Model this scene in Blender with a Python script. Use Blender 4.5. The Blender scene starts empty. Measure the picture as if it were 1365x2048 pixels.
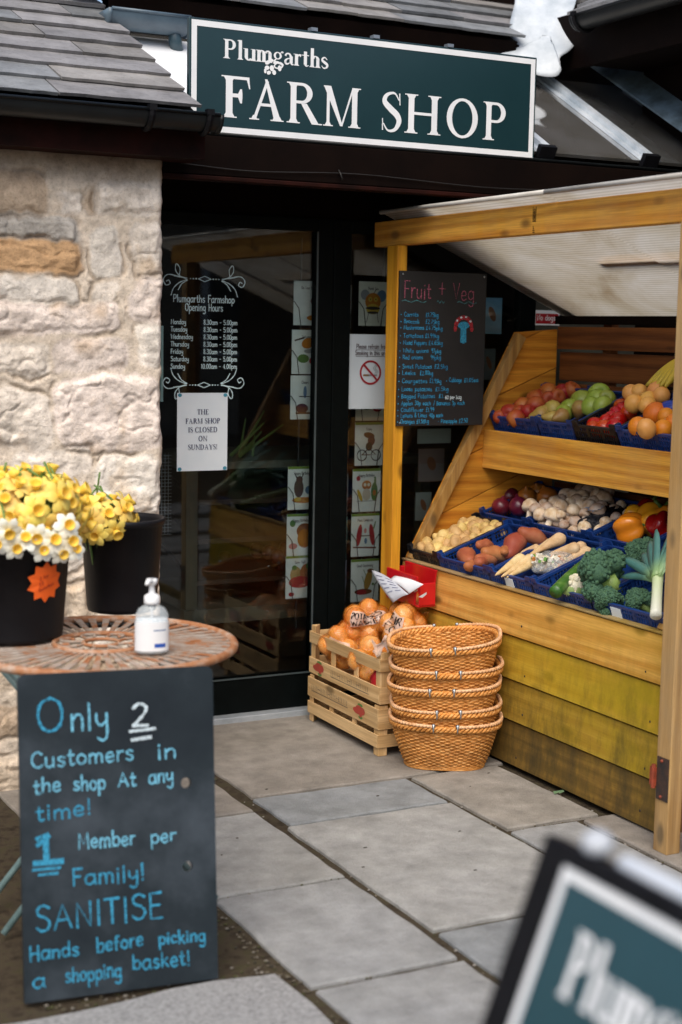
import bpy, math, random
import numpy as np
from mathutils import Vector, Matrix, Euler
S = bpy.context.scene
COL = S.collection
R = math.radians
rnd = random.Random(7)

# ------------------------------------------------------------------ camera, world, sun
F, YAW, PITCH, ROLL = 3017.6, R(27.416), R(6.912), R(-1.0444)
_fw = Vector((math.sin(YAW)*math.cos(PITCH), math.cos(YAW)*math.cos(PITCH), -math.sin(PITCH)))
_r = Vector((math.cos(YAW), -math.sin(YAW), 0)); _d = _fw.cross(_r)
CR = math.cos(ROLL)*_r + math.sin(ROLL)*_d
CD = -math.sin(ROLL)*_r + math.cos(ROLL)*_d
CP = Vector((0, 0, 1.5))
cam = bpy.data.cameras.new('camera'); camo = bpy.data.objects.new('camera', cam); COL.objects.link(camo)
M = Matrix.Identity(4)
for i in range(3):
    M[i][0], M[i][1], M[i][2], M[i][3] = CR[i], -CD[i], -_fw[i], CP[i]
camo.matrix_world = M
cam.sensor_fit = 'VERTICAL'; cam.sensor_height = 36; cam.sensor_width = 24; cam.lens = 36*F/2048
cam.clip_start = .05; cam.clip_end = 500
cam.dof.use_dof = True; cam.dof.focus_distance = 5.15; cam.dof.aperture_fstop = 2.4
S.camera = camo

W = bpy.data.worlds.new('World'); S.world = W; W.use_nodes = True
SUN_EL, SUN_ROT = 52, 214          # sun high, behind the camera and to the left
nt = W.node_tree; bg = nt.nodes['Background']
sky = nt.nodes.new('ShaderNodeTexSky'); sky.sky_type = 'NISHITA'; sky.sun_disc = False
sky.sun_elevation = R(SUN_EL); sky.sun_rotation = R(SUN_ROT); sky.dust_density = 3.0; sky.air_density = 1.0
nt.links.new(sky.outputs[0], bg.inputs[0]); bg.inputs[1].default_value = .09
sl = bpy.data.lights.new('sun', 'SUN'); sl.energy = 1.6; sl.angle = R(50); sl.color = (1, .93, .82)
so = bpy.data.objects.new('sun', sl); COL.objects.link(so)
sd = Vector((math.sin(R(SUN_ROT))*math.cos(R(SUN_EL)), math.cos(R(SUN_ROT))*math.cos(R(SUN_EL)), math.sin(R(SUN_EL))))
so.rotation_euler = sd.to_track_quat('Z', 'Y').to_euler(); so.location = (-3, -6, 9)
S.view_settings.view_transform = 'Standard'; S.view_settings.look = 'None'
S.view_settings.exposure = 0.93; S.view_settings.gamma = 1
S.cycles.max_bounces = 6; S.cycles.transparent_max_bounces = 16

# a pixel of the 1365 x 2048 photograph as a point on a real plane of the place
def ray(x, y): return CR*((x-682.5)/F) + CD*((y-1024)/F) + _fw
def at(x, y, ax, v):
    d = ray(x, y); i = 'XYZ'.index(ax); return CP + d*((v-CP[i])/d[i])
def on(x, y, p0, n):
    d = ray(x, y); n = Vector(n); return CP + d*((Vector(p0)-CP).dot(n)/d.dot(n))

# ------------------------------------------------------------------ mesh builder
def cr(pts, n=5, closed=False):
    pts = [Vector(p) for p in pts]; out = []; m = len(pts)
    if m < 3 and not closed: return pts
    for i in range(m if closed else m-1):
        p0 = pts[(i-1) % m] if closed or i > 0 else pts[0]*2-pts[1]
        p1 = pts[i]; p2 = pts[(i+1) % m]
        p3 = pts[(i+2) % m] if closed or i+2 < m else p2*2-p1
        for k in range(n):
            t = k/n
            out.append(.5*((2*p1)+(p2-p0)*t+(2*p0-5*p1+4*p2-p3)*t*t+(3*p1-p0-3*p2+p3)*t**3))
    if not closed: out.append(pts[-1])
    return out

class MB:
    def __init__(s): s.v = []; s.f = []; s.m = []; s.c = []; s.mat = 0; s.col = (1, 1, 1)
    def add(s, vs, fs):
        b = len(s.v); s.v += [tuple(v) for v in vs]; s.c += [s.col]*len(vs)
        s.f += [tuple(b+i for i in f) for f in fs]; s.m += [s.mat]*len(fs); return s
    def box(s, lo, hi, T=None, j=0):
        vs = [Vector((x, y, z)) for z in (lo[2], hi[2]) for y in (lo[1], hi[1]) for x in (lo[0], hi[0])]
        if j: vs = [v+Vector((rnd.uniform(-j, j), rnd.uniform(-j, j), rnd.uniform(-j, j))) for v in vs]
        if T: vs = [T @ v for v in vs]
        return s.add(vs, [(0, 2, 3, 1), (4, 5, 7, 6), (0, 1, 5, 4), (2, 6, 7, 3), (0, 4, 6, 2), (1, 3, 7, 5)])
    def bar(s, p0, p1, w, h, up=(0, 0, 1)):
        p0, p1 = Vector(p0), Vector(p1); d = (p1-p0).normalized(); u = Vector(up)
        sd_ = d.cross(u)
        if sd_.length < 1e-4: sd_ = d.cross(Vector((1, 0, 0)))
        sd_.normalize(); u = sd_.cross(d); a = sd_*w/2; b = u*h/2
        vs = [p-a-b for p in (p0, p1)]+[p+a-b for p in (p0, p1)]+[p+a+b for p in (p0, p1)]+[p-a+b for p in (p0, p1)]
        return s.add(vs, [(0, 1, 3, 2), (2, 3, 5, 4), (4, 5, 7, 6), (6, 7, 1, 0), (0, 2, 4, 6), (1, 7, 5, 3)])
    def tube(s, pts, r, n=8, closed=False, flat=1):
        pts = [Vector(p) for p in pts]; m = len(pts); rs = r if isinstance(r, (list, tuple)) else [r]*m
        vs = []; prev = None
        for i, p in enumerate(pts):
            a = pts[(i-1) % m] if closed or i else p; b = pts[(i+1) % m] if closed or i < m-1 else p
            t = (b-a).normalized() if (b-a).length > 1e-9 else Vector((0, 0, 1))
            if prev is None: prev = t.orthogonal().normalized()
            u = (prev-t*prev.dot(t))
            u = u.normalized() if u.length > 1e-6 else t.orthogonal().normalized()
            prev = u; w = t.cross(u)
            vs += [p+(u*math.cos(2*math.pi*k/n)+w*math.sin(2*math.pi*k/n)*flat)*rs[i] for k in range(n)]
        fs = []
        for i in range(m if closed else m-1):
            for k in range(n):
                a = i*n+k; b = i*n+(k+1) % n; c = ((i+1) % m)*n+(k+1) % n; d = ((i+1) % m)*n+k
                fs.append((a, b, c, d))
        if not closed: fs += [tuple(range(n))[::-1], tuple(range((m-1)*n, m*n))]
        return s.add(vs, fs)
    def lathe(s, prof, n=24, T=None, cap=True, sq=(1, 1)):
        vs = []; m = len(prof)
        for r, z in prof:
            for k in range(n):
                a = 2*math.pi*k/n; v = Vector((r*math.cos(a)*sq[0], r*math.sin(a)*sq[1], z)); vs.append(T @ v if T else v)
        fs = [(i*n+k, i*n+(k+1) % n, (i+1)*n+(k+1) % n, (i+1)*n+k) for i in range(m-1) for k in range(n)]
        if cap: fs += [tuple(range(n))[::-1], tuple(range((m-1)*n, m*n))]
        return s.add(vs, fs)
    def ell(s, c, r, nu=12, nv=8, T=None, fn=None):
        if not isinstance(r, (list, tuple)): r = (r, r, r)
        vs = []; c = Vector(c)
        def P(d):
            k = fn(d) if fn else 1
            v = Vector((d.x*r[0]*k, d.y*r[1]*k, d.z*r[2]*k)); v = T @ v if T else v; return v+c
        vs.append(P(Vector((0, 0, -1))))
        for j in range(1, nv):
            th = math.pi*j/nv
            for i in range(nu):
                ph = 2*math.pi*i/nu
                vs.append(P(Vector((math.sin(th)*math.cos(ph), math.sin(th)*math.sin(ph), -math.cos(th)))))
        vs.append(P(Vector((0, 0, 1)))); t = len(vs)-1
        fs = [(0, 1+(i+1) % nu, 1+i) for i in range(nu)]
        for j in range(nv-2):
            for i in range(nu):
                a = 1+j*nu+i; b = 1+j*nu+(i+1) % nu; fs.append((a, b, b+nu, a+nu))
        o = 1+(nv-2)*nu
        fs += [(o+i, o+(i+1) % nu, t) for i in range(nu)]
        return s.add(vs, fs)
    def poly(s, pts): return s.add(pts, [tuple(range(len(pts)))])
    def prism(s, a, b):
        n = len(a); return s.add(list(a)+list(b), [tuple(range(n))[::-1], tuple(range(n, 2*n))]+[(i, (i+1) % n, n+(i+1) % n, n+i) for i in range(n)])
    def build(s, name, mats, parent=None, smooth=False, bevel=0, base=True, loc=None):
        me = bpy.data.meshes.new(name); off = Vector((0, 0, 0))
        if parent is None and base and s.v:
            A = np.array(s.v); lo, hi = A.min(0), A.max(0)
            off = Vector(((lo[0]+hi[0])/2, (lo[1]+hi[1])/2, lo[2])); s.v = [tuple(Vector(v)-off) for v in s.v]
        me.from_pydata(s.v, [], s.f); me.update()
        if not isinstance(mats, (list, tuple)): mats = [mats]
        for m_ in mats: me.materials.append(m_)
        me.polygons.foreach_set('material_index', s.m)
        if any(c != (1, 1, 1) for c in s.c):
            at_ = me.color_attributes.new('Col', 'FLOAT_COLOR', 'POINT')
            at_.data.foreach_set('color', [x for c in s.c for x in (*c[:3], 1.0)])
        if smooth: me.polygons.foreach_set('use_smooth', [True]*len(me.polygons))
        o = bpy.data.objects.new(name, me); COL.objects.link(o)
        if parent is None: o.location = off
        else:
            o.parent = parent
            if parent.type == 'EMPTY': o.matrix_parent_inverse = Matrix.Translation(-parent.location)
            elif parent.parent is None: o.matrix_parent_inverse = Matrix.Translation(-parent.location)
        if bevel:
            b = o.modifiers.new('bevel', 'BEVEL'); b.width = bevel; b.segments = 2; b.limit_method = 'ANGLE'
        return o

def tag(o, label=None, cat=None, group=None, kind=None):
    for k, v in (('label', label), ('category', cat), ('group', group), ('kind', kind)):
        if v: o[k] = v
    return o
def thing(name, loc, label, cat, group=None):
    o = bpy.data.objects.new(name, None); COL.objects.link(o); o.location = loc; o.empty_display_size = .1
    return tag(o, label, cat, group)
def kids(o): return [c for c in COL.objects if c.parent == o]
def dup(o, label=None, parent=None):
    c = o.copy(); COL.objects.link(c)
    if parent is not None: c.parent = parent
    if label: c['label'] = label
    for k in kids(o): dup(k, None, c)
    return c

# ------------------------------------------------------------------ materials
def mk(name):
    m = bpy.data.materials.new(name); m.use_nodes = True
    return m, m.node_tree.nodes, m.node_tree.links, m.node_tree.nodes['Principled BSDF']
def rgb(c): return (*c, 1)
def nz(N, L, scale, vec=None, detail=5, rough=.6, dist=0):
    n = N.new('ShaderNodeTexNoise'); n.inputs['Scale'].default_value = scale; n.inputs['Detail'].default_value = detail
    n.inputs['Roughness'].default_value = rough; n.inputs['Distortion'].default_value = dist
    if vec is not None: L.new(vec, n.inputs['Vector'])
    return n.outputs['Fac']
def ramp(N, L, fac, stops):
    r_ = N.new('ShaderNodeValToRGB'); e = r_.color_ramp.elements
    while len(e) < len(stops): e.new(.5)
    for el, (p, c) in zip(e, stops): el.position = p; el.color = rgb(c)
    L.new(fac, r_.inputs[0]); return r_.outputs[0]
def mix(N, L, fac, a, b, mode='MIX'):
    n = N.new('ShaderNodeMix'); n.data_type = 'RGBA'; n.blend_type = mode; n.clamp_factor = True
    for sock, v in ((n.inputs[0], fac), (n.inputs[6], a), (n.inputs[7], b)):
        if isinstance(v, (int, float)): sock.default_value = v
        elif isinstance(v, tuple): sock.default_value = rgb(v)
        else: L.new(v, sock)
    return n.outputs[2]
def mth(N, L, op, a, b=0, clamp=False):
    n = N.new('ShaderNodeMath'); n.operation = op; n.use_clamp = clamp
    for i, v in enumerate((a, b)):
        if isinstance(v, (int, float)): n.inputs[i].default_value = v
        else: L.new(v, n.inputs[i])
    return n.outputs[0]
def tc(N, L, scale=(1, 1, 1), kind='Object', loc=(0, 0, 0), rot=(0, 0, 0)):
    t = N.new('ShaderNodeTexCoord'); m_ = N.new('ShaderNodeMapping')
    m_.inputs['Scale'].default_value = scale; m_.inputs['Location'].default_value = loc; m_.inputs['Rotation'].default_value = rot
    L.new(t.outputs[kind], m_.inputs[0]); return m_.outputs[0]
def bump(N, L, B, h, strength=.3, dist=.01):
    b = N.new('ShaderNodeBump'); b.inputs['Strength'].default_value = strength; b.inputs['Distance'].default_value = dist
    L.new(h, b.inputs['Height']); L.new(b.outputs[0], B.inputs['Normal'])
def pm(name, a, b=None, rough=.6, scale=8, bmp=.2, metal=0, spec=.5, rv=0, coat=0, c=None, detail=6, bscale=None, bd=.004, sss=0):
    """noise-mottled material from colour a to b; rv = per-object value change"""
    m, N, L, B = mk(name); b = b or tuple(x*.7 for x in a)
    v = tc(N, L); f = nz(N, L, scale, v, detail)
    st = [(.33, b), (.66, a)] if c is None else [(.3, b), (.5, a), (.72, c)]
    col = ramp(N, L, f, st)
    if rv:
        oi = N.new('ShaderNodeObjectInfo'); hs = N.new('ShaderNodeHueSaturation')
        L.new(mth(N, L, 'ADD', mth(N, L, 'MULTIPLY', oi.outputs['Random'], rv), 1-rv/2), hs.inputs['Value'])
        hs.inputs['Hue'].default_value = .5
        L.new(mth(N, L, 'ADD', mth(N, L, 'MULTIPLY', oi.outputs['Random'], .03), .485), hs.inputs['Hue'])
        L.new(col, hs.inputs['Color']); col = hs.outputs[0]
    L.new(col, B.inputs['Base Color'])
    B.inputs['Roughness'].default_value = rough; B.inputs['Metallic'].default_value = metal
    B.inputs['Specular IOR Level'].default_value = spec; B.inputs['Coat Weight'].default_value = coat
    B.inputs['Coat Roughness'].default_value = .15
    if sss: B.inputs['Subsurface Weight'].default_value = sss; B.inputs['Subsurface Radius'].default_value = (.02, .01, .005); B.inputs['Subsurface Scale'].default_value = .5
    if bmp: bump(N, L, B, nz(N, L, bscale or scale*4, v, 4), bmp, bd)
    return m
def attr_mat(name, rough=.7, scale=30, amt=.25, bmp=.3, bd=.004, spec=.4, fine=140):
    """colour from the mesh's own colour attribute, with mottling"""
    m, N, L, B = mk(name); a = N.new('ShaderNodeAttribute'); a.attribute_name = 'Col'
    v = tc(N, L); f = nz(N, L, scale, v, 7, .65)
    g = ramp(N, L, f, [(.3, (1-amt,)*3), (.7, (1+amt*.4,)*3)])
    g2 = ramp(N, L, nz(N, L, scale*.23, v, 8, .7), [(.3, (.87, .86, .84)), (.6, (1.04, 1.04, 1.05))]); g3 = ramp(N, L, nz(N, L, fine, v, 3, .7), [(.3, (.72, .7, .66)), (.48, (1, 1, 1))])
    cw_ = mix(N, L, 1.0, mix(N, L, 1.0, a.outputs['Color'], g, 'MULTIPLY'), g2, 'MULTIPLY') if bmp else mix(N, L, 1.0, a.outputs['Color'], g, 'MULTIPLY')
    L.new(mix(N, L, .8, cw_, g3, 'MULTIPLY') if bmp else cw_, B.inputs['Base Color'])
    B.inputs['Roughness'].default_value = rough; B.inputs['Specular IOR Level'].default_value = spec
    if bmp:
        h = mth(N, L, 'ADD', f, mth(N, L, 'MULTIPLY', nz(N, L, fine, v, 3), .5)); bump(N, L, B, h, bmp, bd)
    return m
def wood(name, light, dark, axis=1, knots=1, green=0, grey=0, rough=.62, rv=.25, weather=0):
    m, N, L, B = mk(name)
    sc = [22, 22, 22]; sc[axis] = 1.3
    oi = N.new('ShaderNodeObjectInfo')
    t = N.new('ShaderNodeTexCoord'); mp = N.new('ShaderNodeMapping'); mp.inputs['Scale'].default_value = sc
    cb = N.new('ShaderNodeCombineXYZ')
    for i in range(3): L.new(mth(N, L, 'MULTIPLY', oi.outputs['Random'], 13+7*i), cb.inputs[i])
    L.new(t.outputs['Object'], mp.inputs[0]); L.new(cb.outputs[0], mp.inputs['Location']); v = mp.outputs[0]
    base = nz(N, L, 1.0, v, 6, .6, 1.4)
    wv = N.new('ShaderNodeTexWave'); wv.wave_type = 'BANDS'; wv.bands_direction = 'XYZ'[(axis+1) % 3] if axis != 0 else 'Z'
    wv.inputs['Scale'].default_value = .33; wv.inputs['Distortion'].default_value = 14; wv.inputs['Detail'].default_value = 3; wv.inputs['Detail Scale'].default_value = .8
    L.new(v, wv.inputs[0])
    big = nz(N, L, 2.2, tc(N, L, (1, 1, 1)), 5, .6)
    f = mth(N, L, 'ADD', mth(N, L, 'ADD', mth(N, L, 'MULTIPLY', base, .44), mth(N, L, 'MULTIPLY', wv.outputs['Fac'], .2)), mth(N, L, 'MULTIPLY', big, .36))
    mid = tuple((x+y)/2 for x, y in zip(light, dark))
    col = ramp(N, L, f, [(.32, dark), (.48, mid), (.62, light)])
    s2 = [260, 260, 260]; s2[axis] = 7
    fine = nz(N, L, 1, tc(N, L, s2), 3)
    col = mix(N, L, .5, col, ramp(N, L, fine, [(.3, (.55, .5, .45)), (.6, (1.1, 1.1, 1.1))]), 'MULTIPLY')
    if knots:
        ks = [9.5, 9.5, 9.5]; ks[axis] = 4.6
        vo = N.new('ShaderNodeTexVoronoi'); vo.inputs['Scale'].default_value = 1; vo.inputs['Randomness'].default_value = 1
        mp2 = N.new('ShaderNodeMapping'); mp2.inputs['Scale'].default_value = ks; L.new(t.outputs['Object'], mp2.inputs[0]); L.new(cb.outputs[0], mp2.inputs['Location'])
        L.new(mp2.outputs[0], vo.inputs['Vector'])
        kf = ramp(N, L, vo.outputs['Distance'], [(.09, (1, 1, 1)), (.2, (0, 0, 0))])
        col = mix(N, L, mth(N, L, 'MULTIPLY', kf, .8), col, tuple(x*.3 for x in dark))
    if rv:
        hs = N.new('ShaderNodeHueSaturation'); L.new(mth(N, L, 'ADD', mth(N, L, 'MULTIPLY', oi.outputs['Random'], rv), 1-rv/2), hs.inputs['Value'])
        L.new(col, hs.inputs['Color']); col = hs.outputs[0]
    if green or grey or weather:
        g = N.new('ShaderNodeNewGeometry')
        if green:     # algae growing on the lower, near boards
            sp = N.new('ShaderNodeSeparateXYZ'); L.new(g.outputs['Position'], sp.inputs[0])
            mm = mth(N, L, 'MULTIPLY', mth(N, L, 'SUBTRACT', 4.75, sp.outputs[1]), .9)
            st = tc(N, L, (3, 1.6, 3)); n_ = nz(N, L, 1.6, st, 8, .7)
            fac = mth(N, L, 'MULTIPLY', mth(N, L, 'MULTIPLY', mm, ramp(N, L, n_, [(.2, (0, 0, 0)), (.55, (1, 1, 1))]), True), green)
            col = mix(N, L, fac, col, (.37, .26, .010))
            n2 = nz(N, L, 2.3, tc(N, L, (2.5, 4, 1.4), loc=(3, 1, 7)), 8, .75)
            lowm = mth(N, L, 'MULTIPLY', mth(N, L, 'SUBTRACT', .62, sp.outputs[2]), 1.5)
            col = mix(N, L, mth(N, L, 'MULTIPLY', ramp(N, L, n2, [(.46, (0, 0, 0)), (.66, (1, 1, 1))]), lowm, True), col, (.035, .033, .012))
        if grey:
            n3 = nz(N, L, 3, tc(N, L, (2, 2, .7)), 6, .7)
            col = mix(N, L, mth(N, L, 'MULTIPLY', ramp(N, L, n3, [(.35, (0, 0, 0)), (.65, (1, 1, 1))]), grey), col, (.36, .33, .24))
        if weather:   # the wet lower board goes brown-black
            n4 = nz(N, L, 5, tc(N, L, (1, 2.4, .8)), 6, .7)
            col = mix(N, L, mth(N, L, 'MULTIPLY', ramp(N, L, n4, [(.25, (0, 0, 0)), (.6, (1, 1, 1))]), weather), col, (.06, .04, .016))
    L.new(col, B.inputs['Base Color']); B.inputs['Roughness'].default_value = rough; B.inputs['Specular IOR Level'].default_value = .3
    bump(N, L, B, mth(N, L, 'ADD', mth(N, L, 'MULTIPLY', fine, .5), f), .25, .003)
    return m
def glass(name, tint=(.9, .95, .93), rough=.02, ior=1.5, boost=0):
    m, N, L, B = mk(name); out = N['Material Output']; N.remove(B)
    g = N.new('ShaderNodeBsdfGlossy'); g.inputs['Roughness'].default_value = rough; g.inputs['Color'].default_value = (1, 1, 1, 1)
    t = N.new('ShaderNodeBsdfTransparent'); t.inputs[0].default_value = rgb(tint)
    fr = N.new('ShaderNodeFresnel'); fr.inputs[0].default_value = ior
    v = tc(N, L, (1, 1, 1)); b = N.new('ShaderNodeBump'); b.inputs['Strength'].default_value = .012; b.inputs['Distance'].default_value = .02
    L.new(nz(N, L, 2.2, v, 2), b.inputs['Height']); L.new(b.outputs[0], g.inputs['Normal'])
    ms = N.new('ShaderNodeMixShader'); L.new(mth(N, L, 'ADD', fr.outputs[0], boost, True), ms.inputs[0]); L.new(t.outputs[0], ms.inputs[1]); L.new(g.outputs[0], ms.inputs[2])
    L.new(ms.outputs[0], out.inputs[0]); return m

M_ink = attr_mat('printed ink', .7, 40, .08, 0)
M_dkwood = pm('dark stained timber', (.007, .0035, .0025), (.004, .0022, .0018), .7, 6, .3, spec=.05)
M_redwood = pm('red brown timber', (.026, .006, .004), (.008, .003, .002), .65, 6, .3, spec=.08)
M_frame = pm('dark green frame paint', (.003, .0045, .0045), (.002, .003, .003), .5, 20, .05, spec=.06)
M_black = pm('black plastic', (.007, .007, .009), (.004, .004, .005), .5, 30, .1, spec=.15)
M_gutter = pm('weathered black gutter', (.008, .010, .011), (.004, .005, .006), .42, 7, .15, spec=.3)
M_white = pm('white paint', (.8, .81, .82), (.72, .74, .76), .45, 10, .03)
M_paper = pm('white paper', (.74, .8, .84), (.68, .75, .8), .75, 6, .05)
M_signgreen = pm('dark green sign board', (.010, .036, .042), (.008, .03, .036), .3, 4, .03, coat=.3)
M_lead = pm('white painted lead flashing', (.55, .59, .63), (.3, .35, .4), .5, 7, .5, bscale=10, bd=.01)
M_steel = pm('galvanised metal', (.42, .45, .48), (.3, .33, .36), .35, 30, .1, metal=.8)
M_darkmetal = pm('dark metal', (.03, .028, .026), (.015, .013, .012), .5, 40, .3, metal=.5)
M_glass = glass('window glass', (.93, .96, .95), rough=.02, ior=1.42)
M_slate = attr_mat('roof slate', .62, 9, .38, .7, .006, .35, 60)
M_stone = attr_mat('rubble stone', .88, 26, .34, .8, .006, .2, 120)
M_slab = attr_mat('sandstone paving', .8, 10, .34, 1.0, .007, .22, 190)
# ------------------------------------------------------------------ lettering
H = {
'a':(5.6,"4.8,5 3,6 1,5 .3,2.8 1,.6 2.8,0 4.6,2;-4.9,6 4.9,1 5.5,0"),'b':(5.2,"-.6,10 .6,0;.6,4 2.5,6 4.6,4.8 4.8,2 3,0 .6,1.2"),
'c':(4.6,"4.2,5 2.6,6 .8,4.8 .4,2.4 1.6,.3 4.2,.8"),'d':(5.4,"4.6,4.6 2.6,6 .6,4.4 .5,1.6 2.2,0 4.6,1.6;-4.7,10 4.7,0"),
'e':(4.9,".6,3 4.2,3.4 3.6,5.6 2.2,6 .7,4.4 .6,1.6 2.2,0 4.4,1"),'f':(3.5,"3.4,9.4 2,9.6 1.4,8 1.4,0;-.2,5.6 3,5.6"),
'g':(5.4,"4.6,4.8 2.6,6 .6,4.4 .6,1.8 2.4,.4 4.6,1.8;4.7,5.9 4.7,-2 3,-4 .6,-3"),'h':(5.1,"-.6,10 .6,0;.6,3.6 2.6,6 4.3,4.8 4.4,0"),
'i':(1.9,"-.9,5.8 .9,0;-.9,7.8 .9,8.5"),'j':(2.6,"1.6,5.8 1.6,-2 0,-3.6;-1.6,7.8 1.6,8.5"),'k':(4.8,"-.6,10 .6,0;-4,6 .6,2.6;-1.8,3.6 4.4,0"),
'l':(1.9,"-.9,10 .9,0"),'m':(7.8,"-.6,6 .6,0;.6,4 2.2,6 3.7,4.8 3.8,0;3.8,4 5.4,6 6.9,4.8 7,0"),'n':(5.1,"-.6,6 .6,0;.6,3.8 2.6,6 4.3,4.8 4.4,0"),
'o':(5.1,"2.5,6 .6,4.4 .6,1.6 2.5,0 4.5,1.6 4.5,4.4 2.6,6"),'p':(5.2,"-.6,6 .6,-4;.6,4.4 2.6,6 4.6,4.4 4.6,1.6 2.6,0 .6,1.6"),
'r':(3.7,"-.6,6 .6,0;.6,3.6 1.8,5.6 3.6,5.8"),'s':(4.3,"3.8,5.2 2.2,6 .7,5 1.4,3.5 3.2,2.6 3.8,1.2 2.2,0 .4,.8"),
't':(3.7,"1.6,9 1.6,1.4 2.4,0 3.6,.6;-.2,6 3.4,6"),'u':(5.2,".6,6 .6,1.6 2.2,0 4.2,1.8;-4.3,6 4.4,0"),'v':(4.8,"-.4,6 2.4,0 4.4,6"),
'w':(7,"-.4,6 2,0 3.5,5 5,0 6.6,6"),'x':(4.6,"-.4,6 4.2,0;-4.2,6 .4,0"),'y':(5.2,".6,6 .7,3 2.2,1.6 4.2,3;4.5,6 4.4,-2 2.8,-4 .8,-3"),'z':(4.6,"-.4,6 4.2,6 .4,0 4.4,0"),
'A':(6.6,"-.2,0 3.2,10 6.2,0;-1.4,3.6 5.2,3.6"),'B':(5.8,"-.6,0 .6,10;.6,10 3.8,9.6 4.4,7.4 .8,5.2;.8,5.2 4.8,4.4 5,1.4 .6,0"),
'C':(6,"5.6,8.4 3.6,10 1.2,8.4 .4,5 1.2,1.6 3.4,0 5.8,1.4"),'D':(6.2,"-.6,0 .6,10;.6,10 4.6,8.6 5.8,5 4.4,1.2 .6,0"),'E':(5,"-4.6,10 .6,10 .6,0 4.8,0;-.6,5.2 4,5.2"),
'F':(5,"-.6,0 .6,10;-.4,10 4.8,10;-.6,5.4 3.8,5.4"),'G':(6.4,"5.6,8.6 3.4,10 1,8 .4,4.6 1.6,.8 4,.2 5.8,2 5.8,4.4 3.6,4.4"),'H':(6,"-.6,10 .6,0;-5.4,10 5.4,0;-.6,5 5.4,5"),
'I':(2,"-1,10 1,0"),'L':(5,"-.6,10 .6,0 4.8,0"),'M':(7.6,"-.6,0 1,10 3.8,2.6 6.6,10 7,0"),'N':(6.2,"-.6,0 .6,10 5.4,0 5.4,10"),'O':(6.6,"3.3,10 1.2,8.6 .4,5 1.2,1.4 3.1,0 5.2,1.4 6,5 5.3,8.6 3.4,10.1"),
'P':(5.6,"-.6,0 .6,10;.6,10 4.4,9.6 5.2,7.2 3.8,4.8 .6,4.6"),'R':(6,"-.6,0 .6,10;.6,10 4.4,9.6 5,7.2 3.6,5 .6,4.8;-2.6,4.8 5.6,0"),'S':(5.4,"5,8.8 3,10 .9,8.8 1.2,6.4 3.6,5 5,2.8 4,.4 2,0 .4,1.4"),
'T':(5.6,"-2.8,10 2.8,0;-.2,10 5.4,10"),'U':(6,".6,10 .6,2.6 2.8,0 5.2,2.4 5.4,10"),'V':(5.8,"-.3,10 2.9,0 5.5,10"),'W':(8.4,"-.3,10 2.2,0 4.2,8 6.2,0 8.2,10"),'Y':(5.6,"-.3,10 2.8,5 5.4,10;-2.8,5 2.8,0"),
'0':(5.2,"2.6,10 .7,7.6 .7,2.4 2.6,0 4.6,2.4 4.6,7.6 2.7,10"),'1':(2.8,"-.4,8.2 1.6,10 1.6,0"),'2':(5.2,".6,8 2.4,10 4.4,8.6 3.8,5.4 .5,0;-.5,0 4.8,0"),'3':(5,".6,9 2.6,10 4.2,8 2.2,5.4;2.2,5.4 4.6,3.6 3.8,.6 2,0 .4,1.2"),
'4':(5.4,"-3.8,0 3.8,10 .4,3.2 5.2,3.2"),'5':(5,"-4.4,10 1,10 .7,5.8;.7,5.8 2.8,6.2 4.6,4.2 4,1 2,0 .4,1"),'6':(5,"4,9.6 1.6,7 .6,3 2,0 4.2,.8 4.4,3.8 2.6,5.2 .8,3.6"),'7':(5,"-.4,10 4.6,10 1.6,0"),
'8':(5,"2.5,10 .8,8 2.5,5.4 4.4,2.6 2.5,0 .6,2.6 2.5,5.4 4.2,8 2.6,10"),'9':(5,"4.2,7 2.4,5 .7,6.6 1,9.2 2.8,10 4.3,8 4.2,4 3,0"),
'.':(1.8,"-.8,0 .8,.7"),'!':(2,"-1,10 1,3;-1,0 1,.7"),'-':(3.6,"-.4,4.4 3.2,4.4"),'+':(6,"-3,8.5 3,1.5;-.2,5 5.8,5"),'£':(5.4,"4.8,8.6 3.2,10 1.8,8.6 1.9,3 .4,0 2.6,.5 5,.2;-.4,5 4,5"),
'/':(3.6,"-.2,-1 3.4,10.5"),'*':(2.6,"-.7,4.2 1.7,5.2"),'&':(6,"5.6,0 1.6,7.6 2.6,10 3.8,8 .8,3.4 1,.6 3,0 5.4,3.4"),',':(1.8,"-1,.6 .5,-1.6"),"'":(1.6,"-.8,10 .8,8")}
def ribbon(mb, pts, w, frame, lift, taper=0):
    """flat strip along 2-D points; frame = (origin, xdir, ydir, normal); lift rises a hair along the stroke so nothing is coplanar"""
    o, ux, uy, n = frame; P = [Vector((p[0], p[1])) for p in pts]
    if len(P) < 2: return
    d0 = (P[1]-P[0]).normalized(); d1 = (P[-1]-P[-2]).normalized(); P[0] = P[0]-d0*w*.35; P[-1] = P[-1]+d1*w*.35
    ws = w if isinstance(w, list) else [w*(1+(.22*math.sin(i*1.7+len(P)+P[0].x*90)+.16*math.sin(i*.6+P[0].y*70) if w > .0025 else 0)) for i in range(len(P))]
    vs = []
    for i, p in enumerate(P):
        a = P[max(i-1, 0)]; b = P[min(i+1, len(P)-1)]; t = (b-a)
        if t.length < 1e-9: t = Vector((1, 0))
        t.normalize(); q = Vector((-t.y, t.x))*ws[i]/2
        z = lift+2e-5*i
        for s_ in (-1, 1):
            e = p+q*s_; vs.append(o+ux*e.x+uy*e.y+n*z)
    mb.add(vs, [(2*i, 2*i+2, 2*i+3, 2*i+1) for i in range(len(P)-1)])
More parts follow.
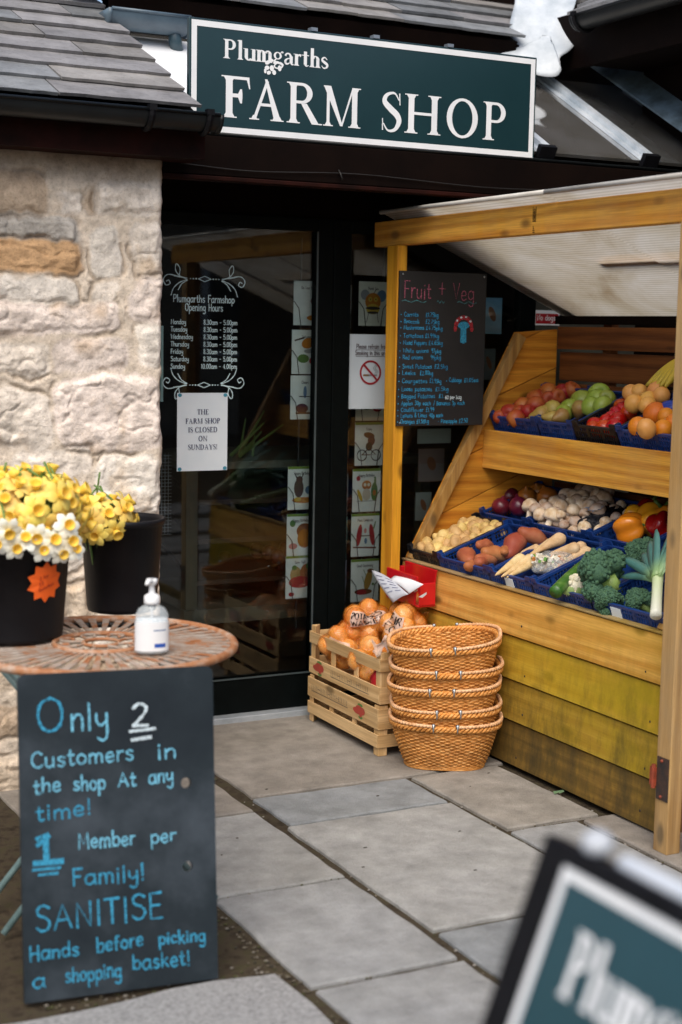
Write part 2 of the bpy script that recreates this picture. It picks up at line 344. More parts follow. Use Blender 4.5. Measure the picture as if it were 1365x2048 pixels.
def glyph_strokes(ch):
    w, s = H[ch]; out = []
    for st in s.split(';'):
        straight = st[0] == '-'; st = st[1:] if straight else st
        pts = [tuple(float(q) for q in p.split(',')) for p in st.split()]
        out.append([Vector((*p, 0)) for p in pts] if straight else cr([(*p, 0) for p in pts], 6))
    return w, out
def text_w(t, h, sx=1): return sum((H[c][0] if c in H else 4)+1.1 for c in t)*h/10*sx
def write(mb, t, x, y, h, frame, w, sx=1, jit=0, slope=0, lift=.0012, align='l', fit=None):
    k = h/10
    if fit: sx = sx*fit/max(text_w(t, h, sx), 1e-6)
    if align == 'c': x -= text_w(t, h, sx)/2
    cx = 0; x0 = x
    for i, ch in enumerate(t):
        if ch not in H: cx += 5.1; continue
        gw, st = glyph_strokes(ch); jy = rnd.uniform(-jit, jit)*h; js = 1+rnd.uniform(-jit, jit)
        for q, s_ in enumerate(st):
            pts = [(x0+(cx+p.x)*k*sx, y+slope*(cx+p.x)*k*sx+jy+p.y*k*js) for p in s_]
            ribbon(mb, pts, w, frame, lift+.00022*q)
        cx += gw+1.1
    return x0+cx*k*sx

# serif capitals and lower case as convex pieces (cap height 1)
def rc(x0, y0, x1, y1): return [(x0, y0), (x1, y0), (x1, y1), (x0, y1)]
def ser(x, w, y, up, s=.1, l=1, r=1):
    k = 1 if up else -1; a = x-s*l; b = x+w+s*r
    return [[(a, y), (b, y), (b, y+.028*k), (a, y+.028*k)], [(a+s*.55*l, y+.028*k), (b-s*.55*r, y+.028*k), (x+w, y+.11*k), (x, y+.11*k)]]
def stem(x, y0, y1, w, b=1, t=1, s=.1, tl=1, tr=1):
    out = [rc(x, y0, x+w, y1)]
    if b: out += ser(x, w, y0, True, s)
    if t: out += ser(x, w, y1, False, s, tl, tr)
    return out
def ring(cx, cy, rx, ry, wx, wy, a0=0, a1=360, n=28):
    out = []
    for i in range(n):
        p = [R(a0+(a1-a0)*q/n) for q in (i, i+1)]
        o_ = [(cx+rx*math.cos(a), cy+ry*math.sin(a)) for a in p]; i_ = [(cx+(rx-wx)*math.cos(a), cy+(ry-wy)*math.sin(a)) for a in p]
        out.append([o_[0], o_[1], i_[1], i_[0]])
    return out
def vrib(pts, ws, n=5):
    P = cr([(*p, w) for p, w in zip(pts, ws)], n); out = []
    L_ = []
    for i, p in enumerate(P):
        t = (P[min(i+1, len(P)-1)]-P[max(i-1, 0)]); t = Vector((t.x, t.y)).normalized(); q = Vector((-t.y, t.x))*p.z/2
        L_.append(((p.x-q.x, p.y-q.y), (p.x+q.x, p.y+q.y)))
    for a, b in zip(L_, L_[1:]): out.append([a[0], b[0], b[1], a[1]])
    return out
def slant(x0, y0, x1, y1, w): return [[(x0, y0), (x0+w, y0), (x1+w, y1), (x1, y1)]]
def serif(ch, T=.16, t=.07):
    """pieces, advance width"""
    if ch == 'F': return stem(.12, 0, 1, T)+[rc(.27, 1-t, .66, 1), [(.6, 1-t), (.66, 1-t), (.68, .72), (.655, .72)], rc(.27, .495, .5, .5+t*1.2), [(.45, .36), (.49, .36), (.5, .495), (.4, .495)], [(.4, .5+t*1.2), (.5, .5+t*1.2), (.49, .7), (.45, .7)]], .72
    if ch == 'E': return stem(.12, 0, 1, T)+[rc(.27, 1-t, .66, 1), [(.6, 1-t), (.66, 1-t), (.68, .74), (.655, .74)], rc(.27, .49, .5, .49+t), rc(.27, 0, .68, t), [(.62, t), (.68, t), (.71, .28), (.69, .28)]], .76
    if ch == 'L': return stem(.12, 0, 1, T)+[rc(.27, 0, .64, t), [(.58, t), (.64, t), (.68, .3), (.655, .3)]], .72
    if ch == 'T': return stem(.3, 0, 1, T, 1, 0)+[rc(.04, 1-t, .72, 1), [(.04, 1-t), (.09, 1-t), (.05, .72), (.025, .72)], [(.67, 1-t), (.72, 1-t), (.735, .72), (.71, .72)]], .78
    if ch == 'I': return stem(.12, 0, 1, T), .42
    if ch == 'A': return slant(.13, .03, .46, .95, t*1.15)+slant(.42, .03*1, .44, 1, 0)[:0]+[[(.43, 1), (.5, 1), (.86, .03), (.68, .03)]]+[rc(.28, .34, .64, .34+t)]+ser(.13, .06, 0, True, .1)+ser(.69, .15, 0, True, .1), 1.0
    if ch == 'R': return stem(.12, 0, 1, T)+ring(.42, .745, .29, .255, T*.95, t, -90, 90, 16)+[rc(.27, 1-t, .43, 1), rc(.27, .49, .43, .49+t)]+[[(.4, .5), (.56, .5), (.9, 0), (.7, 0)], rc(.7, 0, .98, .03)], .96
    if ch == 'P': return stem(.12, 0, 1, T)+ring(.42, .73, .3, .27, T*.95, t, -90, 90, 16)+[rc(.27, 1-t, .43, 1), rc(.27, .46, .43, .46+t)], .8
    if ch == 'M': return stem(.15, 0, 1, t*1.2, 1, 0)+[[(.06, 1), (.27, 1), (.62, .02), (.54, .02)], rc(.06, .972, .16, 1.0)]+[[(.56, .02), (.61, .02), (.93, .98), (.88, .98)]]+stem(.88, 0, 1, T, 1, 1, .1, 0, 1), 1.2
    if ch == 'N': return stem(.15, 0, 1, t*1.2, 1, 0)+[[(.06, 1), (.25, 1), (.9, 0), (.82, 0)]]+stem(.84, 0, 1, t*1.2, 0, 1), 1.03
    if ch == 'H': return stem(.12, 0, 1, T)+stem(.75, 0, 1, T)+[rc(.27, .48, .75, .48+t)], 1.04
    if ch == 'O': return ring(.5, .5, .46, .52, T*1.02, t), 1.0
    if ch == 'C': return ring(.5, .5, .46, .52, T, t, 42, 322, 24)+[[(.8, .96), (.84, .96), (.84, .66), (.81, .66)]], .94
    if ch == 'D': return stem(.12, 0, 1, T)+ring(.44, .5, .46, .5, T, t, -90, 90, 20)+[rc(.27, 1-t, .45, 1), rc(.27, 0, .45, t)], .98
    if ch == 'U': return stem(.12, .3, 1, T, 0, 1)+stem(.74, .3, 1, t*1.2, 0, 1)+ring(.46, .32, .34, .34, .12, t, 180, 360, 16), .98
    if ch == 'S': return vrib([(.56, .8), (.42, .975), (.2, .92), (.13, .75), (.3, .58), (.5, .42), (.56, .25), (.44, .05), (.24, .02), (.1, .2)], [.03, .05, .09, .14, .165, .165, .14, .09, .05, .03], 5)+[[(.55, .98), (.585, .98), (.6, .68), (.575, .68)], [(.065, .02), (.1, .02), (.09, .32), (.065, .32)]], .68
    if ch == 'Y': return stem(.38, 0, .48, T, 1, 0)+[[(.06, 1), (.24, 1), (.53, .44), (.38, .44)], [(.74, 1), (.8, 1), (.53, .48), (.45, .46)]]+[rc(.0, .972, .3, 1), rc(.66, .972, .9, 1)], .92
    if ch == '!': return [[(.1, 1), (.26, 1), (.21, .3), (.15, .3)]]+ring(.18, .08, .085, .085, .084, .084), .36
    x = .62
    if ch == 'l': return stem(.08, 0, 1.02, T, 1, 0, .07)+[[(.0, .99), (.08, 1.02), (.08, .95), (.0, .97)]], .34
    if ch == 'h': return stem(.08, 0, 1.02, T, 1, 0, .07)+ring(.36, x-.19, .24, .2, T, .06, 0, 165, 14)+stem(.6-T, 0, x-.18, T, 1, 0, .07), .66
    if ch == 'u': return stem(.08, .15, x, T, 0, 0)+[rc(0, x-.03, .1, x)]+ring(.32, .19, .24, .2, T, .07, 180, 335, 14)+stem(.5, 0, x, T, 1, 0, .06)+[rc(.42, x-.03, .52, x)], .72
    if ch == 'm': return stem(.08, 0, x, T, 1, 0, .06)+[rc(0, x-.03, .1, x)]+ring(.33, x-.19, .22, .2, T, .06, 0, 160, 14)+stem(.55-T, 0, x-.18, T, 1, 0, .06)+ring(.68, x-.19, .22, .2, T, .06, 0, 160, 14)+stem(.9-T, 0, x-.18, T, 1, 0, .06), .97
    if ch == 'g': return ring(.28, .42, .23, .2, .12, .05)+vrib([(.44, .56), (.52, .64), (.6, .6)], [.05, .06, .1])+vrib([(.2, .24), (.1, .14), (.2, .06), (.44, .02), (.56, -.1), (.42, -.24), (.18, -.24), (.08, -.13), (.2, -.02)], [.06, .09, .1, .11, .1, .07, .07, .07, .06]), .6
    if ch == 'a': return vrib([(.12, .46), (.2, .58), (.36, .58), (.44, .44)], [.12, .08, .09, .15])+stem(.37, .1, .46, T, 0, 0)+vrib([(.45, .12), (.52, .03), (.6, .06)], [.12, .09, .04])+vrib([(.42, .36), (.22, .3), (.12, .17), (.2, .04), (.38, .1)], [.04, .08, .14, .1, .05]), .6
    if ch == 'r': return stem(.08, 0, x, T, 1, 0, .07)+[rc(0, x-.03, .1, x)]+vrib([(.22, .46), (.32, .58), (.44, .54)], [.05, .09, .15]), .5
    if ch == 't': return stem(.1, .1, .8, T, 0, 0)+[rc(0, x-.05, .4, x)]+vrib([(.18, .12), (.26, .03), (.4, .08)], [.14, .08, .03]), .42
    if ch == 's': return vrib([(.4, .48), (.28, .59), (.14, .54), (.12, .42), (.28, .31), (.41, .2), (.36, .06), (.2, .02), (.08, .14)], [.04, .06, .1, .13, .15, .14, .1, .06, .04], 4), .52
    return [], .4
def serif_text(mb, t, x, y, h, frame, sx=1, T=.155, lift=.0012, gap=0, align='l', xs=None):
    o, ux, uy, n = frame; w = sum((serif(c, T)[1]+gap)*h*sx for c in t)
    if align == 'c': x -= w/2
    k = 0
    for i, ch in enumerate(t):
        P, adv = serif(ch, T)
        gx = x if xs is None or ch == ' ' else xs[i][0]
        gs = sx if xs is None or ch == ' ' else (xs[i][1]-xs[i][0])/(adv*h)
        for p in P:
            z = lift+(k % 40)*2.5e-5; k += 1
            a = sum(p[j][0]*p[(j+1) % len(p)][1]-p[(j+1) % len(p)][0]*p[j][1] for j in range(len(p)))
            if a < 0: p = p[::-1]
            mb.poly([o+ux*(gx+q[0]*h*gs)+uy*(y+q[1]*h)+n*z for q in p])
        x += (adv+gap)*h*sx
    return x
def disc(mb, x, y, rx, ry, frame, z, n=20, rot=0):
    o, ux, uy, nn = frame
    mb.poly([o+ux*(x+rx*math.cos(a)*math.cos(rot)-ry*math.sin(a)*math.sin(rot))+uy*(y+rx*math.cos(a)*math.sin(rot)+ry*math.sin(a)*math.cos(rot))+nn*z for a in [2*math.pi*i/n for i in range(n)]])
def rect(mb, x0, y0, x1, y1, frame, z):
    o, ux, uy, nn = frame; mb.poly([o+ux*a+uy*b+nn*z for a, b in rc(x0, y0, x1, y1)])
def annulus(mb, x, y, r0, r1, frame, z, n=28, a0=0, a1=360):
    o, ux, uy, nn = frame
    for q in ring(x, y, r1, r1, r1-r0, r1-r0, a0, a1, n): mb.poly([o+ux*a+uy*b+nn*z for a, b in q])
VX, VY, VZ = Vector((1, 0, 0)), Vector((0, 1, 0)), Vector((0, 0, 1))
def face_front(Y): return (Vector((0, Y, 0)), VX, VZ, -VY)       # a plane facing the yard (-Y), 2-D coordinates = world X, Z
# ------------------------------------------------------------------ ground and paving
M_dirt = pm('joint dirt', (.06, .047, .032), (.026, .02, .014), .95, 30, .8, spec=.1, c=(.055, .05, .026), bd=.006)
M_conc = pm('exposed aggregate concrete', (.27, .27, .27), (.15, .15, .15), .85, 120, .7, c=(.36, .36, .36), bscale=220, bd=.004)
g = MB(); g.add([(-60, -60, -.012), (60, -60, -.012), (60, 60, -.012), (-60, 60, -.012)], [(0, 1, 2, 3)])
tag(g.build('ground', M_dirt, base=False), kind='structure')
slabs = MB()
def slab(x0, x1, y0, y1, c=None, top=0.0):
    j = lambda: rnd.uniform(-.006, .006)
    g_ = .007
    x0 += g_; x1 -= g_; y0 += g_; y1 -= g_
    def side(p, q, n):
        return [(p[0]+(q[0]-p[0])*i/n+j()*.6, p[1]+(q[1]-p[1])*i/n+j()*.6) for i in range(n)]
    nx = max(3, int((x1-x0)/.07)); ny = max(3, int((y1-y0)/.07))
    o = side((x0, y0), (x1, y0), nx)+side((x1, y0), (x1, y1), ny)+side((x1, y1), (x0, y1), nx)+side((x0, y1), (x0, y0), ny)
    cx, cy = (x0+x1)/2, (y0+y1)/2
    ins = lambda d: [(cx+(x-cx)*(1-d/(x1-x0)*2), cy+(y-cy)*(1-d/(y1-y0)*2)) for x, y in o]
    t = rnd.uniform(-.001, .0015)+top; n = len(o)
    k = rnd.uniform(.92, 1.08); c = c or (.31*k, .31*k, .31*k)
    slabs.col = c
    ix = rnd.uniform(-.002, .002); iy = rnd.uniform(-.002, .002)
    zz = lambda x, y: t+(x-cx)*ix+(y-cy)*iy
    A = [(x, y, -.03) for x, y in o]; B = [(x, y, zz(x, y)-.005) for x, y in ins(.001)]; C_ = [(x, y, zz(x, y)) for x, y in ins(.005)]
    slabs.add(A+B+C_, [(i, (i+1) % n, n+(i+1) % n, n+i) for i in range(n)]+[(n+i, n+(i+1) % n, 2*n+(i+1) % n, 2*n+i) for i in range(n)]+[tuple(range(2*n, 3*n))])
wm = (.275, .25, .22); gy = (.32, .325, .325); bl = (.26, .275, .285); lt = (.345, .345, .335)
for a in [(1.475, 1.885, 2.0, 2.945, gy), (1.475, 1.885, 2.955, 3.55, gy), (1.2, 1.885, 3.555, 4.17, lt), (1.2, 1.885, 4.175, 4.72, wm), (1.775, 1.905, 4.725, 5.24, wm),
          (1.9, 2.495, 2.3, 3.115, bl), (1.9, 2.495, 3.125, 4.0, lt), (1.92, 2.495, 4.01, 4.295, bl), (1.925, 2.9, 4.305, 5.235, wm),
          (2.505, 2.86, 3.70, 4.295, (.3, .28, .25)), (2.505, 2.76, 2.9, 3.69, gy), (2.77, 3.7, 2.6, 3.69, wm), (2.505, 3.7, 1.7, 2.89, gy), (2.96, 3.75, 3.7, 4.5, gy), (2.96, 3.75, 4.51, 5.23, gy)]:
    slab(*a)
for i, y in enumerate((1.3, .5, -.4, -1.4)):
    for k in range(5):
        slab(1.475+k*.75-(i % 2)*.0, 1.475+k*.75+.745, y-.1, y+.6 if i else 1.69)
slab(1.475, 1.885, 1.9-.0, 1.995)
tag(slabs.build('paving', M_slab, base=False), kind='structure')
c = MB(); n = 26
edge = [(1.43+rnd.uniform(-.02, .012), -1.5+4.55*i/n) for i in range(n+1)]+[(1.40-i*.11, 3.065+rnd.uniform(-.015, .015)) for i in range(28)]+[(-1.6, -1.5)]
c.prism([(x, y, -.05) for x, y in edge], [(x, y, .004) for x, y in edge])
tag(c.build('concrete_path', M_conc, base=False), kind='structure')
M_pebble = attr_mat('grit', .85, 60, .3, .3)
p = MB()
for i in range(260):     # loose grit and moss crumbs in the gap beside the paving
    if rnd.random() < .6: x, y = rnd.gauss(1.452, .018), rnd.uniform(2.2, 3.5)
    else: x, y = rnd.uniform(.9, 1.46), rnd.gauss(3.11, .03)
    r_ = rnd.uniform(.0015, .005); p.col = rnd.choice([(.2, .18, .15), (.1, .085, .055), (.06, .06, .02), (.13, .11, .08), (.04, .035, .025)])
    p.ell((x, y, -.009+r_*.4), (r_*rnd.uniform(.8, 1.5), r_, r_*.6), 6, 4)
for i in range(90):     # crumbs along the joints
    x, y = rnd.choice([(1.893, rnd.uniform(2.4, 4.6)), (2.5, rnd.uniform(2.9, 4.2)), (rnd.uniform(1.5, 1.88), rnd.choice([2.95, 3.553])), (2.765, rnd.uniform(3.2, 3.69)), (rnd.uniform(2.52, 2.86), 3.695), (2.868, rnd.uniform(3.5, 4.3))])
    r_ = rnd.uniform(.0015, .004); p.col = rnd.choice([(.2, .17, .13), (.1, .08, .05), (.07, .07, .03), (.3, .28, .25)])
    p.ell((x+rnd.gauss(0, .006), y+rnd.gauss(0, .006), -.008+r_*.5), (r_*1.3, r_, r_*.7), 6, 4)
for i in range(14):
    x, y = rnd.uniform(1.5, 2.8), rnd.uniform(3.0, 4.6); p.col = (.05, .04, .03)
    p.ell((x, y, .002), (rnd.uniform(.002, .008), .0025, .0015), 6, 4)
tag(p.build('grit', M_pebble, base=False), kind='stuff')

# ------------------------------------------------------------------ the shop building
shop = thing('farm_shop', (2.6, 4.7, 0), 'single storey stone shop with slate roof, green sign over a recessed glazed door', 'shop building')
# rubble stone wall: every stone bulges out of flush tan mortar
def vn(x, y, seed):
    xi = np.floor(x).astype(np.int64); yi = np.floor(y).astype(np.int64); xf = x-xi; yf = y-yi
    xf = xf*xf*(3-2*xf); yf = yf*yf*(3-2*yf)
    def h(a, b):
        n_ = (a*374761393+b*668265263+seed*974711) & 0x7fffffff
        n_ = ((n_ ^ (n_ >> 13))*1274126177) & 0x7fffffff
        return ((n_ ^ (n_ >> 16)) & 0xffff)/65535.0
    return (h(xi, yi)*(1-xf)+h(xi+1, yi)*xf)*(1-yf)+(h(xi, yi+1)*(1-xf)+h(xi+1, yi+1)*xf)*yf
def fbm(x, y, seed, o=4):
    t = 0; a = .5
    for i in range(o): t = t+a*vn(x, y, seed+i*17); x = x*2.03; y = y*2.03; a *= .5
    return t
WY = 4.70; WX = 1.768
cream = (.85, .76, .66); tan = (.7, .58, .45); orange = (.62, .39, .21); grey = (.5, .465, .42); white = (.86, .79, .70); pink = (.84, .73, .65); brown = (.58, .45, .33)
ST = []     # x0, z0, x1, z1, colour, bulge
for x0, y0, x1, y1, c_, b_ in [(-60, 352, 100, 432, brown, .7), (106, 388, 170, 434, cream, .7), (192, 366, 331, 437, cream, 1.2), (172, 380, 200, 432, brown, .4), (-70, 436, 166, 492, grey, .9), (-70, 486, 170, 549, orange, 1.0),
    (180, 458, 242, 556, white, .7), (258, 447, 330, 582, cream, 1.0), (256, 560, 330, 655, pink, 1.1), (180, 560, 234, 613, cream, .7), (-70, 556, 160, 606, white, .9), (-70, 606, 242, 674, pink, 1.2),
    (-70, 682, 104, 753, cream, .9), (104, 682, 250, 746, pink, .9), (262, 650, 328, 735, white, 1.0), (-50, 772, 108, 908, cream, 1.1), (106, 744, 330, 914, pink, 1.3), (20, 896, 186, 962, cream, .8), (184, 908, 329, 1046, white, 1.2),
    (-70, 964, 180, 1060, cream, 1), (186, 1052, 329, 1190, pink, 1.1), (-70, 1066, 90, 1180, tan, 1), (96, 1066, 180, 1150, cream, 1), (-70, 1186, 120, 1270, brown, 1), (126, 1160, 182, 1290, tan, .9), (186, 1196, 329, 1330, cream, 1),
    (-70, 1276, 122, 1390, tan, 1), (128, 1296, 240, 1400, brown, 1), (244, 1336, 329, 1480, tan, 1), (-70, 1396, 150, 1490, brown, 1), (154, 1406, 240, 1520, tan, 1), (-70, 1496, 110, 1600, tan, 1), (116, 1526, 329, 1600, brown, 1)]:
    a = at(x0, y1, 'Y', WY); b = at(x1, y0, 'Y', WY); ST.append((a.x, a.z, b.x, b.z, c_, b_))
xx = 1.08; z = 0
while z < 2.05:       # further along, random courses
    h_ = rnd.uniform(.09, .2); x = -1.5
    while x < xx-.03:
        w_ = min(rnd.uniform(.14, .4), xx-x); ST.append((x+.012, z+.01, x+w_-.012, z+h_-.01, rnd.choice([cream, tan, pink, white, cream, grey, brown]), rnd.uniform(.6, 1.2))); x += w_
    z += h_
gx = np.concatenate([np.arange(-1.5, 1.1, .02), np.arange(1.1, WX+.0001, .0042)]); gz = np.arange(-.02, 2.06, .0048)
X, Z = np.meshgrid(gx, gz)
wxn = X+(fbm(X*9, Z*9, 3)-.5)*.06+(fbm(X*34, Z*34, 5)-.5)*.02; wzn = Z+(fbm(X*9, Z*9, 11)-.5)*.05+(fbm(X*34, Z*34, 13)-.5)*.02
Hh = .010+(fbm(X*30, Z*30, 21)-.5)*.008+(fbm(X*7, Z*7, 23)-.5)*.012; C = np.zeros(X.shape+(3,)); C[:] = (.76, .65, .53)
SDM = np.full(X.shape, 9.0); C *= (1+.25*(fbm(X*14, Z*14, 61)-.5))[..., None]
for i, (x0, z0, x1, z1, c_, b_) in enumerate(ST):
    cx, cz, hx, hz = (x0+x1)/2, (z0+z1)/2, (x1-x0)/2, (z1-z0)/2; r_ = min(hx, hz)*.62
    qx = np.abs(wxn-cx)-hx+r_; qz = np.abs(wzn-cz)-hz+r_
    sd_ = np.hypot(np.maximum(qx, 0), np.maximum(qz, 0))+np.minimum(np.maximum(qx, qz), 0)-r_
    t = np.clip(-sd_/.034, 0, 1); t = t*t*(3-2*t)
    tilt = ((X-cx)*rnd.uniform(-.06, .06)+(Z-cz)*rnd.uniform(-.03, .1))
    hh = t*(.018*b_+tilt+(fbm(X*8, Z*11, 31+i)-.5)*.022+(fbm(X*30, Z*44, 77+i)-.5)*.011-.007*np.clip(1-np.abs(fbm(X*6+i, Z*9, 401+i)-.47)*28, 0, 1))
    Hh = np.maximum(Hh, hh)
    m = np.clip(-sd_/.012, 0, 1)[..., None]; v_ = (fbm(X*8+i, Z*12, 91+i)-.5)
    cc = np.array(c_)*(1+.5*v_)[..., None]
    st = np.clip((fbm(X*13, Z*9, 141+i)-.56)*5, 0, 1)[..., None]*.5
    cc = cc*(1-st)+np.array((.5, .33, .17))*st
    C = C*(1-m)+cc*m; SDM = np.minimum(SDM, np.abs(sd_))
top_brown = np.clip((Z-1.86-.1*fbm(X*7, Z*7, 201))/.12, 0, 1)[..., None]     # the wall turns dark brown towards its top
C = C*(1-top_brown*.75)+np.array((.1, .055, .03))*top_brown*.75
nzr, nx = X.shape
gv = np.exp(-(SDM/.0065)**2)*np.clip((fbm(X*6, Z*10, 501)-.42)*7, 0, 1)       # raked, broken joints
Hh = Hh-.009*gv; C = C*(1-.45*gv[..., None])+np.array((.2, .13, .07))*.45*gv[..., None]  # brown mixed into the colour imitates shadow gaps along the joints
Y = WY-Hh
edge_in = (fbm(Z*9, Z*0+3, 301)-.5)*.022+(fbm(Z*40, Z*0+9, 303)-.5)*.008
X2 = X+np.where(X > WX-.03, (X-(WX-.03))/.03, 0)*edge_in
round_ = np.clip((X-(WX-.03))/.03, 0, 1)**3*.028; Y = Y+round_
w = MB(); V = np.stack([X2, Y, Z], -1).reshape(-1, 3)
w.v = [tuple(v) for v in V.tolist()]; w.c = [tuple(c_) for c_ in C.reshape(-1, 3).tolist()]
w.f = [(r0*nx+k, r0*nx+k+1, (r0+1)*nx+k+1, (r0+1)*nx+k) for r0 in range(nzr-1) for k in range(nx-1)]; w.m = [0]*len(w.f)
b0 = len(w.v)       # the reveal at the doorway
for r0 in range(nzr):
    i = r0*nx+nx-1; x_, y_, z_ = w.v[i]; w.v.append((x_+.004*math.sin(z_*40), 5.25, z_)); w.c.append(w.c[i])
w.f += [((r0)*nx+nx-1, b0+r0, b0+r0+1, (r0+1)*nx+nx-1) for r0 in range(nzr-1)]; w.m += [0]*(nzr-1)
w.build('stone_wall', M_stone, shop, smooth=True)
# the lead and slates
def slates(name, x0, x1fn, y0, z0, pitch, rows, course, parent, wmin=.22, wmax=.42, xstart=None):
    s_ = MB(); ca, sa = math.cos(pitch), math.sin(pitch)
    for r0 in range(rows):
        t0 = r0*course; x = x0-rnd.uniform(0, .2); th = rnd.uniform(.010, .014)
        xe = x1fn(y0+t0*ca)
        while x < xe-.02:
            w_ = rnd.uniform(wmin, wmax); x1 = x+w_
            if xe-x1 < .14: x1 = xe+rnd.uniform(-.004, .006)
            k = rnd.uniform(.8, 1.2); s_.col = rnd.choice([(.235*k, .23*k, .235*k), (.25*k, .24*k, .23*k), (.2*k, .21*k, .22*k)])
            lift = .010+rnd.uniform(0, .006); lo = -rnd.uniform(0, .006); n_ = max(4, int((x1-x)/.04))
            g_ = .0025; bot = []; top = []
            xt = x1fn(y0+(t0+course*1.9)*ca)
            for i in range(n_+1):
                xa = x+g_+(x1-x-2*g_)*i/n_; jj = rnd.uniform(-.004, .004)
                # lower edge, chipped; the upper edge runs under the course above
                bot.append((xa, t0+lo+jj, lift+th)); xb = min(xa, xt) if x1 >= xe-.02 else xa; top.append((xb, t0+course*1.9, .001))
            P = lambda q, dz=0: (q[0], y0+q[1]*ca-(q[2]+dz)*sa, z0+q[1]*sa+(q[2]+dz)*ca)
            vs = [P(q) for q in bot]+[P(q) for q in top]+[P((q[0], q[1]+.003, q[2]), -th) for q in bot]
            m_ = n_+1
            s_.add(vs, [(i, i+1, m_+i+1, m_+i) for i in range(n_)]+[(2*m_+i, 2*m_+i+1, i+1, i) for i in range(n_)]+[(0, m_, 2*m_), (n_, 2*m_+n_, m_+n_)])
            x = x1
    s_.build(name, M_slate, parent)
pl = math.atan2(.57, 1.17)
slates('slate_roof', .2, lambda y: 1.832, 4.545, 2.172, pl, 9, .152, shop, .3, .62)
slates('slate_roof', 1.86, lambda y: 3.66+.76*(y-5.45), 5.44, 2.712, R(27), 10, .14, shop, .2, .42)
dk = MB()     # solid roof bodies under the slates
def slope_body(x0, x1, y0, z0, pitch, ln, th, mb):
    c_, s_ = math.cos(pitch), math.sin(pitch)
    A = [(x0, y0+.012, z0-.006), (x1, y0+.012, z0-.006), (x1, y0+.012+th*.3, z0-th), (x0, y0+.012+th*.3, z0-th)]
    B = [(x, y+ln*c_, z_+ln*s_) for x, y, z_ in A]; mb.prism(A, B)
slope_body(-.5, 1.826, 4.545, 2.172, pl, 1.45, .06, dk)
dk.build('roof_timber_backing', M_dkwood, shop)
dk = MB(); slope_body(1.84, 3.62, 5.44, 2.712, R(27), 1.6, .06, dk)
dk.box((1.84, 5.54, 2.45), (4.3, 5.64, 2.68)); dk.box((1.84, 5.47, 2.63), (3.64, 5.539, 2.70)); dk.box((3.4, 5.9, 2.5), (5.4, 5.95, 3.5))  # last box is an added dark backing that hides sky behind the valley
dk.build('roof_timber_backing', M_dkwood, shop)
# gutter over the stone wall, soffit and fascia
def gutter(name, p0, p1, r_, out, mats=M_gutter, brk=(), endcap=True):
    m_ = MB(); p0, p1 = Vector(p0), Vector(p1); d = (p1-p0).normalized(); o_ = Vector(out); n_ = 10
    ring_ = lambda p, rr: [p+o_*math.cos(a)*rr+VZ*math.sin(a)*rr for a in [math.pi*(1+i/n_) for i in range(n_+1)]]
    A, B, C_, D = ring_(p0, r_), ring_(p1, r_), ring_(p0, r_*.9), ring_(p1, r_*.9); q = n_+1
    m_.add(A+B, [(i, i+1, q+i+1, q+i) for i in range(n_)]); m_.add(C_+D, [(i, q+i, q+i+1, i+1) for i in range(n_)])
    m_.add([A[0], B[0], D[0], C_[0]], [(0, 1, 2, 3)]); m_.add([A[-1], B[-1], D[-1], C_[-1]], [(0, 1, 2, 3)])
    m_.tube([p0+o_*r_, p1+o_*r_], .006, 8); m_.tube([p0-o_*r_, p1-o_*r_], .006, 8)
    if endcap:
        for e in (p0, p1):
            s_ = d if e is p1 else -d
            E1 = [e+o_*math.cos(a)*r_*1.08+VZ*math.sin(a)*r_*1.08 for a in [math.pi*(1+i/n_) for i in range(n_+1)]]; E2 = [v+s_*.012 for v in E1]; m_.prism(E1, E2)
    o = m_.build(name, mats, shop, True)
    for t in brk:
        k = MB(); c_ = p0+(p1-p0)*t
        k.tube([c_+o_*math.cos(a)*(r_*1.06)+VZ*math.sin(a)*(r_*1.06) for a in [math.pi*(1+i/n_) for i in range(n_+1)]], .011, 6)
        k.box(tuple(c_+o_*r_-Vector((.012, .012, .004))), tuple(c_+o_*r_+Vector((.012, .012, .014))))
        kb = k.build('gutter_bracket', M_black, o)
    return o
gz1 = at(446, 250, 'Y', 4.46); ge = gz1.x
gutter('gutter', (-.5, 4.505, 2.155), (ge-.01, 4.505, 2.155), .05, (0, -1, 0), brk=(.62, .905, .985))
s_ = MB(); s_.box((-.5, 4.575, 2.03), (1.86, 4.6, 2.165)); s_.box((-.5, 4.602, 2.03), (1.86, 4.72, 2.05))
s_.build('eaves_board', M_redwood, shop)
# porch beam over the door recess, ceiling, and the dark head panel
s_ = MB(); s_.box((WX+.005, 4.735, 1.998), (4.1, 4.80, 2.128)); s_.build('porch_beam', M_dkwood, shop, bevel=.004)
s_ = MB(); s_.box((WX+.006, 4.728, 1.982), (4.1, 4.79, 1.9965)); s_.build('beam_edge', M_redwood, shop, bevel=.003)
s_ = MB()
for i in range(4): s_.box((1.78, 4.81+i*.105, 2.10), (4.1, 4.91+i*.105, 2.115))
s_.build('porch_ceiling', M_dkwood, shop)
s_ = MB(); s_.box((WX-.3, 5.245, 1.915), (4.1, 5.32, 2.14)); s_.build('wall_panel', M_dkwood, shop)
# wires and a hook under the beam
s_ = MB(); s_.tube(cr([(1.84, 4.73, 2.03), (2.1, 4.726, 2.02), (2.5, 4.727, 2.035), (3.0, 4.726, 2.02), (3.4, 4.727, 2.03)], 6), .0022, 5)
s_.tube(cr([(2.42, 4.73, 2.045), (2.42, 4.715, 2.03), (2.425, 4.712, 2.015), (2.43, 4.72, 2.008)], 4), .003, 5); s_.build('cable', M_darkmetal, shop, True)
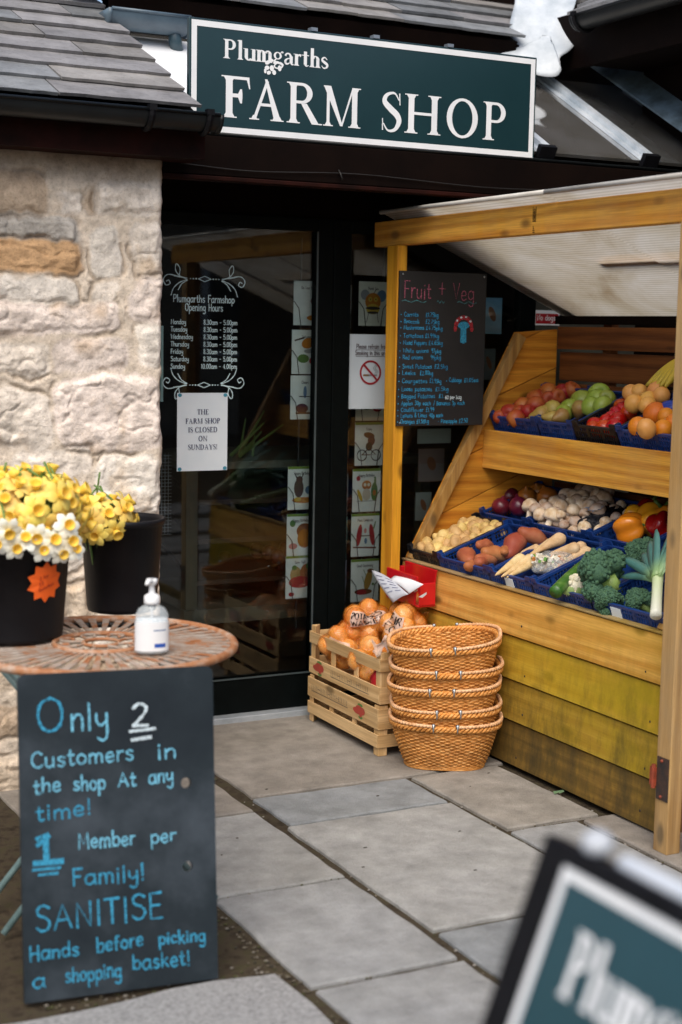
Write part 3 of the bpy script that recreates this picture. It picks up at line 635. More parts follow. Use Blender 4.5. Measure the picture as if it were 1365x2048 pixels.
# glazed lean-to roof over the porch, reflecting the sky
M_roofglass, N_, L_, B_ = mk('dark roof glazing')
B_.inputs['Base Color'].default_value = (.018, .016, .013, 1); B_.inputs['Roughness'].default_value = .04; B_.inputs['Specular IOR Level'].default_value = 1.0; B_.inputs['Metallic'].default_value = .75; B_.inputs['Coat Weight'].default_value = 1; B_.inputs['Coat Roughness'].default_value = .02
v_ = tc(N_, L_, (1, 1, 1)); dn = nz(N_, L_, 6, v_, 6, .7)
L_.new(ramp(N_, L_, dn, [(.4, (.42, .41, .4)), (.75, (.26, .24, .2))]), B_.inputs['Base Color'])
GP = math.atan2(.42, .76); gl0 = (4.772, 2.158)
def gp(x, t, h=0): return Vector((x, gl0[0]+t*math.cos(GP)-h*math.sin(GP), gl0[1]+t*math.sin(GP)+h*math.cos(GP)))
bars_x = [1.76, 2.3, 2.80, at(1085, 305, 'Y', 4.772).x, at(1292, 322, 'Y', 4.772).x, 4.25]
gr = MB()
for a, b in zip(bars_x[:-1], bars_x[1:]): gr.prism([gp(a+.004, 0), gp(b-.004, 0), gp(b-.004, .86), gp(a+.004, .86)], [gp(a+.004, 0, .012), gp(b-.004, 0, .012), gp(b-.004, .86, .012), gp(a+.004, .86, .012)])
gro = gr.build('glass_roof', M_roofglass, shop)
gr = MB(); gr.prism([gp(1.84, .02, .0125), gp(2.26, .02, .0125), gp(2.26, .80, .0125), gp(1.84, .80, .0125)], [gp(1.84, .02, .018), gp(2.26, .02, .018), gp(2.26, .80, .018), gp(1.84, .80, .018)]); gr.build('sky_white_sheet', pm('white of mirrored sky', (.86, .88, .9), (.78, .8, .83), .3, 6, .03), gro)  # added white sheet stands for the bright sky mirrored in this bay
for x in bars_x:
    k = MB(); k.prism([gp(x-.034, -.004, .013), gp(x+.034, -.004, .013), gp(x+.034, .87, .013), gp(x-.034, .87, .013)], [gp(x-.03, -.004, .022), gp(x+.03, -.004, .022), gp(x+.03, .87, .022), gp(x-.03, .87, .022)])
    k.prism([gp(x-.012, -.004, .0225), gp(x+.03, -.004, .0225), gp(x+.03, .87, .0225), gp(x-.012, .87, .0225)], [gp(x-.008, -.004, .04), gp(x+.024, -.004, .04), gp(x+.024, .87, .04), gp(x-.008, .87, .04)])
    k.build('glazing_bar', M_lead, gro)
    if 1.9 < x < 3.1: continue
    k = MB(); k.prism([gp(x-.036, -.03, -.005), gp(x+.036, -.03, -.005), gp(x+.036, -.006, -.005), gp(x-.036, -.006, -.005)], [gp(x-.036, -.03, .045), gp(x+.036, -.03, .045), gp(x+.036, -.006, .045), gp(x-.036, -.006, .045)])
    k.build('bar_end', M_black, gro)
gutter('gutter', (1.80, 4.76, 2.135), (4.2, 4.76, 2.135), .022, (0, -1, 0), endcap=False)
# main eaves gutter, left of the sign, and its pipe
gutter('gutter', (1.80, 5.37, 2.62), (2.10, 5.37, 2.62), .062, (0, -1, 0), pm('grey gutter', (.12, .17, .21), (.06, .09, .12), .35, 5, .1))
s_ = MB(); s_.tube(cr([(2.06, 5.37, 2.57), (2.065, 5.37, 2.53), (2.10, 5.42, 2.49), (2.16, 5.50, 2.46), (2.22, 5.52, 2.44)], 5), .024, 10); s_.build('downpipe', pm('blue grey pipe', (.05, .09, .11), (.03, .06, .08), .4), shop, True)
# white lead sheet dressed into the valley between the two roofs
P0 = Vector((3.68, 5.40, 2.65)); va = Vector((.25, .5, .75)).normalized(); vb = Vector((.85, -.5, .02)).normalized(); nl = va.cross(vb)
lp = [(980, 118), (1020, 100), (1020, 90), (1020, 70), (1020, 45), (1030, 10), (1040, -60), (1108, -70), (1158, -60), (1152, 5), (1142, 28), (1138, 42), (1146, 60), (1150, 75), (1148, 92), (1136, 108), (1122, 116), (1118, 126), (1123, 138), (1112, 148), (1080, 146), (1050, 140), (1000, 135)]
LP = cr([on(x, y, P0, nl) for x, y in lp], 3, True)
cen = on(1098, 70, P0, nl); l_ = MB(); nr = 9; m_ = len(LP); nl = nl if nl.y < 0 else -nl
for k in range(1, nr+1):
    for i, q in enumerate(LP):
        t = k/nr; a = cen.lerp(q, t); s2 = a.x*24+a.z*9
        l_.v.append(tuple(a+nl*(.008*math.sin(s2)+.006*math.sin(a.z*31+1)*t))); l_.c.append((1, 1, 1))
l_.v.append(tuple(cen)); l_.c.append((1, 1, 1))
l_.f = [((k-1)*m_+i, (k-1)*m_+(i+1) % m_, k*m_+(i+1) % m_, k*m_+i) for k in range(1, nr) for i in range(m_)]+[(nr*m_, (i+1) % m_, i) for i in range(m_)]; l_.m = [0]*len(l_.f)
lo_ = l_.build('lead_flashing', M_lead, shop, True); sm = lo_.modifiers.new('solid', 'SOLIDIFY'); sm.thickness = .004
# right hand wing: its eaves run towards the camera
gutter('gutter', (3.76, 1.2, 2.778), (3.76, 5.2, 2.778), .052, (-1, 0, 0), brk=(.995, .7))
s_ = MB(); s_.box((3.83, 1.0, 2.60), (3.86, 5.5, 2.83)); s_.box((3.862, 1.0, 2.60), (4.15, 5.24, 2.625)); s_.box((4.12, 1.0, 0), (4.3, 5.24, 2.6)); s_.build('wing_wall', M_dkwood, shop)
s_ = MB(); s_.add([(3.72, .8, 2.77), (5.4, .8, 3.6), (5.4, 6.6, 3.6), (4.6, 6.4, 3.2), (3.74, 5.16, 2.775)], [(0, 1, 2, 3, 4)]); so2 = s_.build('roof_timber_backing', M_dkwood, shop)
s_ = MB(); s_.col = (.2, .2, .21)
for r0 in range(9):
    y = .8
    while y < 4.92+r0*.19:
        w_ = rnd.uniform(.25, .5); k = rnd.uniform(.8, 1.2); s_.col = (.22*k, .22*k, .225*k); x0 = 3.71+r0*.13; z0 = 2.785+(x0-3.71)*.494
        s_.prism([(x0, y, z0), (x0, y+w_-.005, z0), (x0+.25, y+w_-.005, z0+.115), (x0+.25, y, z0+.115)], [(x0, y, z0+.014), (x0, y+w_-.005, z0+.014), (x0+.25, y+w_-.005, z0+.118), (x0+.25, y, z0+.118)]); y += w_
s_.build('slate_roof', M_slate, shop)
s_ = MB(); s_.prism([(4.02, 4.78, 2.262), (4.13, 4.78, 2.262), (4.13, 5.5, 2.655), (4.02, 5.5, 2.655)], [(4.02, 4.78, 2.27), (4.13, 4.78, 2.34), (4.13, 5.5, 2.74), (4.02, 5.5, 2.664)]); s_.build('lead_flashing', pm('old lead', (.17, .24, .3), (.05, .07, .08), .45, 9, .4), shop)
# door: dark frame, one big pane, low rail
DY = 5.24
door = MB()
door.box((1.70, DY-.022, .02), (1.79, DY+.03, 1.915)); door.box((2.588, DY-.024, .0), (2.655, DY+.03, 1.915)); door.box((1.79, DY-.022, 1.868), (2.588, DY+.03, 1.915)); door.box((1.79, DY-.022, .022), (2.588, DY+.03, .158))
dr = door.build('door', M_frame, shop, bevel=.004)
g_ = MB(); g_.box((1.79, DY, .158), (2.588, DY+.006, 1.868)); g_.build('pane', M_glass, dr)
b_ = MB(); b_.bar((1.79, DY-.024, .1595), (2.588, DY-.024, .1595), .006, .005); b_.bar((2.586, DY-.024, .16), (2.586, DY-.024, 1.866), .004, .006); b_.build('glazing_bead', pm('bead', (.06, .08, .085), None, .35), dr)
th_ = MB(); th_.box((1.70, 5.17, -.005), (2.64, 5.23, .022)); th_.build('threshold', pm('aluminium sill', (.5, .54, .58), (.36, .4, .44), .4, 12, .1, metal=.4), shop, bevel=.003)
win = MB(); win.box((2.659, DY-.018, 0), (2.735, DY+.03, 1.915)); win.box((2.735, DY-.018, 1.868), (3.56, DY+.03, 1.915)); win.box((2.735, DY-.018, 0), (3.56, DY+.03, .3)); win.box((3.52, DY-.018, .3), (3.60, DY+.03, 1.868))
wn = win.build('shop_window', M_frame, shop, bevel=.004)
g_ = MB(); g_.box((2.735, DY, .3), (3.52, DY+.006, 1.868)); g_.build('pane', M_glass, wn)
s_ = MB(); s_.box((3.602, DY-.01, 0), (4.12, DY+.03, 1.915)); s_.build('wall_panel', pm('olive wall board', (.05, .048, .035), (.035, .033, .025), .6), shop)
# inside of the shop
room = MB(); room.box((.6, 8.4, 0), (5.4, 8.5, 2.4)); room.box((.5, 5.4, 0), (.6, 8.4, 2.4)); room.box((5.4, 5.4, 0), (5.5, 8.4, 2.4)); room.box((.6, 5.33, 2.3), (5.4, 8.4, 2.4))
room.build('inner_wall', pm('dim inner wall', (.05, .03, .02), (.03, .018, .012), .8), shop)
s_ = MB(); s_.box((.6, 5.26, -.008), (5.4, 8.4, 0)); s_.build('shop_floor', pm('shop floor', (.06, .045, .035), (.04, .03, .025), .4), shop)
# lettering on the glass
fr = face_front(DY); ly = MB(); lm = .0022
hx = 2.128
ll = at(344, 600, 'Y', DY); hc = (at(345, 600, 'Y', DY).x+at(472, 600, 'Y', DY).x)/2
def zpx(y): return at(409, y, 'Y', DY).z
for t, y0, wd in (('Plumgarths Farmshop', 605, .245), ('Opening Hours', 622, .152)): write(ly, t, hc-wd/2, zpx(y0), .0265, fr, .003, fit=wd)
xl, xr = at(342, 690, 'Y', DY).x, at(475, 690, 'Y', DY).x
for i, (dn_, hr) in enumerate([('Monday', '8.30am - 5.00pm'), ('Tuesday', '8.30am - 5.00pm'), ('Wednesday', '8.30am - 5.00pm'), ('Thursday', '8.30am - 5.00pm'), ('Friday', '8.30am - 5.00pm'), ('Saturday', '8.30am - 5.00pm'), ('Sunday', '10.00am - 4.00pm')]):
    zz = zpx(649+i*14.7); write(ly, dn_, xl, zz, .0172, fr, .0023, fit=text_w(dn_, .0172, .86)); w_ = .137 if i < 6 else .145; write(ly, hr, xr-w_, zz, .0172, fr, .0023, fit=w_)
def flourish(zc, up):
    for s_ in (-1, 1):
        P = lambda pts, n=5: [Vector((hc+s_*x, zc+up*z_, 0)) for x, z_ in [(q.x, q.y) for q in cr([(*p_, 0) for p_ in pts], n)]]
        for q in ([(.075, 0), (.11, .008), (.145, .012), (.162, -.006), (.152, -.026), (.136, -.02), (.142, -.008), (.15, -.012)], [(.075, 0), (.1, .01), (.115, .03), (.112, .052), (.098, .036), (.1, .012)], [(.07, -.004), (.1, -.016), (.122, -.036), (.132, -.062)], [(.068, -.006), (.09, -.02), (.104, -.042)], [(.07, .001), (.09, .004), (.12, .008)]):
            ribbon(ly, P(q), .0034, fr, lm)
        for k in range(3): disc(ly, hc+s_*(.034+k*.011), zc+up*.0*k, .0030-.0004*k, .0030-.0004*k, fr, lm+.0002)
    for a, b in (((-.025, 0), (0, .010)), ((0, .010), (.025, 0)), ((.025, 0), (0, -.010)), ((0, -.010), (-.025, 0))): ribbon(ly, [(hc+a[0], zc+a[1]), (hc+b[0], zc+b[1])], .0028, fr, lm+.0003)
flourish(zpx(558), 1); flourish(zpx(770), -1)
ly.build('opening_hours_lettering', pm('pale vinyl lettering', (.62, .8, .82), None, .6, 10, 0), dr)
# ------------------------------------------------------------------ shop sign
SY = 4.735
sign = thing('shop_sign', (2.55, SY, 2.13), 'long dark green shop sign with white border and white serif lettering above the door', 'sign')
s_ = MB(); s_.box((1.868, SY, 2.133), (3.231, SY+.022, 2.50)); s_.build('board', M_signgreen, sign, bevel=.002)
fs = face_front(SY); s_ = MB(); b0, b1 = .007, .030
for q in ((1.868+b0, 2.133+b0, 3.231-b0, 2.133+b1-.004), (1.868+b0, 2.50-b1+.004, 3.231-b0, 2.50-b0), (1.868+b0, 2.133+b1-.004, 1.868+b1-.004, 2.50-b1+.004), (3.231-b1+.004, 2.133+b1-.004, 3.231-b0, 2.50-b1+.004)): rect(s_, *q, fs, .0015)
s_.build('border', M_white, sign)
s_ = MB()
zb, zt = at(440, 233, 'Y', SY).z, at(445, 150, 'Y', SY).z
XS = [(1.979, 2.092), (2.079, 2.218), (2.218, 2.352), (2.352, 2.512), None, (2.580, 2.672), (2.676, 2.832), (2.845, 2.988), (3.002, 3.112)]
serif_text(s_, 'FARM', 0, zb, zt-zb, fs, xs=XS[:4]); s_.build('shop_lettering', M_white, sign); s_ = MB(); serif_text(s_, 'SHOP', 0, zb, zt-zb, fs, xs=XS[5:])
s_.build('shop_lettering', M_white, sign); s_ = MB()
z0 = at(443, 116, 'Y', SY).z; hc_ = at(447, 78, 'Y', SY).z-z0
wpl = sum(serif(c, .17)[1] for c in 'Plumgarths')*hc_
serif_text(s_, 'Plumgarths', 1.986, z0+.001, hc_, fs, sx=.392/wpl, T=.185)
s_.build('name_lettering', M_white, sign)
s_ = MB(); ex, ez = at(545, 134, 'Y', SY).x, at(545, 134, 'Y', SY).z       # a little bunch of plums and leaves under the name
SHR = .8
for i, (x, z, r1, r2, rt) in enumerate([(-.016, .012, .013, .008, .5), (-.004, .02, .012, .006, -.3), (.012, .014, .014, .006, .2), (-.018, -.004, .011, .009, .2), (-.002, -.004, .010, .012, 0), (-.012, -.018, .010, .008, .4), (.006, -.016, .009, .010, 0), (.024, -.002, .009, .012, .1), (-.024, -.014, .006, .01, 0), (.03, .012, .012, .005, -.5)]): disc(s_, ex+x*1.1, ez+z*1.1, r1*SHR, r2*SHR, fs, .0016+i*4e-5, 14, rt)
s_.build('fruit_emblem', M_white, sign)
s_ = MB()
for x in (2.32, 2.56, 2.86): s_.box((x-.012, SY-.003, 2.5005), (x+.012, SY+.024, 2.512)); s_.bar((x, SY+.012, 2.505), (x, SY+.14, 2.46), .012, .006)
s_.build('bracket', M_steel, sign)

# ------------------------------------------------------------------ fruit and vegetable stall
PINE_L, PINE_D = (.74, .37, .05), (.48, .18, .016)
M_wy = wood('pine along the stall', PINE_L, PINE_D, 1, 1, grey=.12)
M_wz = wood('upright pine', (.70, .34, .022), (.48, .19, .008), 2, .8)
M_wzn = wood('weathered upright pine', (.42, .25, .09), (.24, .13, .04), 2, .7, grey=.25)
M_wx = wood('pine end boards', (.66, .29, .03), (.42, .14, .010), 0, 1)
M_wg = wood('pine front boards with algae', PINE_L, PINE_D, 1, 1, green=.8)
M_wl = wood('wet bottom board', (.3, .16, .035), (.13, .065, .016), 1, 1, green=.3, weather=.6)
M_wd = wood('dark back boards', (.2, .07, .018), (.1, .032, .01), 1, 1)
M_nail = pm('nail head', (.05, .04, .035), None, .5, 30, .1, metal=.6)
stall = thing('produce_stall', (3.2, 4.25, 0), 'golden timber fruit and vegetable stall with stepped shelves and a clear plastic roof', 'market stall')
SX = 2.885; YN, YF = 3.472, 5.052
zs = [.004, .1595, .303, .4565, .612]
M_b1 = wood('top front board', (.74, .40, .10), (.50, .21, .035), 1, 1, green=.45)
M_b2 = wood('second front board', (.66, .40, .05), (.46, .23, .02), 1, 1.2, green=1.0)
M_b3 = wood('third front board', (.46, .27, .045), (.27, .13, .018), 1, 1, green=.8, weather=.1)
for i in range(4):
    b = MB(); lean = .010
    b.prism([(SX, YN, zs[i]+.005), (SX, YF, zs[i]+.005), (SX+.022, YF, zs[i]+.005), (SX+.022, YN, zs[i]+.005)], [(SX+lean, YN, zs[i+1]-.002), (SX+lean, YF, zs[i+1]-.002), (SX+.022, YF, zs[i+1]-.002), (SX+.022, YN, zs[i+1]-.002)])
    b.build('front_board', (M_wl, M_b3, M_b2, M_b1)[i], stall, bevel=.002); fb_ = COL.objects[-1]
    for y_ in (3.53, 4.2, 4.98):
        k = MB(); k.ell((SX+.003, y_+rnd.uniform(-.02, .02), zs[i]+.03+rnd.uniform(0, .02)), (.0025, .0045, .0045), 8, 5); k.build('nail', M_nail, fb_)
b = MB(); b.box((SX+.03, YN, .01), (SX+.036, YF, .605)); b.build('dark_gap_backing', M_dkwood, stall)  # added dark sheet so the gaps between the front boards read black
b = MB(); b.box((SX+.004, YN, .6135), (SX+.034, YF, .6205)); b.build('capping', wood('capping', (.42, .25, .09), (.24, .12, .035), 1, .5, green=.5, grey=.4), stall, bevel=.002)
b = MB(); b.prism([(3.238, YN, .966), (3.238, 5.036, .966), (3.262, 5.036, .966), (3.262, YN, .966)], [(3.243, YN, 1.116), (3.243, 5.036, 1.116), (3.262, 5.036, 1.116), (3.262, YN, 1.116)])
b.build('shelf_board', M_wy, stall, bevel=.002)
A1, A2 = R(20), R(24)
def shelf(x0, z0, a, ln): 
    b = MB(); c_, s_ = math.cos(a), math.sin(a); P = lambda x, z: (x0+x*c_-z*s_, z0+x*s_+z*c_)
    q = [P(0, 0), P(ln, 0), P(ln, -.018), P(0, -.018)]
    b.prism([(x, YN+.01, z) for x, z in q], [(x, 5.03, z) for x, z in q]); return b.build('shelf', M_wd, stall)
shelf(2.92, .583, A1, .68); shelf(3.275, 1.085, A2, .33)
# end panels of slanting boards
def clip(poly, n, c):
    out = []
    for i in range(len(poly)):
        a, b_ = poly[i], poly[(i+1) % len(poly)]; da = a[0]*n[0]+a[1]*n[1]-c; db = b_[0]*n[0]+b_[1]*n[1]-c
        if da >= 0: out.append(a)
        if da*db < 0: t = da/(da-db); out.append((a[0]+(b_[0]-a[0])*t, a[1]+(b_[1]-a[1])*t))
    return out
outline = [(2.91, .01), (2.91, .625), (3.382, 1.50), (3.58, 1.515), (3.58, .01)]
nn_ = (-math.sin(R(22)), math.cos(R(22))); cs = [(2.938*nn_[0]+.739*nn_[1])+k for k in (-1.2, -.52, -.36, -.18, 0, .168, .336, .5, .9)]
for Y0, Y1 in ((5.036, 5.056), (YN-.0, YN+.02)):
    for a, b_ in zip(cs[:-1], cs[1:]):
        pl_ = clip(clip(outline, nn_, a+.002), (-nn_[0], -nn_[1]), -b_+.001)
        if len(pl_) > 2:
            b = MB(); jy = rnd.uniform(0, .002); b.prism([(x, Y0+jy, z) for x, z in pl_], [(x, Y1, z) for x, z in pl_]); b.build('end_board', M_wx, stall, bevel=.0015)
    yb0, yb1 = (Y0-.03, Y0-.0005) if Y0 > 5 else (Y1+.0005, Y1+.03)
    b = MB(); e0, e1 = Vector((2.902, 0, .625)), Vector((3.372, 0, 1.497)); d_ = (e1-e0).normalized(); p_ = Vector((d_.z, 0, -d_.x))
    q = [e0, e1, e1+p_*.042, e0+p_*.042]; b.prism([(v.x, yb0, v.z) for v in q], [(v.x, yb1+ (.02 if Y0 > 5 else -.02), v.z) for v in q]) if False else b.prism([(v.x, yb0, v.z) for v in q], [(v.x, yb1, v.z) for v in q])
    b.build('end_batten', wood('batten', (.46, .25, .06), (.3, .14, .025), 2, .6, grey=.2), stall, bevel=.002)
# posts, beam and hinge
PX = 2.80
fy = at(775, 495, 'X', PX).y
b = MB(); b.box((PX, fy-.082, 0), (PX+.04, fy, 1.815)); b.build('post', M_wz, stall, bevel=.003)
b = MB(); b.box((PX+.041, fy-.05, 1.1), (PX+.06, fy-.01, 1.815)); b.build('post', M_wz, stall, bevel=.002)
ny = at(1350, 700, 'X', PX).y
b = MB(); b.box((PX, ny-.062, 0), (PX+.05, ny, 1.815)); b.build('post', M_wzn, stall, bevel=.003)
b = MB(); b.box((PX+.055, ny-.1, .06), (PX+.085, ny-.03, 1.815)); b.build('post', wood('old red post', (.3, .12, .05), (.16, .06, .025), 2, .4, grey=.25), stall, bevel=.003)
b = MB(); b.box((PX+.03, ny-.6, .08), (PX+.06, ny-.105, .12)); b.build('bottom_rail', M_wl, stall, bevel=.002)
b = MB(); b.box((2.822, 3.1, 1.8165), (2.868, 5.203, 1.911)); beam = b.build('front_beam', M_wy, stall, bevel=.004)
fx = (Vector((2.822, 0, 0)), -VY, VZ, -VX); b = MB()      # the timber merchant's stamp
ys, zst = at(1070, 430, 'X', 2.822).y, 1.88
for k in range(3): annulus(b, -ys, zst-.014*k+.012, .003, .0055, fx, .001+.0001*k, 12); rect(b, -ys-.008, zst-.014*k+.004, -ys+.008, zst-.014*k+.006, fx, .0012)
for k in range(4): rect(b, -ys-.009, zst-.042-.006*k, -ys-.002+.002*k, zst-.0395-.006*k, fx, .001)
rect(b, -ys-.0095, zst-.025, -ys-.0075, zst+.024, fx, .0013); rect(b, -ys+.0075, zst-.025, -ys+.0095, zst+.024, fx, .0013)
b.build('stamp', M_black, beam)
h = MB(); hy, hz_ = ny-.03, .22
h.box((PX-.004, hy-.028, .158), (PX-.0005, hy+.022, .285)); h.build('hinge', pm('rusty dark hinge', (.02, .018, .018), (.06, .03, .02), .6, 40, .4), stall)
h = MB(); h.box((PX-.012, hy+.022, .195), (PX-.004, hy+.044, .25)); h.tube([(PX-.009, hy+.03, .188), (PX-.009, hy+.03, .258)], .007, 8)
for z_ in (.168, .275): h.ell((PX-.005, hy, z_), .005, 8, 5)
h.build('latch', pm('red latch paint', (.3, .05, .02), (.16, .03, .012), .55, 40, .2), stall)
# back boards
for z0, z1, x in ((.02, .9, 3.585), (1.0, 1.18, 3.59), (1.192, 1.30, 3.583), (1.312, 1.425, 3.59), (1.437, 1.525, 3.575)):
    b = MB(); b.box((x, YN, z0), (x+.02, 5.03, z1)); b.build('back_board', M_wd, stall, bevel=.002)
for y in (4.72, 4.1, 3.6):
    b = MB(); b.box((3.606, y, .02), (3.64, y+.05, 1.56)); b.build('back_post', M_wd, stall)
# twin-wall plastic roof, higher at the front, ribs running along the stall
m, N, L, B = mk('twin wall plastic'); N.remove(B); out = N['Material Output']
gpos = N.new('ShaderNodeNewGeometry'); sp = N.new('ShaderNodeSeparateXYZ'); L.new(gpos.outputs['Position'], sp.inputs[0])
rib = mth(N, L, 'POWER', mth(N, L, 'ADD', mth(N, L, 'MULTIPLY', mth(N, L, 'SINE', mth(N, L, 'MULTIPLY', sp.outputs[0], 2*math.pi/.0145)), .5), .5), 2.0)
dirt = nz(N, L, 3.0, tc(N, L, (1.2, .8, 1)), 7, .65, .6)
dc = ramp(N, L, dirt, [(.25, (.42, .34, .23)), (.45, (.62, .57, .47)), (.7, (.8, .79, .76))])
cc = mix(N, L, mth(N, L, 'MULTIPLY', rib, .34), dc, (.2, .15, .1))
tl = N.new('ShaderNodeBsdfTranslucent'); L.new(cc, tl.inputs[0]); df = N.new('ShaderNodeBsdfPrincipled'); L.new(cc, df.inputs['Base Color']); df.inputs['Roughness'].default_value = .25
ms = N.new('ShaderNodeMixShader'); ms.inputs[0].default_value = .68; L.new(df.outputs[0], ms.inputs[1]); L.new(tl.outputs[0], ms.inputs[2])
tp = N.new('ShaderNodeBsdfTransparent'); ms2 = N.new('ShaderNodeMixShader'); ms2.inputs[0].default_value = .1; L.new(ms.outputs[0], ms2.inputs[1]); L.new(tp.outputs[0], ms2.inputs[2])
L.new(ms2.outputs[0], out.inputs[0]); M_roof = m
b = MB(); rs = .435
rz = lambda x: 1.9125+(2.822-x)*rs
pr_ = [2.772, 2.80, 2.87, 3.0, 3.2, 3.4, 3.58, 3.67]
for y0, y1 in ((2.95, 3.99), (3.994, 5.06)):
    vs = [(x, y, rz(x)+.004*(y0 > 3.9)) for x in pr_ for y in (y0, y1)]; b.add(vs, [(2*i, 2*i+1, 2*i+3, 2*i+2) for i in range(len(pr_)-1)])
b.build('roof_sheet', M_roof, stall)
b = MB()
for y0, y1 in ((2.95, 3.99), (3.994, 5.06)):
    b.tube([(2.77, y0, rz(2.77)+.003), (2.77, y1, rz(2.77)+.003)], .008, 8)
b.build('roof_edging', pm('clear edging strip', (.62, .6, .56), (.45, .42, .37), .3, 6, .05), stall, True)
for y in (3.3, 4.98):      # rafters lie on top of the sheet and show through it as shadows
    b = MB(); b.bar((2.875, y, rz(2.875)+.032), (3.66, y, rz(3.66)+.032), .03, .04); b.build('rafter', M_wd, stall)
b = MB(); b.box((3.225, 3.55, rz(3.225)+.006), (3.25, 4.3, rz(3.225)+.03)); b.build('purlin', M_wy, stall, bevel=.002)
b = MB(); b.box((3.575, 3.0, 1.535), (3.605, 5.05, 1.568)); b.build('back_rail', M_dkwood, stall)

# ------------------------------------------------------------------ plastic trays
M_blue = pm('blue plastic tray', (.008, .045, .2), (.006, .03, .15), .4, 18, .1)
M_tblk = pm('black plastic tray', (.010, .011, .015), (.006, .007, .01), .4, 18, .1)
def tray(mat, org, ang, wd, dp, ht, label, lab=0):
    """perforated harvest tray; org = lower front edge at its far end; wd runs towards the camera (-Y), dp up the shelf"""
    c_, s_ = math.cos(ang), math.sin(ang)
    T = Matrix(((c_, 0, -s_, org[0]), (0, -1, 0, org[1]), (s_, 0, c_, org[2]), (0, 0, 0, 1)))     # local x = depth, y = width, z = up
    b = MB(); W_, D_, H_ = wd, dp, ht; t = .004
    b.box((0, 0, 0), (D_, W_, .005), T)
    def wall(p, q, off):
        p, q = Vector(p), Vector(q); ln = (q-p).length; d = (q-p)/ln; n_ = Vector((-d.y, d.x, 0))*off
        def bx(a, e, z0, z1, th=t):
            v = [p+d*a, p+d*e, p+d*e+n_*th, p+d*a+n_*th]; b.prism([T @ Vector((x.x, x.y, z0)) for x in v], [T @ Vector((x.x, x.y, z1)) for x in v])
        bx(0, ln, .005, .014); bx(0, ln, H_*.36, H_*.42, .0035); bx(0, ln, H_*.66, H_*.72, .0035)
        bx(-.002, ln+.002, H_-.009, H_, .009)
        seg = max(2, int(round(ln/.075)))
        for i in range(seg+1): a = ln*i/seg; bx(max(0, a-.008), min(ln, a+.008), .0138, H_-.0085, .0045)
        k = int(ln/.0125)
        for i in range(1, k): a = ln*i/k; bx(a-.0018, a+.0018, .0137, H_-.0086, .003)
    wall((0, 0, 0), (0, W_, 0), -1); wall((D_, W_, 0), (D_, 0, 0), -1); wall((D_, 0, 0), (0, 0, 0), -1); wall((0, W_, 0), (D_, W_, 0), -1)
    for x in (0, D_):      # stacking ears at the corners
        for y in (0, W_):
            sx, sy = (1 if x == 0 else -1), (1 if y == 0 else -1)
            P = lambda a, c2, z: T @ Vector((x+sx*a, y+sy*c2, z))
            b.prism([P(0, 0, H_-.02), P(.03, 0, H_-.02), P(.03, .005, H_-.02), P(.005, .005, H_-.02), P(.005, .038, H_-.02), P(0, .038, H_-.02)], [P(0, 0, H_+.016), P(.024, 0, H_+.016), P(.024, .005, H_+.016), P(.005, .005, H_+.016), P(.005, .03, H_+.016), P(0, .03, H_+.016)])
            b.prism([P(.003, .003, .005), P(.014, .003, .005), P(.003, .016, .005)], [P(.003, .003, H_), P(.014, .003, H_), P(.003, .016, H_)])
    root = thing('produce_tray', org, label, 'produce tray', 'plastic trays on the stall shelves')
    b.build('tray_body', mat, root)
    if lab:
        l_ = MB(); l_.prism([T @ Vector(v) for v in ((-.001, lab, H_*.3), (-.001, lab+.05, H_*.3), (-.001, lab+.05, H_*.85), (-.001, lab, H_*.85))], [T @ Vector(v) for v in ((-.0025, lab, H_*.3), (-.0025, lab+.05, H_*.3), (-.0025, lab+.05, H_*.85), (-.0025, lab, H_*.85))])
        l_.build('tray_label', M_paper, root)
    return T
X1, Z1 = 2.926, .598
fr_row = [(M_tblk, 5.03, .222, 'black perforated tray of small pale potatoes at the lower front of the stall'), (M_blue, 4.805, .348, 'blue perforated tray holding sweet potatoes'), (M_blue, 4.454, .262, 'blue perforated tray holding parsnips'), (M_blue, 4.188, .33, 'blue perforated tray of courgettes, cauliflower and the big broccoli'), (M_blue, 3.854, .36, 'blue perforated tray under the leeks beside the near post')]
TF = [tray(m_, (X1, y, Z1), A1, w_, .335, .066, lb, lab=(.1 if i in (2, 4) else 0)) for i, (m_, y, w_, lb) in enumerate(fr_row)]
X2, Z2 = X1+.35*math.cos(A1), Z1+.35*math.sin(A1)
TB = [tray(m_, (X2, y, Z2), A1, w_, .30, .075, lb) for m_, y, w_, lb in [(M_blue, 5.03, .33, 'blue tray of red and brown onions on the lower shelf'), (M_blue, 4.695, .37, 'blue tray heaped with mushrooms'), (M_blue, 4.32, .30, 'blue tray holding a dark plastic bag between mushrooms and peppers'), (M_blue, 4.015, .5, 'blue tray of orange and red peppers')]]
X3, Z3 = 3.288, 1.102
TT = [tray(m_, (X3, y, Z3), A2, w_, .29, .075, lb) for m_, y, w_, lb in [(M_blue, 5.02, .315, 'dark blue tray of red apples on the top shelf'), (M_blue, 4.70, .225, 'blue tray of green apples and brown pears on the top shelf'), (M_tblk, 4.472, .25, 'black tray of red tomatoes on the top shelf'), (M_blue, 4.218, .36, 'bright blue tray of oranges on the top shelf'), (M_blue, 3.853, .33, 'blue tray under the bananas beside the near post')]]

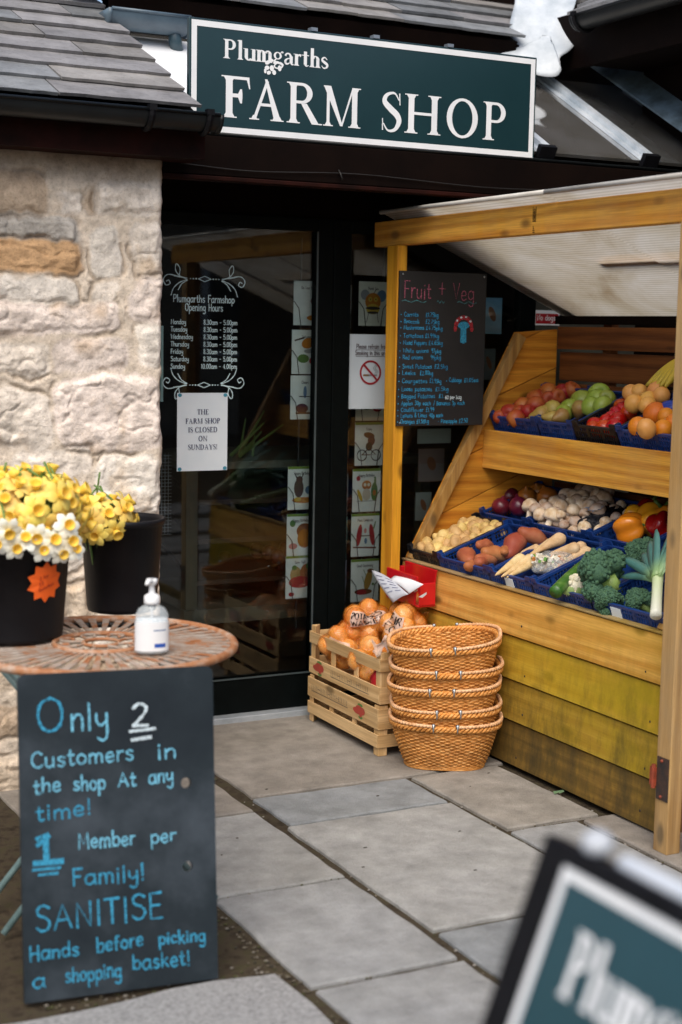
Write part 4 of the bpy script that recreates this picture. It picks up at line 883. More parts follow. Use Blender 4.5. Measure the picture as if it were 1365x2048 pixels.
# ------------------------------------------------------------------ produce
def bulge(seed, amt, k=2.2):
    r_ = random.Random(seed); D = [(Vector((r_.gauss(0, 1), r_.gauss(0, 1), r_.gauss(0, 1))).normalized(), r_.uniform(-amt, amt)) for _ in range(6)]
    return lambda d: 1+sum(a*max(0, d.dot(v))**k for v, a in D)
def scatter(proto, spots, label, cat, group, sc=(.9, 1.1), labels=None, rot='any'):
    first = True
    for i, sp_ in enumerate(spots):
        p, s0 = Vector(sp_[0]), (sp_[1] if len(sp_) > 1 else 1); an_ = lambda: rnd.uniform(.92, 1.08)
        o = proto if first else dup(proto); first = False
        o.location = p; k = s0*rnd.uniform(*sc); o.scale = (k*an_(), k*an_(), k*an_())
        if len(sp_) > 2: o.rotation_euler = sp_[2]
        elif rot == 'any': o.rotation_euler = (rnd.uniform(0, 6.3), rnd.uniform(0, 6.3), rnd.uniform(0, 6.3))
        else: o.rotation_euler = (rnd.uniform(-.5, .5), rnd.uniform(-.5, .5), rnd.uniform(0, 6.3))
        tag(o, (labels[i] if labels else label), cat, group)
def proto(name, mb, mats, smooth=True): return mb.build(name, mats, None, smooth, base=False)
def fill(T, n, x0, x1, y0, y1, z, dz, sep, tries=4000):
    P = []
    for _ in range(tries):
        if len(P) >= n: break
        q = Vector((rnd.uniform(x0, x1), rnd.uniform(y0, y1), z+rnd.uniform(0, dz)))
        if all((q-p).length > sep for p in P): P.append(q)
    return [(T @ p,) for p in P]
def pxs(T, lst, h):      # pixels of the photo put on the produce surface h above a tray floor
    n_ = (T.to_3x3() @ VZ); p0 = T @ Vector((0, 0, h)); return [(on(x, y, p0, n_),)+tuple(r_) for x, y, *r_ in lst]
M_pot = pm('pale potato skin', (.62, .41, .15), (.36, .22, .07), .65, 24, .35, rv=.25, c=(.68, .48, .2))
b = MB(); b.ell((0, 0, 0), (.033, .024, .021), 16, 11, fn=bulge(3, .16)); po = proto('potato', b, M_pot)
scatter(po, fill(TF[0], 46, .03, .31, .025, .2, .03, .035, .031), 'small pale potato loose in the black tray of potatoes', 'potato', 'loose potatoes in the black tray', (.85, 1.2))
M_sp = pm('sweet potato skin', (.38, .115, .05), (.27, .07, .035), .5, 9, .3, c=(.45, .19, .09), rv=.3, spec=.25)
b = MB(); b.ell((0, 0, 0), (.075, .038, .036), 20, 14, fn=lambda d: 1+.18*d.x*d.z-.12*d.y*d.x*d.x+.08*math.sin(d.x*5+d.z*2)); spo = proto('sweet_potato', b, M_sp)
z7 = lambda x, y: (780+x*.4286, 720+y*.4286)
Z4 = lambda x, y: (800+x*.2198, 950+y*.2198)
spl = [((610, 745), .95, (0, 0, 1.15)), ((735, 790), .75, (.3, .2, .9)), ((870, 715), .8, (.2, .3, .1)), ((780, 640), .62, (1, .2, .3)), ((1040, 635), 1.05, (0, -.4, .55)), ((1220, 560), .85, (0, .5, -.3)), ((650, 830), .6, (0, .3, .6)), ((960, 690), .55, (.4, .1, .9)), ((790, 760), .7, (.1, .2, .2))]
sp_lab = ['biggest sweet potato at the front left of its blue tray', 'pinkish sweet potato in the middle front of the tray', 'sweet potato with a pale scar, middle of the heap', 'short rosy sweet potato behind the big front one', 'long orange sweet potato lying towards the back', 'dark red sweet potato at the very back of its tray', 'small sweet potato half hidden at the front rim', 'small sweet potato wedged under the long orange one', 'sweet potato beneath the pinkish middle one']
scatter(spo, pxs(TF[1], [(*Z4(*p), s_, r_) for p, s_, r_ in spl], .055), '', 'sweet potato', 'sweet potatoes in the blue tray', (1, 1), sp_lab)
# parsnips: thick end, thin end
M_par = pm('parsnip skin', (.78, .6, .36), (.52, .33, .14), .62, 16, .35, rv=.12, spec=.25)
def tapered(name, p0, p1, r0, r1, mat, label, cat, group, bend=0, tip=.25):
    p0, p1 = Vector(p0), Vector(p1); b = MB(); d = p1-p0; q = d.cross(VZ).normalized()*bend
    P = [p0+d*t+q*math.sin(t*3.14)*.5 for t in [i/10 for i in range(11)]]
    P = [p0-d.normalized()*r0*.5]+P; rr = [r0*.45]+[r0*(.88 if i == 0 else 1)*(1-i/10)+r1*i/10 for i in range(11)]; rr[-1] *= tip if tip < 1 else 1
    b.tube(cr(P, 2), [max(.0015, r_) for a, c_ in zip(rr, rr[1:]+rr[-1:]) for r_ in (a, (a+c_)/2)][:len(cr(P, 2))], 12)
    return tag(b.build(name, mat, None, True), label, cat, group)
def pts(T, h, *pp): 
    n_ = (T.to_3x3() @ VZ); p0 = T @ Vector((0, 0, h)); return [on(x, y, p0, n_) for x, y in pp]
for a, c_, r0, h_, lb in [((800, 832), (690, 895), .027, .09, 'fattest parsnip at the top of the heap'), ((615, 925), (492, 1005), .023, .08, 'parsnip with its thin tip at the front left corner'), ((690, 930), (545, 1015), .022, .062, 'second parsnip along the front, lying parallel to the first'), ((870, 878), (745, 905), .025, .075, 'stubby parsnip right of the fattest one'), ((925, 893), (800, 950), .024, .05, 'parsnip end showing at the far right of the tray'), ((725, 880), (600, 960), .022, .055, 'parsnip underneath, between the thin tips'), ((690, 880), (610, 900), .02, .06, 'short parsnip at the back left of its tray'), ((760, 850), (640, 925), .021, .075, 'parsnip lying across the fattest one, thin end to the left'), ((655, 925), (520, 1012), .02, .07, 'slim parsnip between the two front parsnips'), ((835, 905), (700, 985), .021, .05, 'parsnip under the clear vegetable bag'), ((900, 868), (815, 915), .022, .06, 'short thick parsnip at the back right of its tray')]:
    p, q = pts(TF[2], h_, z7(*a), z7(*c_)); tapered('parsnip', p, q, r0, .004, M_par, lb, 'parsnip', 'parsnips in the blue tray', rnd.uniform(-.02, .02))
# clear bag of mixed chopped vegetables
m, N, L, B = mk('clear bag film'); B.inputs['Base Color'].default_value = (.8, .82, .82, 1); B.inputs['Roughness'].default_value = .18; B.inputs['Alpha'].default_value = .3
bump(N, L, B, nz(N, L, 60, tc(N, L), 4), .9, .008); M_film = m
bc = pts(TF[2], .055, z7(755, 945))[0]; vb_ = thing('vegetable_bag', bc, 'clear plastic bag of chopped white and orange vegetables on the parsnips', 'bag of vegetables')
b = MB(); b.ell(bc, (.075, .075, .03), 26, 16, Euler((0, -A1, .3)).to_matrix(), lambda d: 1+.12*math.sin(d.x*9+d.y*7)*math.cos(d.y*11)); b.build('bag_film', M_film, vb_, True)
b = MB()
for i in range(90):
    b.col = rnd.choice([(.75, .7, .58), (.75, .7, .58), (.8, .76, .68), (.62, .24, .06), (.12, .28, .05), (.7, .6, .4)])
    q = bc+Vector((rnd.gauss(0, .03), rnd.gauss(0, .03), rnd.uniform(-.012, .022))); s_ = rnd.uniform(.004, .009)
    b.box((-s_, -s_, -s_*.7), (s_, s_, s_*.7), Matrix.Translation(q) @ Euler((rnd.random()*3, rnd.random()*3, 0)).to_matrix().to_4x4())
b.build('chopped_vegetables', M_ink, vb_)
# courgettes
M_cg = pm('courgette skin', (.045, .14, .02), (.02, .075, .012), .35, 25, .15, c=(.13, .24, .05))
for a, c_, h_, lb in [((930, 935), (772, 1085), .088, 'dark green courgette lying along the left of its tray'), ((1065, 920), (920, 990), .075, 'courgette behind the cauliflower, mostly hidden')]:
    p, q = pts(TF[3], h_, z7(*a), z7(*c_)); tapered('courgette', p, q, .018, .022, M_cg, lb, 'courgette', None, .01, 1.0)
# cauliflower
M_cau = pm('cauliflower curd', (.78, .73, .58), (.6, .55, .38), .7, 60, .8, bscale=160)
M_lf = pm('pale cabbage leaf', (.4, .5, .2), (.25, .38, .12), .5, 14, .3)
cp = pts(TF[3], .06, z7(868, 1062))[0]; cf = thing('cauliflower', cp, 'white cauliflower tucked between courgette and broccoli', 'cauliflower')
b = MB(); r_ = random.Random(4)
for i in range(80):
    v = Vector((r_.gauss(0, 1), r_.gauss(0, 1), r_.gauss(0, 1)+.4)).normalized(); b.ell(cp+v*.034, r_.uniform(.008, .014), 8, 6)
b.ell(cp, .034, 14, 10); b.build('curd', M_cau, cf, True)
b = MB()
for i in range(7):
    a = i*.9; v = Vector((math.cos(a), math.sin(a), 0)); u = Vector((-v.y, v.x, 0))
    b.add([cp+v*.022-VZ*.034, cp+v*.046-u*.024-VZ*.014, cp+v*.049-VZ*.016, cp+v*.046+u*.024-VZ*.014, cp+v*.042-u*.012+VZ*.008, cp+v*.042+u*.012+VZ*.008], [(0, 1, 2), (0, 2, 3), (1, 4, 2), (2, 5, 3), (2, 4, 5)])
b.build('leaves', M_lf, cf, True)
# broccoli
M_bro = pm('broccoli florets', (.05, .125, .07), (.026, .075, .042), .75, 90, 1.0, bscale=260, c=(.06, .13, .05))
M_brs = pm('broccoli stalk', (.3, .42, .12), (.2, .32, .08), .5, 14, .2)
def broccoli(c_, rad, label, seed, stalk):
    r_ = random.Random(seed); root = thing('broccoli', c_, label, 'broccoli', 'broccoli heads'); b = MB(); c_ = Vector(c_)
    cl = [(Vector((r_.gauss(0, 1), r_.gauss(0, 1), r_.gauss(0, .8)+.35)).normalized()*rad*r_.uniform(.5, .68), rad*r_.uniform(.36, .52)) for _ in range(16)]
    for p, q in cl:
        b.ell(c_+p, q*.86, 12, 8)
        for k in range(95):
            v = Vector((r_.gauss(0, 1), r_.gauss(0, 1), r_.gauss(0, 1))).normalized()
            if v.dot(p) < -.1*rad: continue
            b.ell(c_+p+v*q*.88, q*r_.uniform(.11, .2), 6, 4)
    b.build('florets', M_bro, root, True)
    b = MB(); s_ = Vector(stalk); b.tube([c_+s_*.1, c_+s_*.5, c_+s_], [rad*.36, rad*.3, rad*.32], 10)
    for p, q in cl[:9]: b.tube([c_+s_*.3, c_+p*.6, c_+p], [rad*.16, rad*.13, rad*.1], 7)
    b.build('stalk', M_brs, root, True)
P1, = pts(TF[3], .10, z7(1005, 1025)); broccoli(P1, .098, 'biggest broccoli head at the front of the tray', 11, (.09, .04, -.05))
P2, = pts(TF[3], .05, z7(1035, 1130)); broccoli(P2+Vector((-.01, 0, .0)), .052, 'broccoli floret hanging over the front edge of the tray', 12, (.05, .03, -.02))
P2, = pts(TF[4], .06, z7(1165, 1130)); broccoli(P2, .05, 'broccoli behind the leek at the blue tray front', 13, (.04, -.03, -.03))
P2, = pts(TF[4], .075, z7(1180, 905)); broccoli(P2, .06, 'broccoli head further back, above the leek leaves', 14, (.0, -.07, -.02))
# leeks
m, N, L, B = mk('leek'); sp = N.new('ShaderNodeSeparateXYZ'); L.new(tc(N, L), sp.inputs[0])
a = N.new('ShaderNodeAttribute'); a.attribute_name = 'Col'; L.new(a.outputs['Color'], B.inputs['Base Color']); B.inputs['Roughness'].default_value = .4; M_leek = m
def leek(p0, p1, label, seed, ln=.2, r0=.018):
    root = thing('leek', p0, label, 'leek', 'leeks in the tray'); p0, p1 = Vector(p0), Vector(p1); d = (p1-p0).normalized(); r_ = random.Random(seed); b = MB()
    n_ = 10; L_ = (p1-p0).length; b.tube([p0+d*L_*i/n_ for i in range(n_+1)], [r0*(1.05-.12*math.sin(3.1*i/n_)) for i in range(n_+1)], 12)
    b.c = [tuple(np.array((.8, .8, .68))*(1-(k//12)/n_)+np.array((.5, .62, .3))*((k//12)/n_)) for k in range(len(b.v))]
    b.build('shaft', M_leek, root, True)
    b = MB(); sd_ = d.cross(Vector((-1, -.3, .1))).normalized(); up = sd_.cross(d)
    for k in range(9):
        a_ = (k-4)*.2; ww = r0*r_.uniform(.8, 1.2); l2 = ln*r_.uniform(.75, 1.1); vs = []
        dr_ = (d*math.cos(a_)+sd_*math.sin(a_)).normalized(); q = dr_.cross(up).normalized()
        for i in range(9):
            t = i/8; c_ = p1-d*.02+up*(r0*(.8-.18*abs(k-4)))*(1-t)+dr_*l2*t+up*(.02*math.sin(k*2.1)*t*t)-VZ*.03*t*t*abs(a_); w2 = ww*(1-.15*t)*(1 if i < 7 else (8.6-i)/2)
            g_ = np.array((.3, .45, .16))*(1-min(1, t*2.5))+np.array((.07, .19, .17))*min(1, t*2.5); b.col = tuple(g_*r_.uniform(.9, 1.1))
            b.add([c_-q*w2, c_+up*w2*.35, c_+q*w2], [])
        o_ = len(b.v)-27
        for i in range(8):
            j = o_+3*i; b.f += [(j, j+3, j+4, j+1), (j+1, j+4, j+5, j+2)]; b.m += [0, 0]
    lv = b.build('leaves', M_leek, root, True); s2 = lv.modifiers.new('solid', 'SOLIDIFY'); s2.thickness = .0015
a0, = pts(TF[4], .08, (1312, 1232)); a1, = pts(TF[4], .15, (1306, 1150)); leek(a0, a1+Vector((.02, 0, .0)), 'leek with blue green leaves fanned upwards', 3, .24, .017)
a0, = pts(TF[4], .07, (1338, 1238)); a1, = pts(TF[4], .12, (1352, 1120)); leek(a0, a1, 'white leek partly hidden by the near post', 5, .16, .016)
# back row of the lower shelf
M_ro = pm('red onion skin', (.16, .012, .03), (.09, .008, .02), .3, 10, .1, rv=.3); M_bo = pm('brown onion skin', (.5, .17, .03), (.34, .1, .015), .3, 10, .1, rv=.2)
def onion_mesh():
    b = MB(); b.lathe([(.0, -.037), (.008, -.037), (.026, -.03), (.037, -.012), (.039, .002), (.034, .018), (.022, .031), (.008, .037), (.005, .046), (.002, .048)], 20, None, False); return b
ro = proto('red_onion', onion_mesh(), M_ro); bo = proto('brown_onion', onion_mesh(), M_bo)
scatter(ro, pxs(TB[0], [(*z7(520, 683), .98), (*z7(602, 683), 1.1), (*z7(560, 635), 1.0), (*z7(470, 660), .8)], .075), '', 'red onion', 'red onions', (.95, 1.05), ['red onion at the front left of the onion tray', 'largest red onion, at the front beside the mushrooms', 'red onion sitting behind the two front ones', 'red onion deep in the left back of the onion tray'], 'up')
scatter(bo, pxs(TB[0], [(*z7(640, 640), 1.1), (*z7(735, 638), 1.0), (*z7(600, 602), .9), (*z7(690, 610), .9)], .08), '', 'brown onion', 'brown onions', (.95, 1.05), ['brown onion shining beside the red onions', 'brown onion just behind the mushrooms', 'brown onion in the dark at the back left', 'brown onion in the dark between the other brown ones'], 'up')
M_mu = pm('mushroom', (.66, .5, .36), (.4, .22, .1), .7, 30, .3, rv=.6, c=(.76, .66, .56), spec=.2)
b = MB(); b.lathe([(.0, .026), (.012, .024), (.021, .014), (.024, .002), (.021, -.006), (.014, -.008), (.009, -.008), (.0085, -.02), (.010, -.03), (.0, -.031)], 14, None, False); mu = proto('mushroom', b, M_mu)
ms_ = []
for i in range(420):
    x, y = rnd.uniform(655, 1010), rnd.uniform(575, 765)
    if y > 600+.0*x and (x-655)/355+(770-y)/195 > .35 and y < 775-(x-655)*.2 and y > 690-(x-655)*.36:
        if all(math.hypot(x-a_, (y-c_)*1.2) > 27 for a_, c_ in ms_): ms_.append((x, y))
scatter(mu, pxs(TB[1], [(*z7(x, y), 1.05) for x, y in ms_], .09), 'small cream and brown mushroom in the heaped mushroom tray', 'mushroom', 'mushrooms in the blue tray', (.85, 1.35), None, 'up')
mu2 = dup(mu); scatter(mu2, fill(TB[1], 34, .03, .27, .04, .33, .045, .02, .04), 'small cream and brown mushroom in the heaped mushroom tray', 'mushroom', 'mushrooms in the blue tray', (.9, 1.2), None, 'up')
# dark shiny plastic bag
M_dbag = pm('black plastic film', (.010, .011, .018), (.006, .007, .012), .16, 10, 1, bscale=35, bd=.02)
bc = pts(TB[2], .05, z7(985, 745))[0]; db = thing('produce_bag', bc, 'crumpled dark plastic produce bag with a white printed label', 'plastic bag')
b = MB(); b.ell(bc, (.10, .10, .045), 40, 26, Euler((0, -A1, .2)).to_matrix(), lambda d: 1+.10*math.sin(d.x*13+d.y*9)*math.cos(d.y*17+d.z*8)+.06*math.sin(d.y*31)); b.build('bag_film', M_dbag, db, True)
b = MB(); q = bc+Vector((-.045, -.01, .036))
vs = [q+Vector((i*.011-.03+.004*math.sin(k*2.), k*.014-.04, .004*math.sin(i*1.7+k)+i*.004)) for i in range(6) for k in range(6)]; b.add(vs, [(i*6+k, i*6+k+1, i*6+k+7, i*6+k+6) for i in range(5) for k in range(5)])
b.build('bag_label', pm('printed silver label', (.5, .54, .62), (.12, .14, .22), .3, 40, .2), db, True)
# peppers
M_or = pm('orange pepper skin', (.85, .36, .02), (.76, .26, .012), .22, 6, .05, rv=.15); M_re = pm('red pepper skin', (.3, .006, .006), (.22, .005, .004), .2, 6, .05)
M_st = pm('green stalk', (.1, .2, .03), (.06, .12, .02), .5)
def pepper(c_, r_, mat, label, rot, seed):
    root = thing('pepper', c_, label, 'pepper', 'peppers in the tray'); b = MB(); E_ = Euler(rot).to_matrix()
    b.ell(c_, (r_, r_, r_*1.15), 32, 20, E_, lambda d: 1+.17*math.cos(4*math.atan2(d.y, d.x)+seed)*(1-d.z*d.z)-.22*max(0, d.z)**6-.1*max(0, -d.z)**5+.03*math.sin(seed*3+d.z*4)); b.build('pepper_body', mat, root, True)
    b = MB(); b.tube([Vector(c_)+E_ @ Vector((0, 0, r_*.8)), Vector(c_)+E_ @ Vector((.004, 0, r_*1.15)), Vector(c_)+E_ @ Vector((.012, 0, r_*1.5))], [.009, .006, .007], 8); b.build('stalk', M_st, root, True)
for (x, y), r_, mt, lb, ro_, sd2 in [((1122, 785), .054, M_or, 'orange pepper at the front left of the pepper tray', (1.2, .3, .4), 1), ((1150, 735), .042, M_or, 'smaller orange pepper perched behind the front one', (.3, .5, .2), 2), ((1228, 745), .056, M_or, 'large orange pepper beside the red one', (.6, -.5, 1.), 3), ((1262, 772), .046, M_re, 'glossy red pepper above the leek leaves', (1., .2, 2.), 4), ((1215, 705), .045, M_re, 'dark red pepper behind the orange ones', (.2, .2, .3), 5), ((1290, 740), .05, M_or, 'orange pepper next to the near post', (.2, .4, 3), 6)]:
    p, = pts(TB[3], .08, z7(x, y)); pepper(p, r_, mt, lb, ro_, sd2)
# top shelf
def apple_mesh():
    b = MB(); b.lathe([(.0, .022), (.006, .024), (.016, .03), (.028, .026), (.036, .010), (.036, -.006), (.029, -.022), (.018, -.031), (.008, -.031), (.0, -.027)], 18, None, False); b.tube([(0, 0, .022), (.002, 0, .032), (.005, 0, .04)], .0015, 5); return b
M_ra = pm('red apple skin', (.3, .012, .012), (.4, .12, .03), .42, 9, .05, rv=.35, detail=8, spec=.35); M_ga = pm('green apple skin', (.22, .32, .03), (.3, .36, .06), .3, 4, .05, rv=.3); M_pe = pm('russet pear skin', (.36, .26, .06), (.3, .15, .035), .45, 9, .15, rv=.3)
Z3_ = lambda x, y: (950+x*.304, 730+y*.304)
ra = proto('red_apple', apple_mesh(), M_ra)
scatter(ra, pxs(TT[0], [(*Z3_(x, y), s_) for x, y, s_ in [(490, 188, 1.1), (580, 183, 1.0), (640, 165, .9), (405, 230, 1.05), (485, 232, 1.0), (320, 275, 1.0), (400, 275, 1.1), (230, 318, 1.05), (305, 312, .9), (165, 340, .8), (350, 310, .9), (270, 350, .9), (440, 205, .9), (540, 210, .9)]], .065), 'red and yellow apple in the dark blue top shelf tray', 'apple', 'red apples on the top shelf', (.95, 1.08))
ga = proto('green_apple', apple_mesh(), M_ga)
scatter(ga, pxs(TT[1], [(*Z3_(x, y), s_) for x, y, s_ in [(815, 195, 1.25), (710, 240, 1.2), (800, 235, 1.15), (770, 275, 1.1), (870, 225, 1.0), (625, 285, 1.0), (585, 318, .95), (840, 270, 1.0)]], .07), 'shiny green apple in the second tray of the top shelf', 'apple', 'green apples on the top shelf', (.98, 1.05))
b = MB(); b.lathe([(.0, -.034), (.012, -.035), (.028, -.027), (.036, -.008), (.032, .012), (.02, .03), (.013, .045), (.006, .052), (.0, .052)], 18, None, False); b.tube([(0, 0, .05), (.002, 0, .062), (.006, 0, .07)], .0016, 5); pe = proto('pear', b, M_pe)
scatter(pe, pxs(TT[1], [(*Z3_(x, y), s_) for x, y, s_ in [(435, 330, .95), (520, 295, 1.0), (690, 290, .95), (510, 345, .8), (570, 335, .85), (475, 310, .8)]], .07), 'yellow brown pear at the front of the second top shelf tray', 'pear', 'pears on the top shelf', (.95, 1.05))
M_to = pm('tomato skin', (.5, .03, .008), (.42, .02, .006), .2, 5, .03, rv=.2)
b = MB(); b.ell((0, 0, 0), (.033, .033, .028), 18, 12); to = proto('tomato', b, M_to)
scatter(to, pxs(TT[2], [(*Z3_(x, y), 1) for x, y in [(800, 400), (860, 380), (930, 330), (965, 275), (1010, 320), (905, 355), (850, 420), (985, 300), (940, 370), (780, 420), (920, 415), (1020, 275)]], .05), 'ripe red tomato in the black tray on the top shelf', 'tomato', 'tomatoes in the black tray', (.95, 1.1))
M_og = pm('orange peel', (.78, .24, .012), (.68, .18, .008), .42, 6, .3, bscale=260, bd=.0015, rv=.1); M_gf = pm('pale orange peel', (.82, .42, .11), (.74, .33, .07), .42, 6, .25, bscale=260, bd=.0015, rv=.08)
b = MB(); b.ell((0, 0, 0), (.036, .036, .034), 22, 15, fn=lambda d: 1-.07*max(0, d.z)**30); og = proto('orange', b, M_og)
scatter(og, pxs(TT[3], [(*Z3_(1075, 405), 1.05), (*Z3_(1190, 325), 1.25), (*Z3_(1260, 340), .9), (*Z3_(1240, 420), .9), (*Z3_(1310, 380), .9)], .08), '', 'orange', 'oranges on the top shelf', (1, 1), ['orange at the front left of the bright blue tray', 'largest deep orange fruit in front of the pale ones', 'orange leaning on the largest one towards the post', 'orange low behind the blue tray rim', 'orange beside the near post on the top shelf'])
gf = proto('clementine', b if False else MB().ell((0, 0, 0), (.034, .034, .032), 22, 15, fn=lambda d: 1+.02*math.cos(9*math.atan2(d.y, d.x))*(1-d.z*d.z)-.1*max(0, d.z)**20), M_gf)
scatter(gf, pxs(TT[3], [(*Z3_(x, y), s_) for x, y, s_ in [(1030, 185, 1.0), (1085, 180, .95), (1200, 175, 1.05), (1228, 200, .95), (1045, 255, 1.02), (1140, 225, .92), (1135, 265, .95), (1130, 420, 1.05)]], .105), '', 'clementine', 'clementines on the top shelf', (.98, 1.02), ['pale clementine at the left of the top heap', 'pale clementine behind the left pair', 'pale clementine at the top right of the heap', 'pale clementine overlapping the top right one', 'pale clementine lowest on the left of the heap', 'pale clementine in the centre of the heap', 'pale clementine just above the largest orange', 'pale fruit at the front pressing on the blue tray rim'])
M_ban = pm('banana skin', (.6, .42, .03), (.45, .36, .04), .45, 9, .1, c=(.3, .3, .04))
p0, = pts(TT[4], .11, (1338, 770)); b = MB(); q0 = p0+Vector((.10, .0, .12))
for k in range(5):
    a_ = k*.2-.45; P = [q0+Vector((-.15*t-.01*math.cos(a_), (k-2)*.022*t+.02*math.sin(a_), -.02-.085*t*t*1.2-.02*math.sin(t*3))) for t in [i/8 for i in range(9)]]
    b.tube(cr(P, 2), [.006+.014*math.sin(math.pi*min(1, .12+i/17*.95)) for i in range(17)], 8)
tag(b.build('banana_bunch', M_ban, None, True), 'bunch of yellow bananas at the near end of the top shelf', 'bananas')
bc, = pts(TT[4], .075, (1345, 822)); b = MB(); b.ell(bc, (.045, .05, .035), 24, 16, fn=lambda d: 1+.1*math.sin(d.x*8+d.y*11)); tag(b.build('fruit_pack', pm('blue net pack', (.01, .05, .4), (.01, .03, .26), .3, 14, .3), None, True), 'shiny blue fruit pack beside the oranges', 'packet')
bc, = pts(TT[4], .06, (1342, 855)); b = MB(); b.ell(bc, (.035, .04, .03), 24, 16, fn=lambda d: 1+.12*math.sin(d.x*9+d.y*13)); tag(b.build('fruit_pack', pm('white film pack', (.6, .56, .52), (.45, .3, .2), .25, 18, .5), None, True), 'clear and white fruit packet below the shiny blue pack', 'packet')
# ------------------------------------------------------------------ boards and notices on the stall
VY0 = fy-.098
vb0, vb1 = at(801, 541, 'Y', VY0), at(966, 850, 'Y', VY0); vx1 = at(970, 700, 'Y', VY0).x
veg = thing('price_board', ((vb0.x+vx1)/2, VY0, vb1.z), 'black chalkboard headed Fruit + Veg with blue chalk prices, hung on the stall post', 'chalkboard')
M_cb = pm('black chalkboard', (.014, .013, .014), (.008, .008, .009), .6, 8, .1)
M_cb2 = pm('dusty slate board', (.015, .022, .028), (.007, .011, .016), .6, 3.0, .1, c=(.05, .063, .078), detail=10, spec=.15)
def chalk(name, a):
    m, N, L, B = mk(name); f = nz(N, L, 220, tc(N, L), 3)
    L.new(ramp(N, L, f, [(.3, tuple(x*.55 for x in a)), (.6, a)]), B.inputs['Base Color']); L.new(ramp(N, L, nz(N, L, 330, tc(N, L, loc=(5, 5, 5)), 4, .7), [(.36, (.12, .12, .12)), (.5, (1, 1, 1))]), B.inputs['Alpha']); B.inputs['Roughness'].default_value = .9; B.inputs['Specular IOR Level'].default_value = .1; return m
M_cblue = chalk('blue chalk', (.05, .31, .5)); M_cprice = pm('bright blue chalk', (.05, .36, .62), (.02, .16, .32), .9, 60, 0, spec=.1); M_cpink = chalk('pink chalk', (.42, .12, .18)); M_cwhite = chalk('white chalk', (.62, .74, .8)); M_cteal = chalk('teal chalk', (.08, .22, .25)); M_cred = chalk('red chalk', (.4, .04, .05)); M_cpale = chalk('pale blue chalk', (.18, .5, .68))
s_ = MB(); s_.box((vb0.x, VY0, vb1.z), (vx1, VY0+.012, vb0.z)); s_.build('board', M_cb, veg, bevel=.002)
fv = face_front(VY0); vz = lambda y: at(880, y, 'Y', VY0).z; vx = lambda x: at(x, 700, 'Y', VY0).x
for t, xa_, xb_, yb_ in (('Fruit', 806, 862, 597), ('+', 875, 890, 594), ('Veg', 903, 948, 598)):
    s_ = MB(); write(s_, t, vx(xa_), vz(yb_), .060, fv, .0034, fit=vx(xb_)-vx(xa_), jit=.06, slope=-.012); s_.build('heading_word', M_cpink, veg)
s_ = MB()
for a, c_ in ((802, 850), (872, 886), (912, 950)): ribbon(s_, cr([(vx(a+(c_-a)*i/8), vz(604)+.004*math.sin(i*1.6), 0) for i in range(9)], 3), .003, fv, .0012)
s_.build('underline', M_cteal, veg)
s_ = MB(); s2 = MB(); wd = lambda a, b: vx(b)-vx(a)
for y, t, x1, p, xp, xe in [(640, 'Carrots', 836, '£1.75kg', 850, 876), (654, 'Broccoli', 838, '£2.75kg', 850, 878), (666, 'Mushrooms', 848, '£4.75pkg', 851, 885), (682, 'Tomatoes', 847, '£1.99kg', 850, 878), (696, 'Mixed Peppers', 854, '£4.65kg', 857, 886), (712, 'White onions', 858, '97pkg', 863, 883), (725, 'Red onions', 847, '99pkg', 862, 883), (743, 'Sweet Potatoes', 865, '£2.5kg', 870, 897), (756, 'Leeks', 833, '£2.80kg', 841, 868), (772, 'Courgettes', 857, '£2.95kg', 861, 885), (788, 'Loose potatoes', 867, '£1.5kg', 873, 900), (802, 'Bagged Potatoes', 873, '£1.', 880, 892), (816, 'Apples 30p each', 865, '/ Bananas 3p each', 870, 933), (829, 'Cauliflower', 851, '£1.99', 855, 872), (840, 'Lemons & Limes', 858, '40p each', 862, 890), (852, 'Oranges £1.50kg', 862, '* Pineapple £2.50', 880, 940)]:
    y -= 6; x0 = 805-(y-640)*.012; disc(s_, vx(x0-4), vz(y)+.006, .0024, .0024, fv, .0012, 8); write(s_, t, vx(x0+2), vz(y), .0155, fv, .0018, fit=wd(x0+2, x1), jit=.08); write(s_, p, vx(xp), vz(y), .0155, fv, .0018, fit=wd(xp, xe), jit=.08)
s_.build('price_list', M_cprice, veg); s_ = MB(); disc(s_, vx(895), vz(762), .0024, .0024, fv, .0012, 8); write(s_, 'Cabbage', vx(900), vz(764), .0145, fv, .0018, fit=wd(900, 926), jit=.08); write(s_, '£1.05ea', vx(930), vz(764), .0145, fv, .0018, fit=wd(930, 959), jit=.08)
write(s2, '60 per bag', vx(893), vz(798), .014, fv, .0024, fit=wd(893, 926), jit=.08)
s_.build('price_list', M_cprice, veg); s2.build('price_note', M_cwhite, veg)
s_ = MB(); mx, mz = vx(926), vz(652)
for k in range(24):
    a, c_ = math.pi*k/24, math.pi*(k+1)/24
    o = Vector((0, VY0-.0012, 0)); P = lambda a, r_: Vector((mx+r_*.042*math.cos(a), VY0-.0012, mz+.002+r_*.042*math.sin(a)*.95)); s_.poly([P(a, .6), P(a, 1), P(c_, 1), P(c_, .6)])
disc(s_, mx-.037, mz-.008, .008, .012, fv, .0015); disc(s_, mx+.037, mz-.008, .008, .012, fv, .0015); s_.build('mushroom_cap', M_cred, veg)
s_ = MB(); o, ux, uy, nn2 = fv; s_.poly([Vector((mx+a, VY0-.0013, mz+c_)) for a, c_ in ((-.012, -.005), (-.014, -.06), (.0, -.066), (.014, -.06), (.012, -.005))]); disc(s_, mx, mz+.004, .026, .014, fv, .0014); s_.build('mushroom_stem', M_cblue, veg)
s_ = MB()
for a, c_ in ((-.03, .022), (-.012, .034), (.01, .036), (.03, .02)): disc(s_, mx+a, mz+c_, .005, .004, fv, .0018, 10)
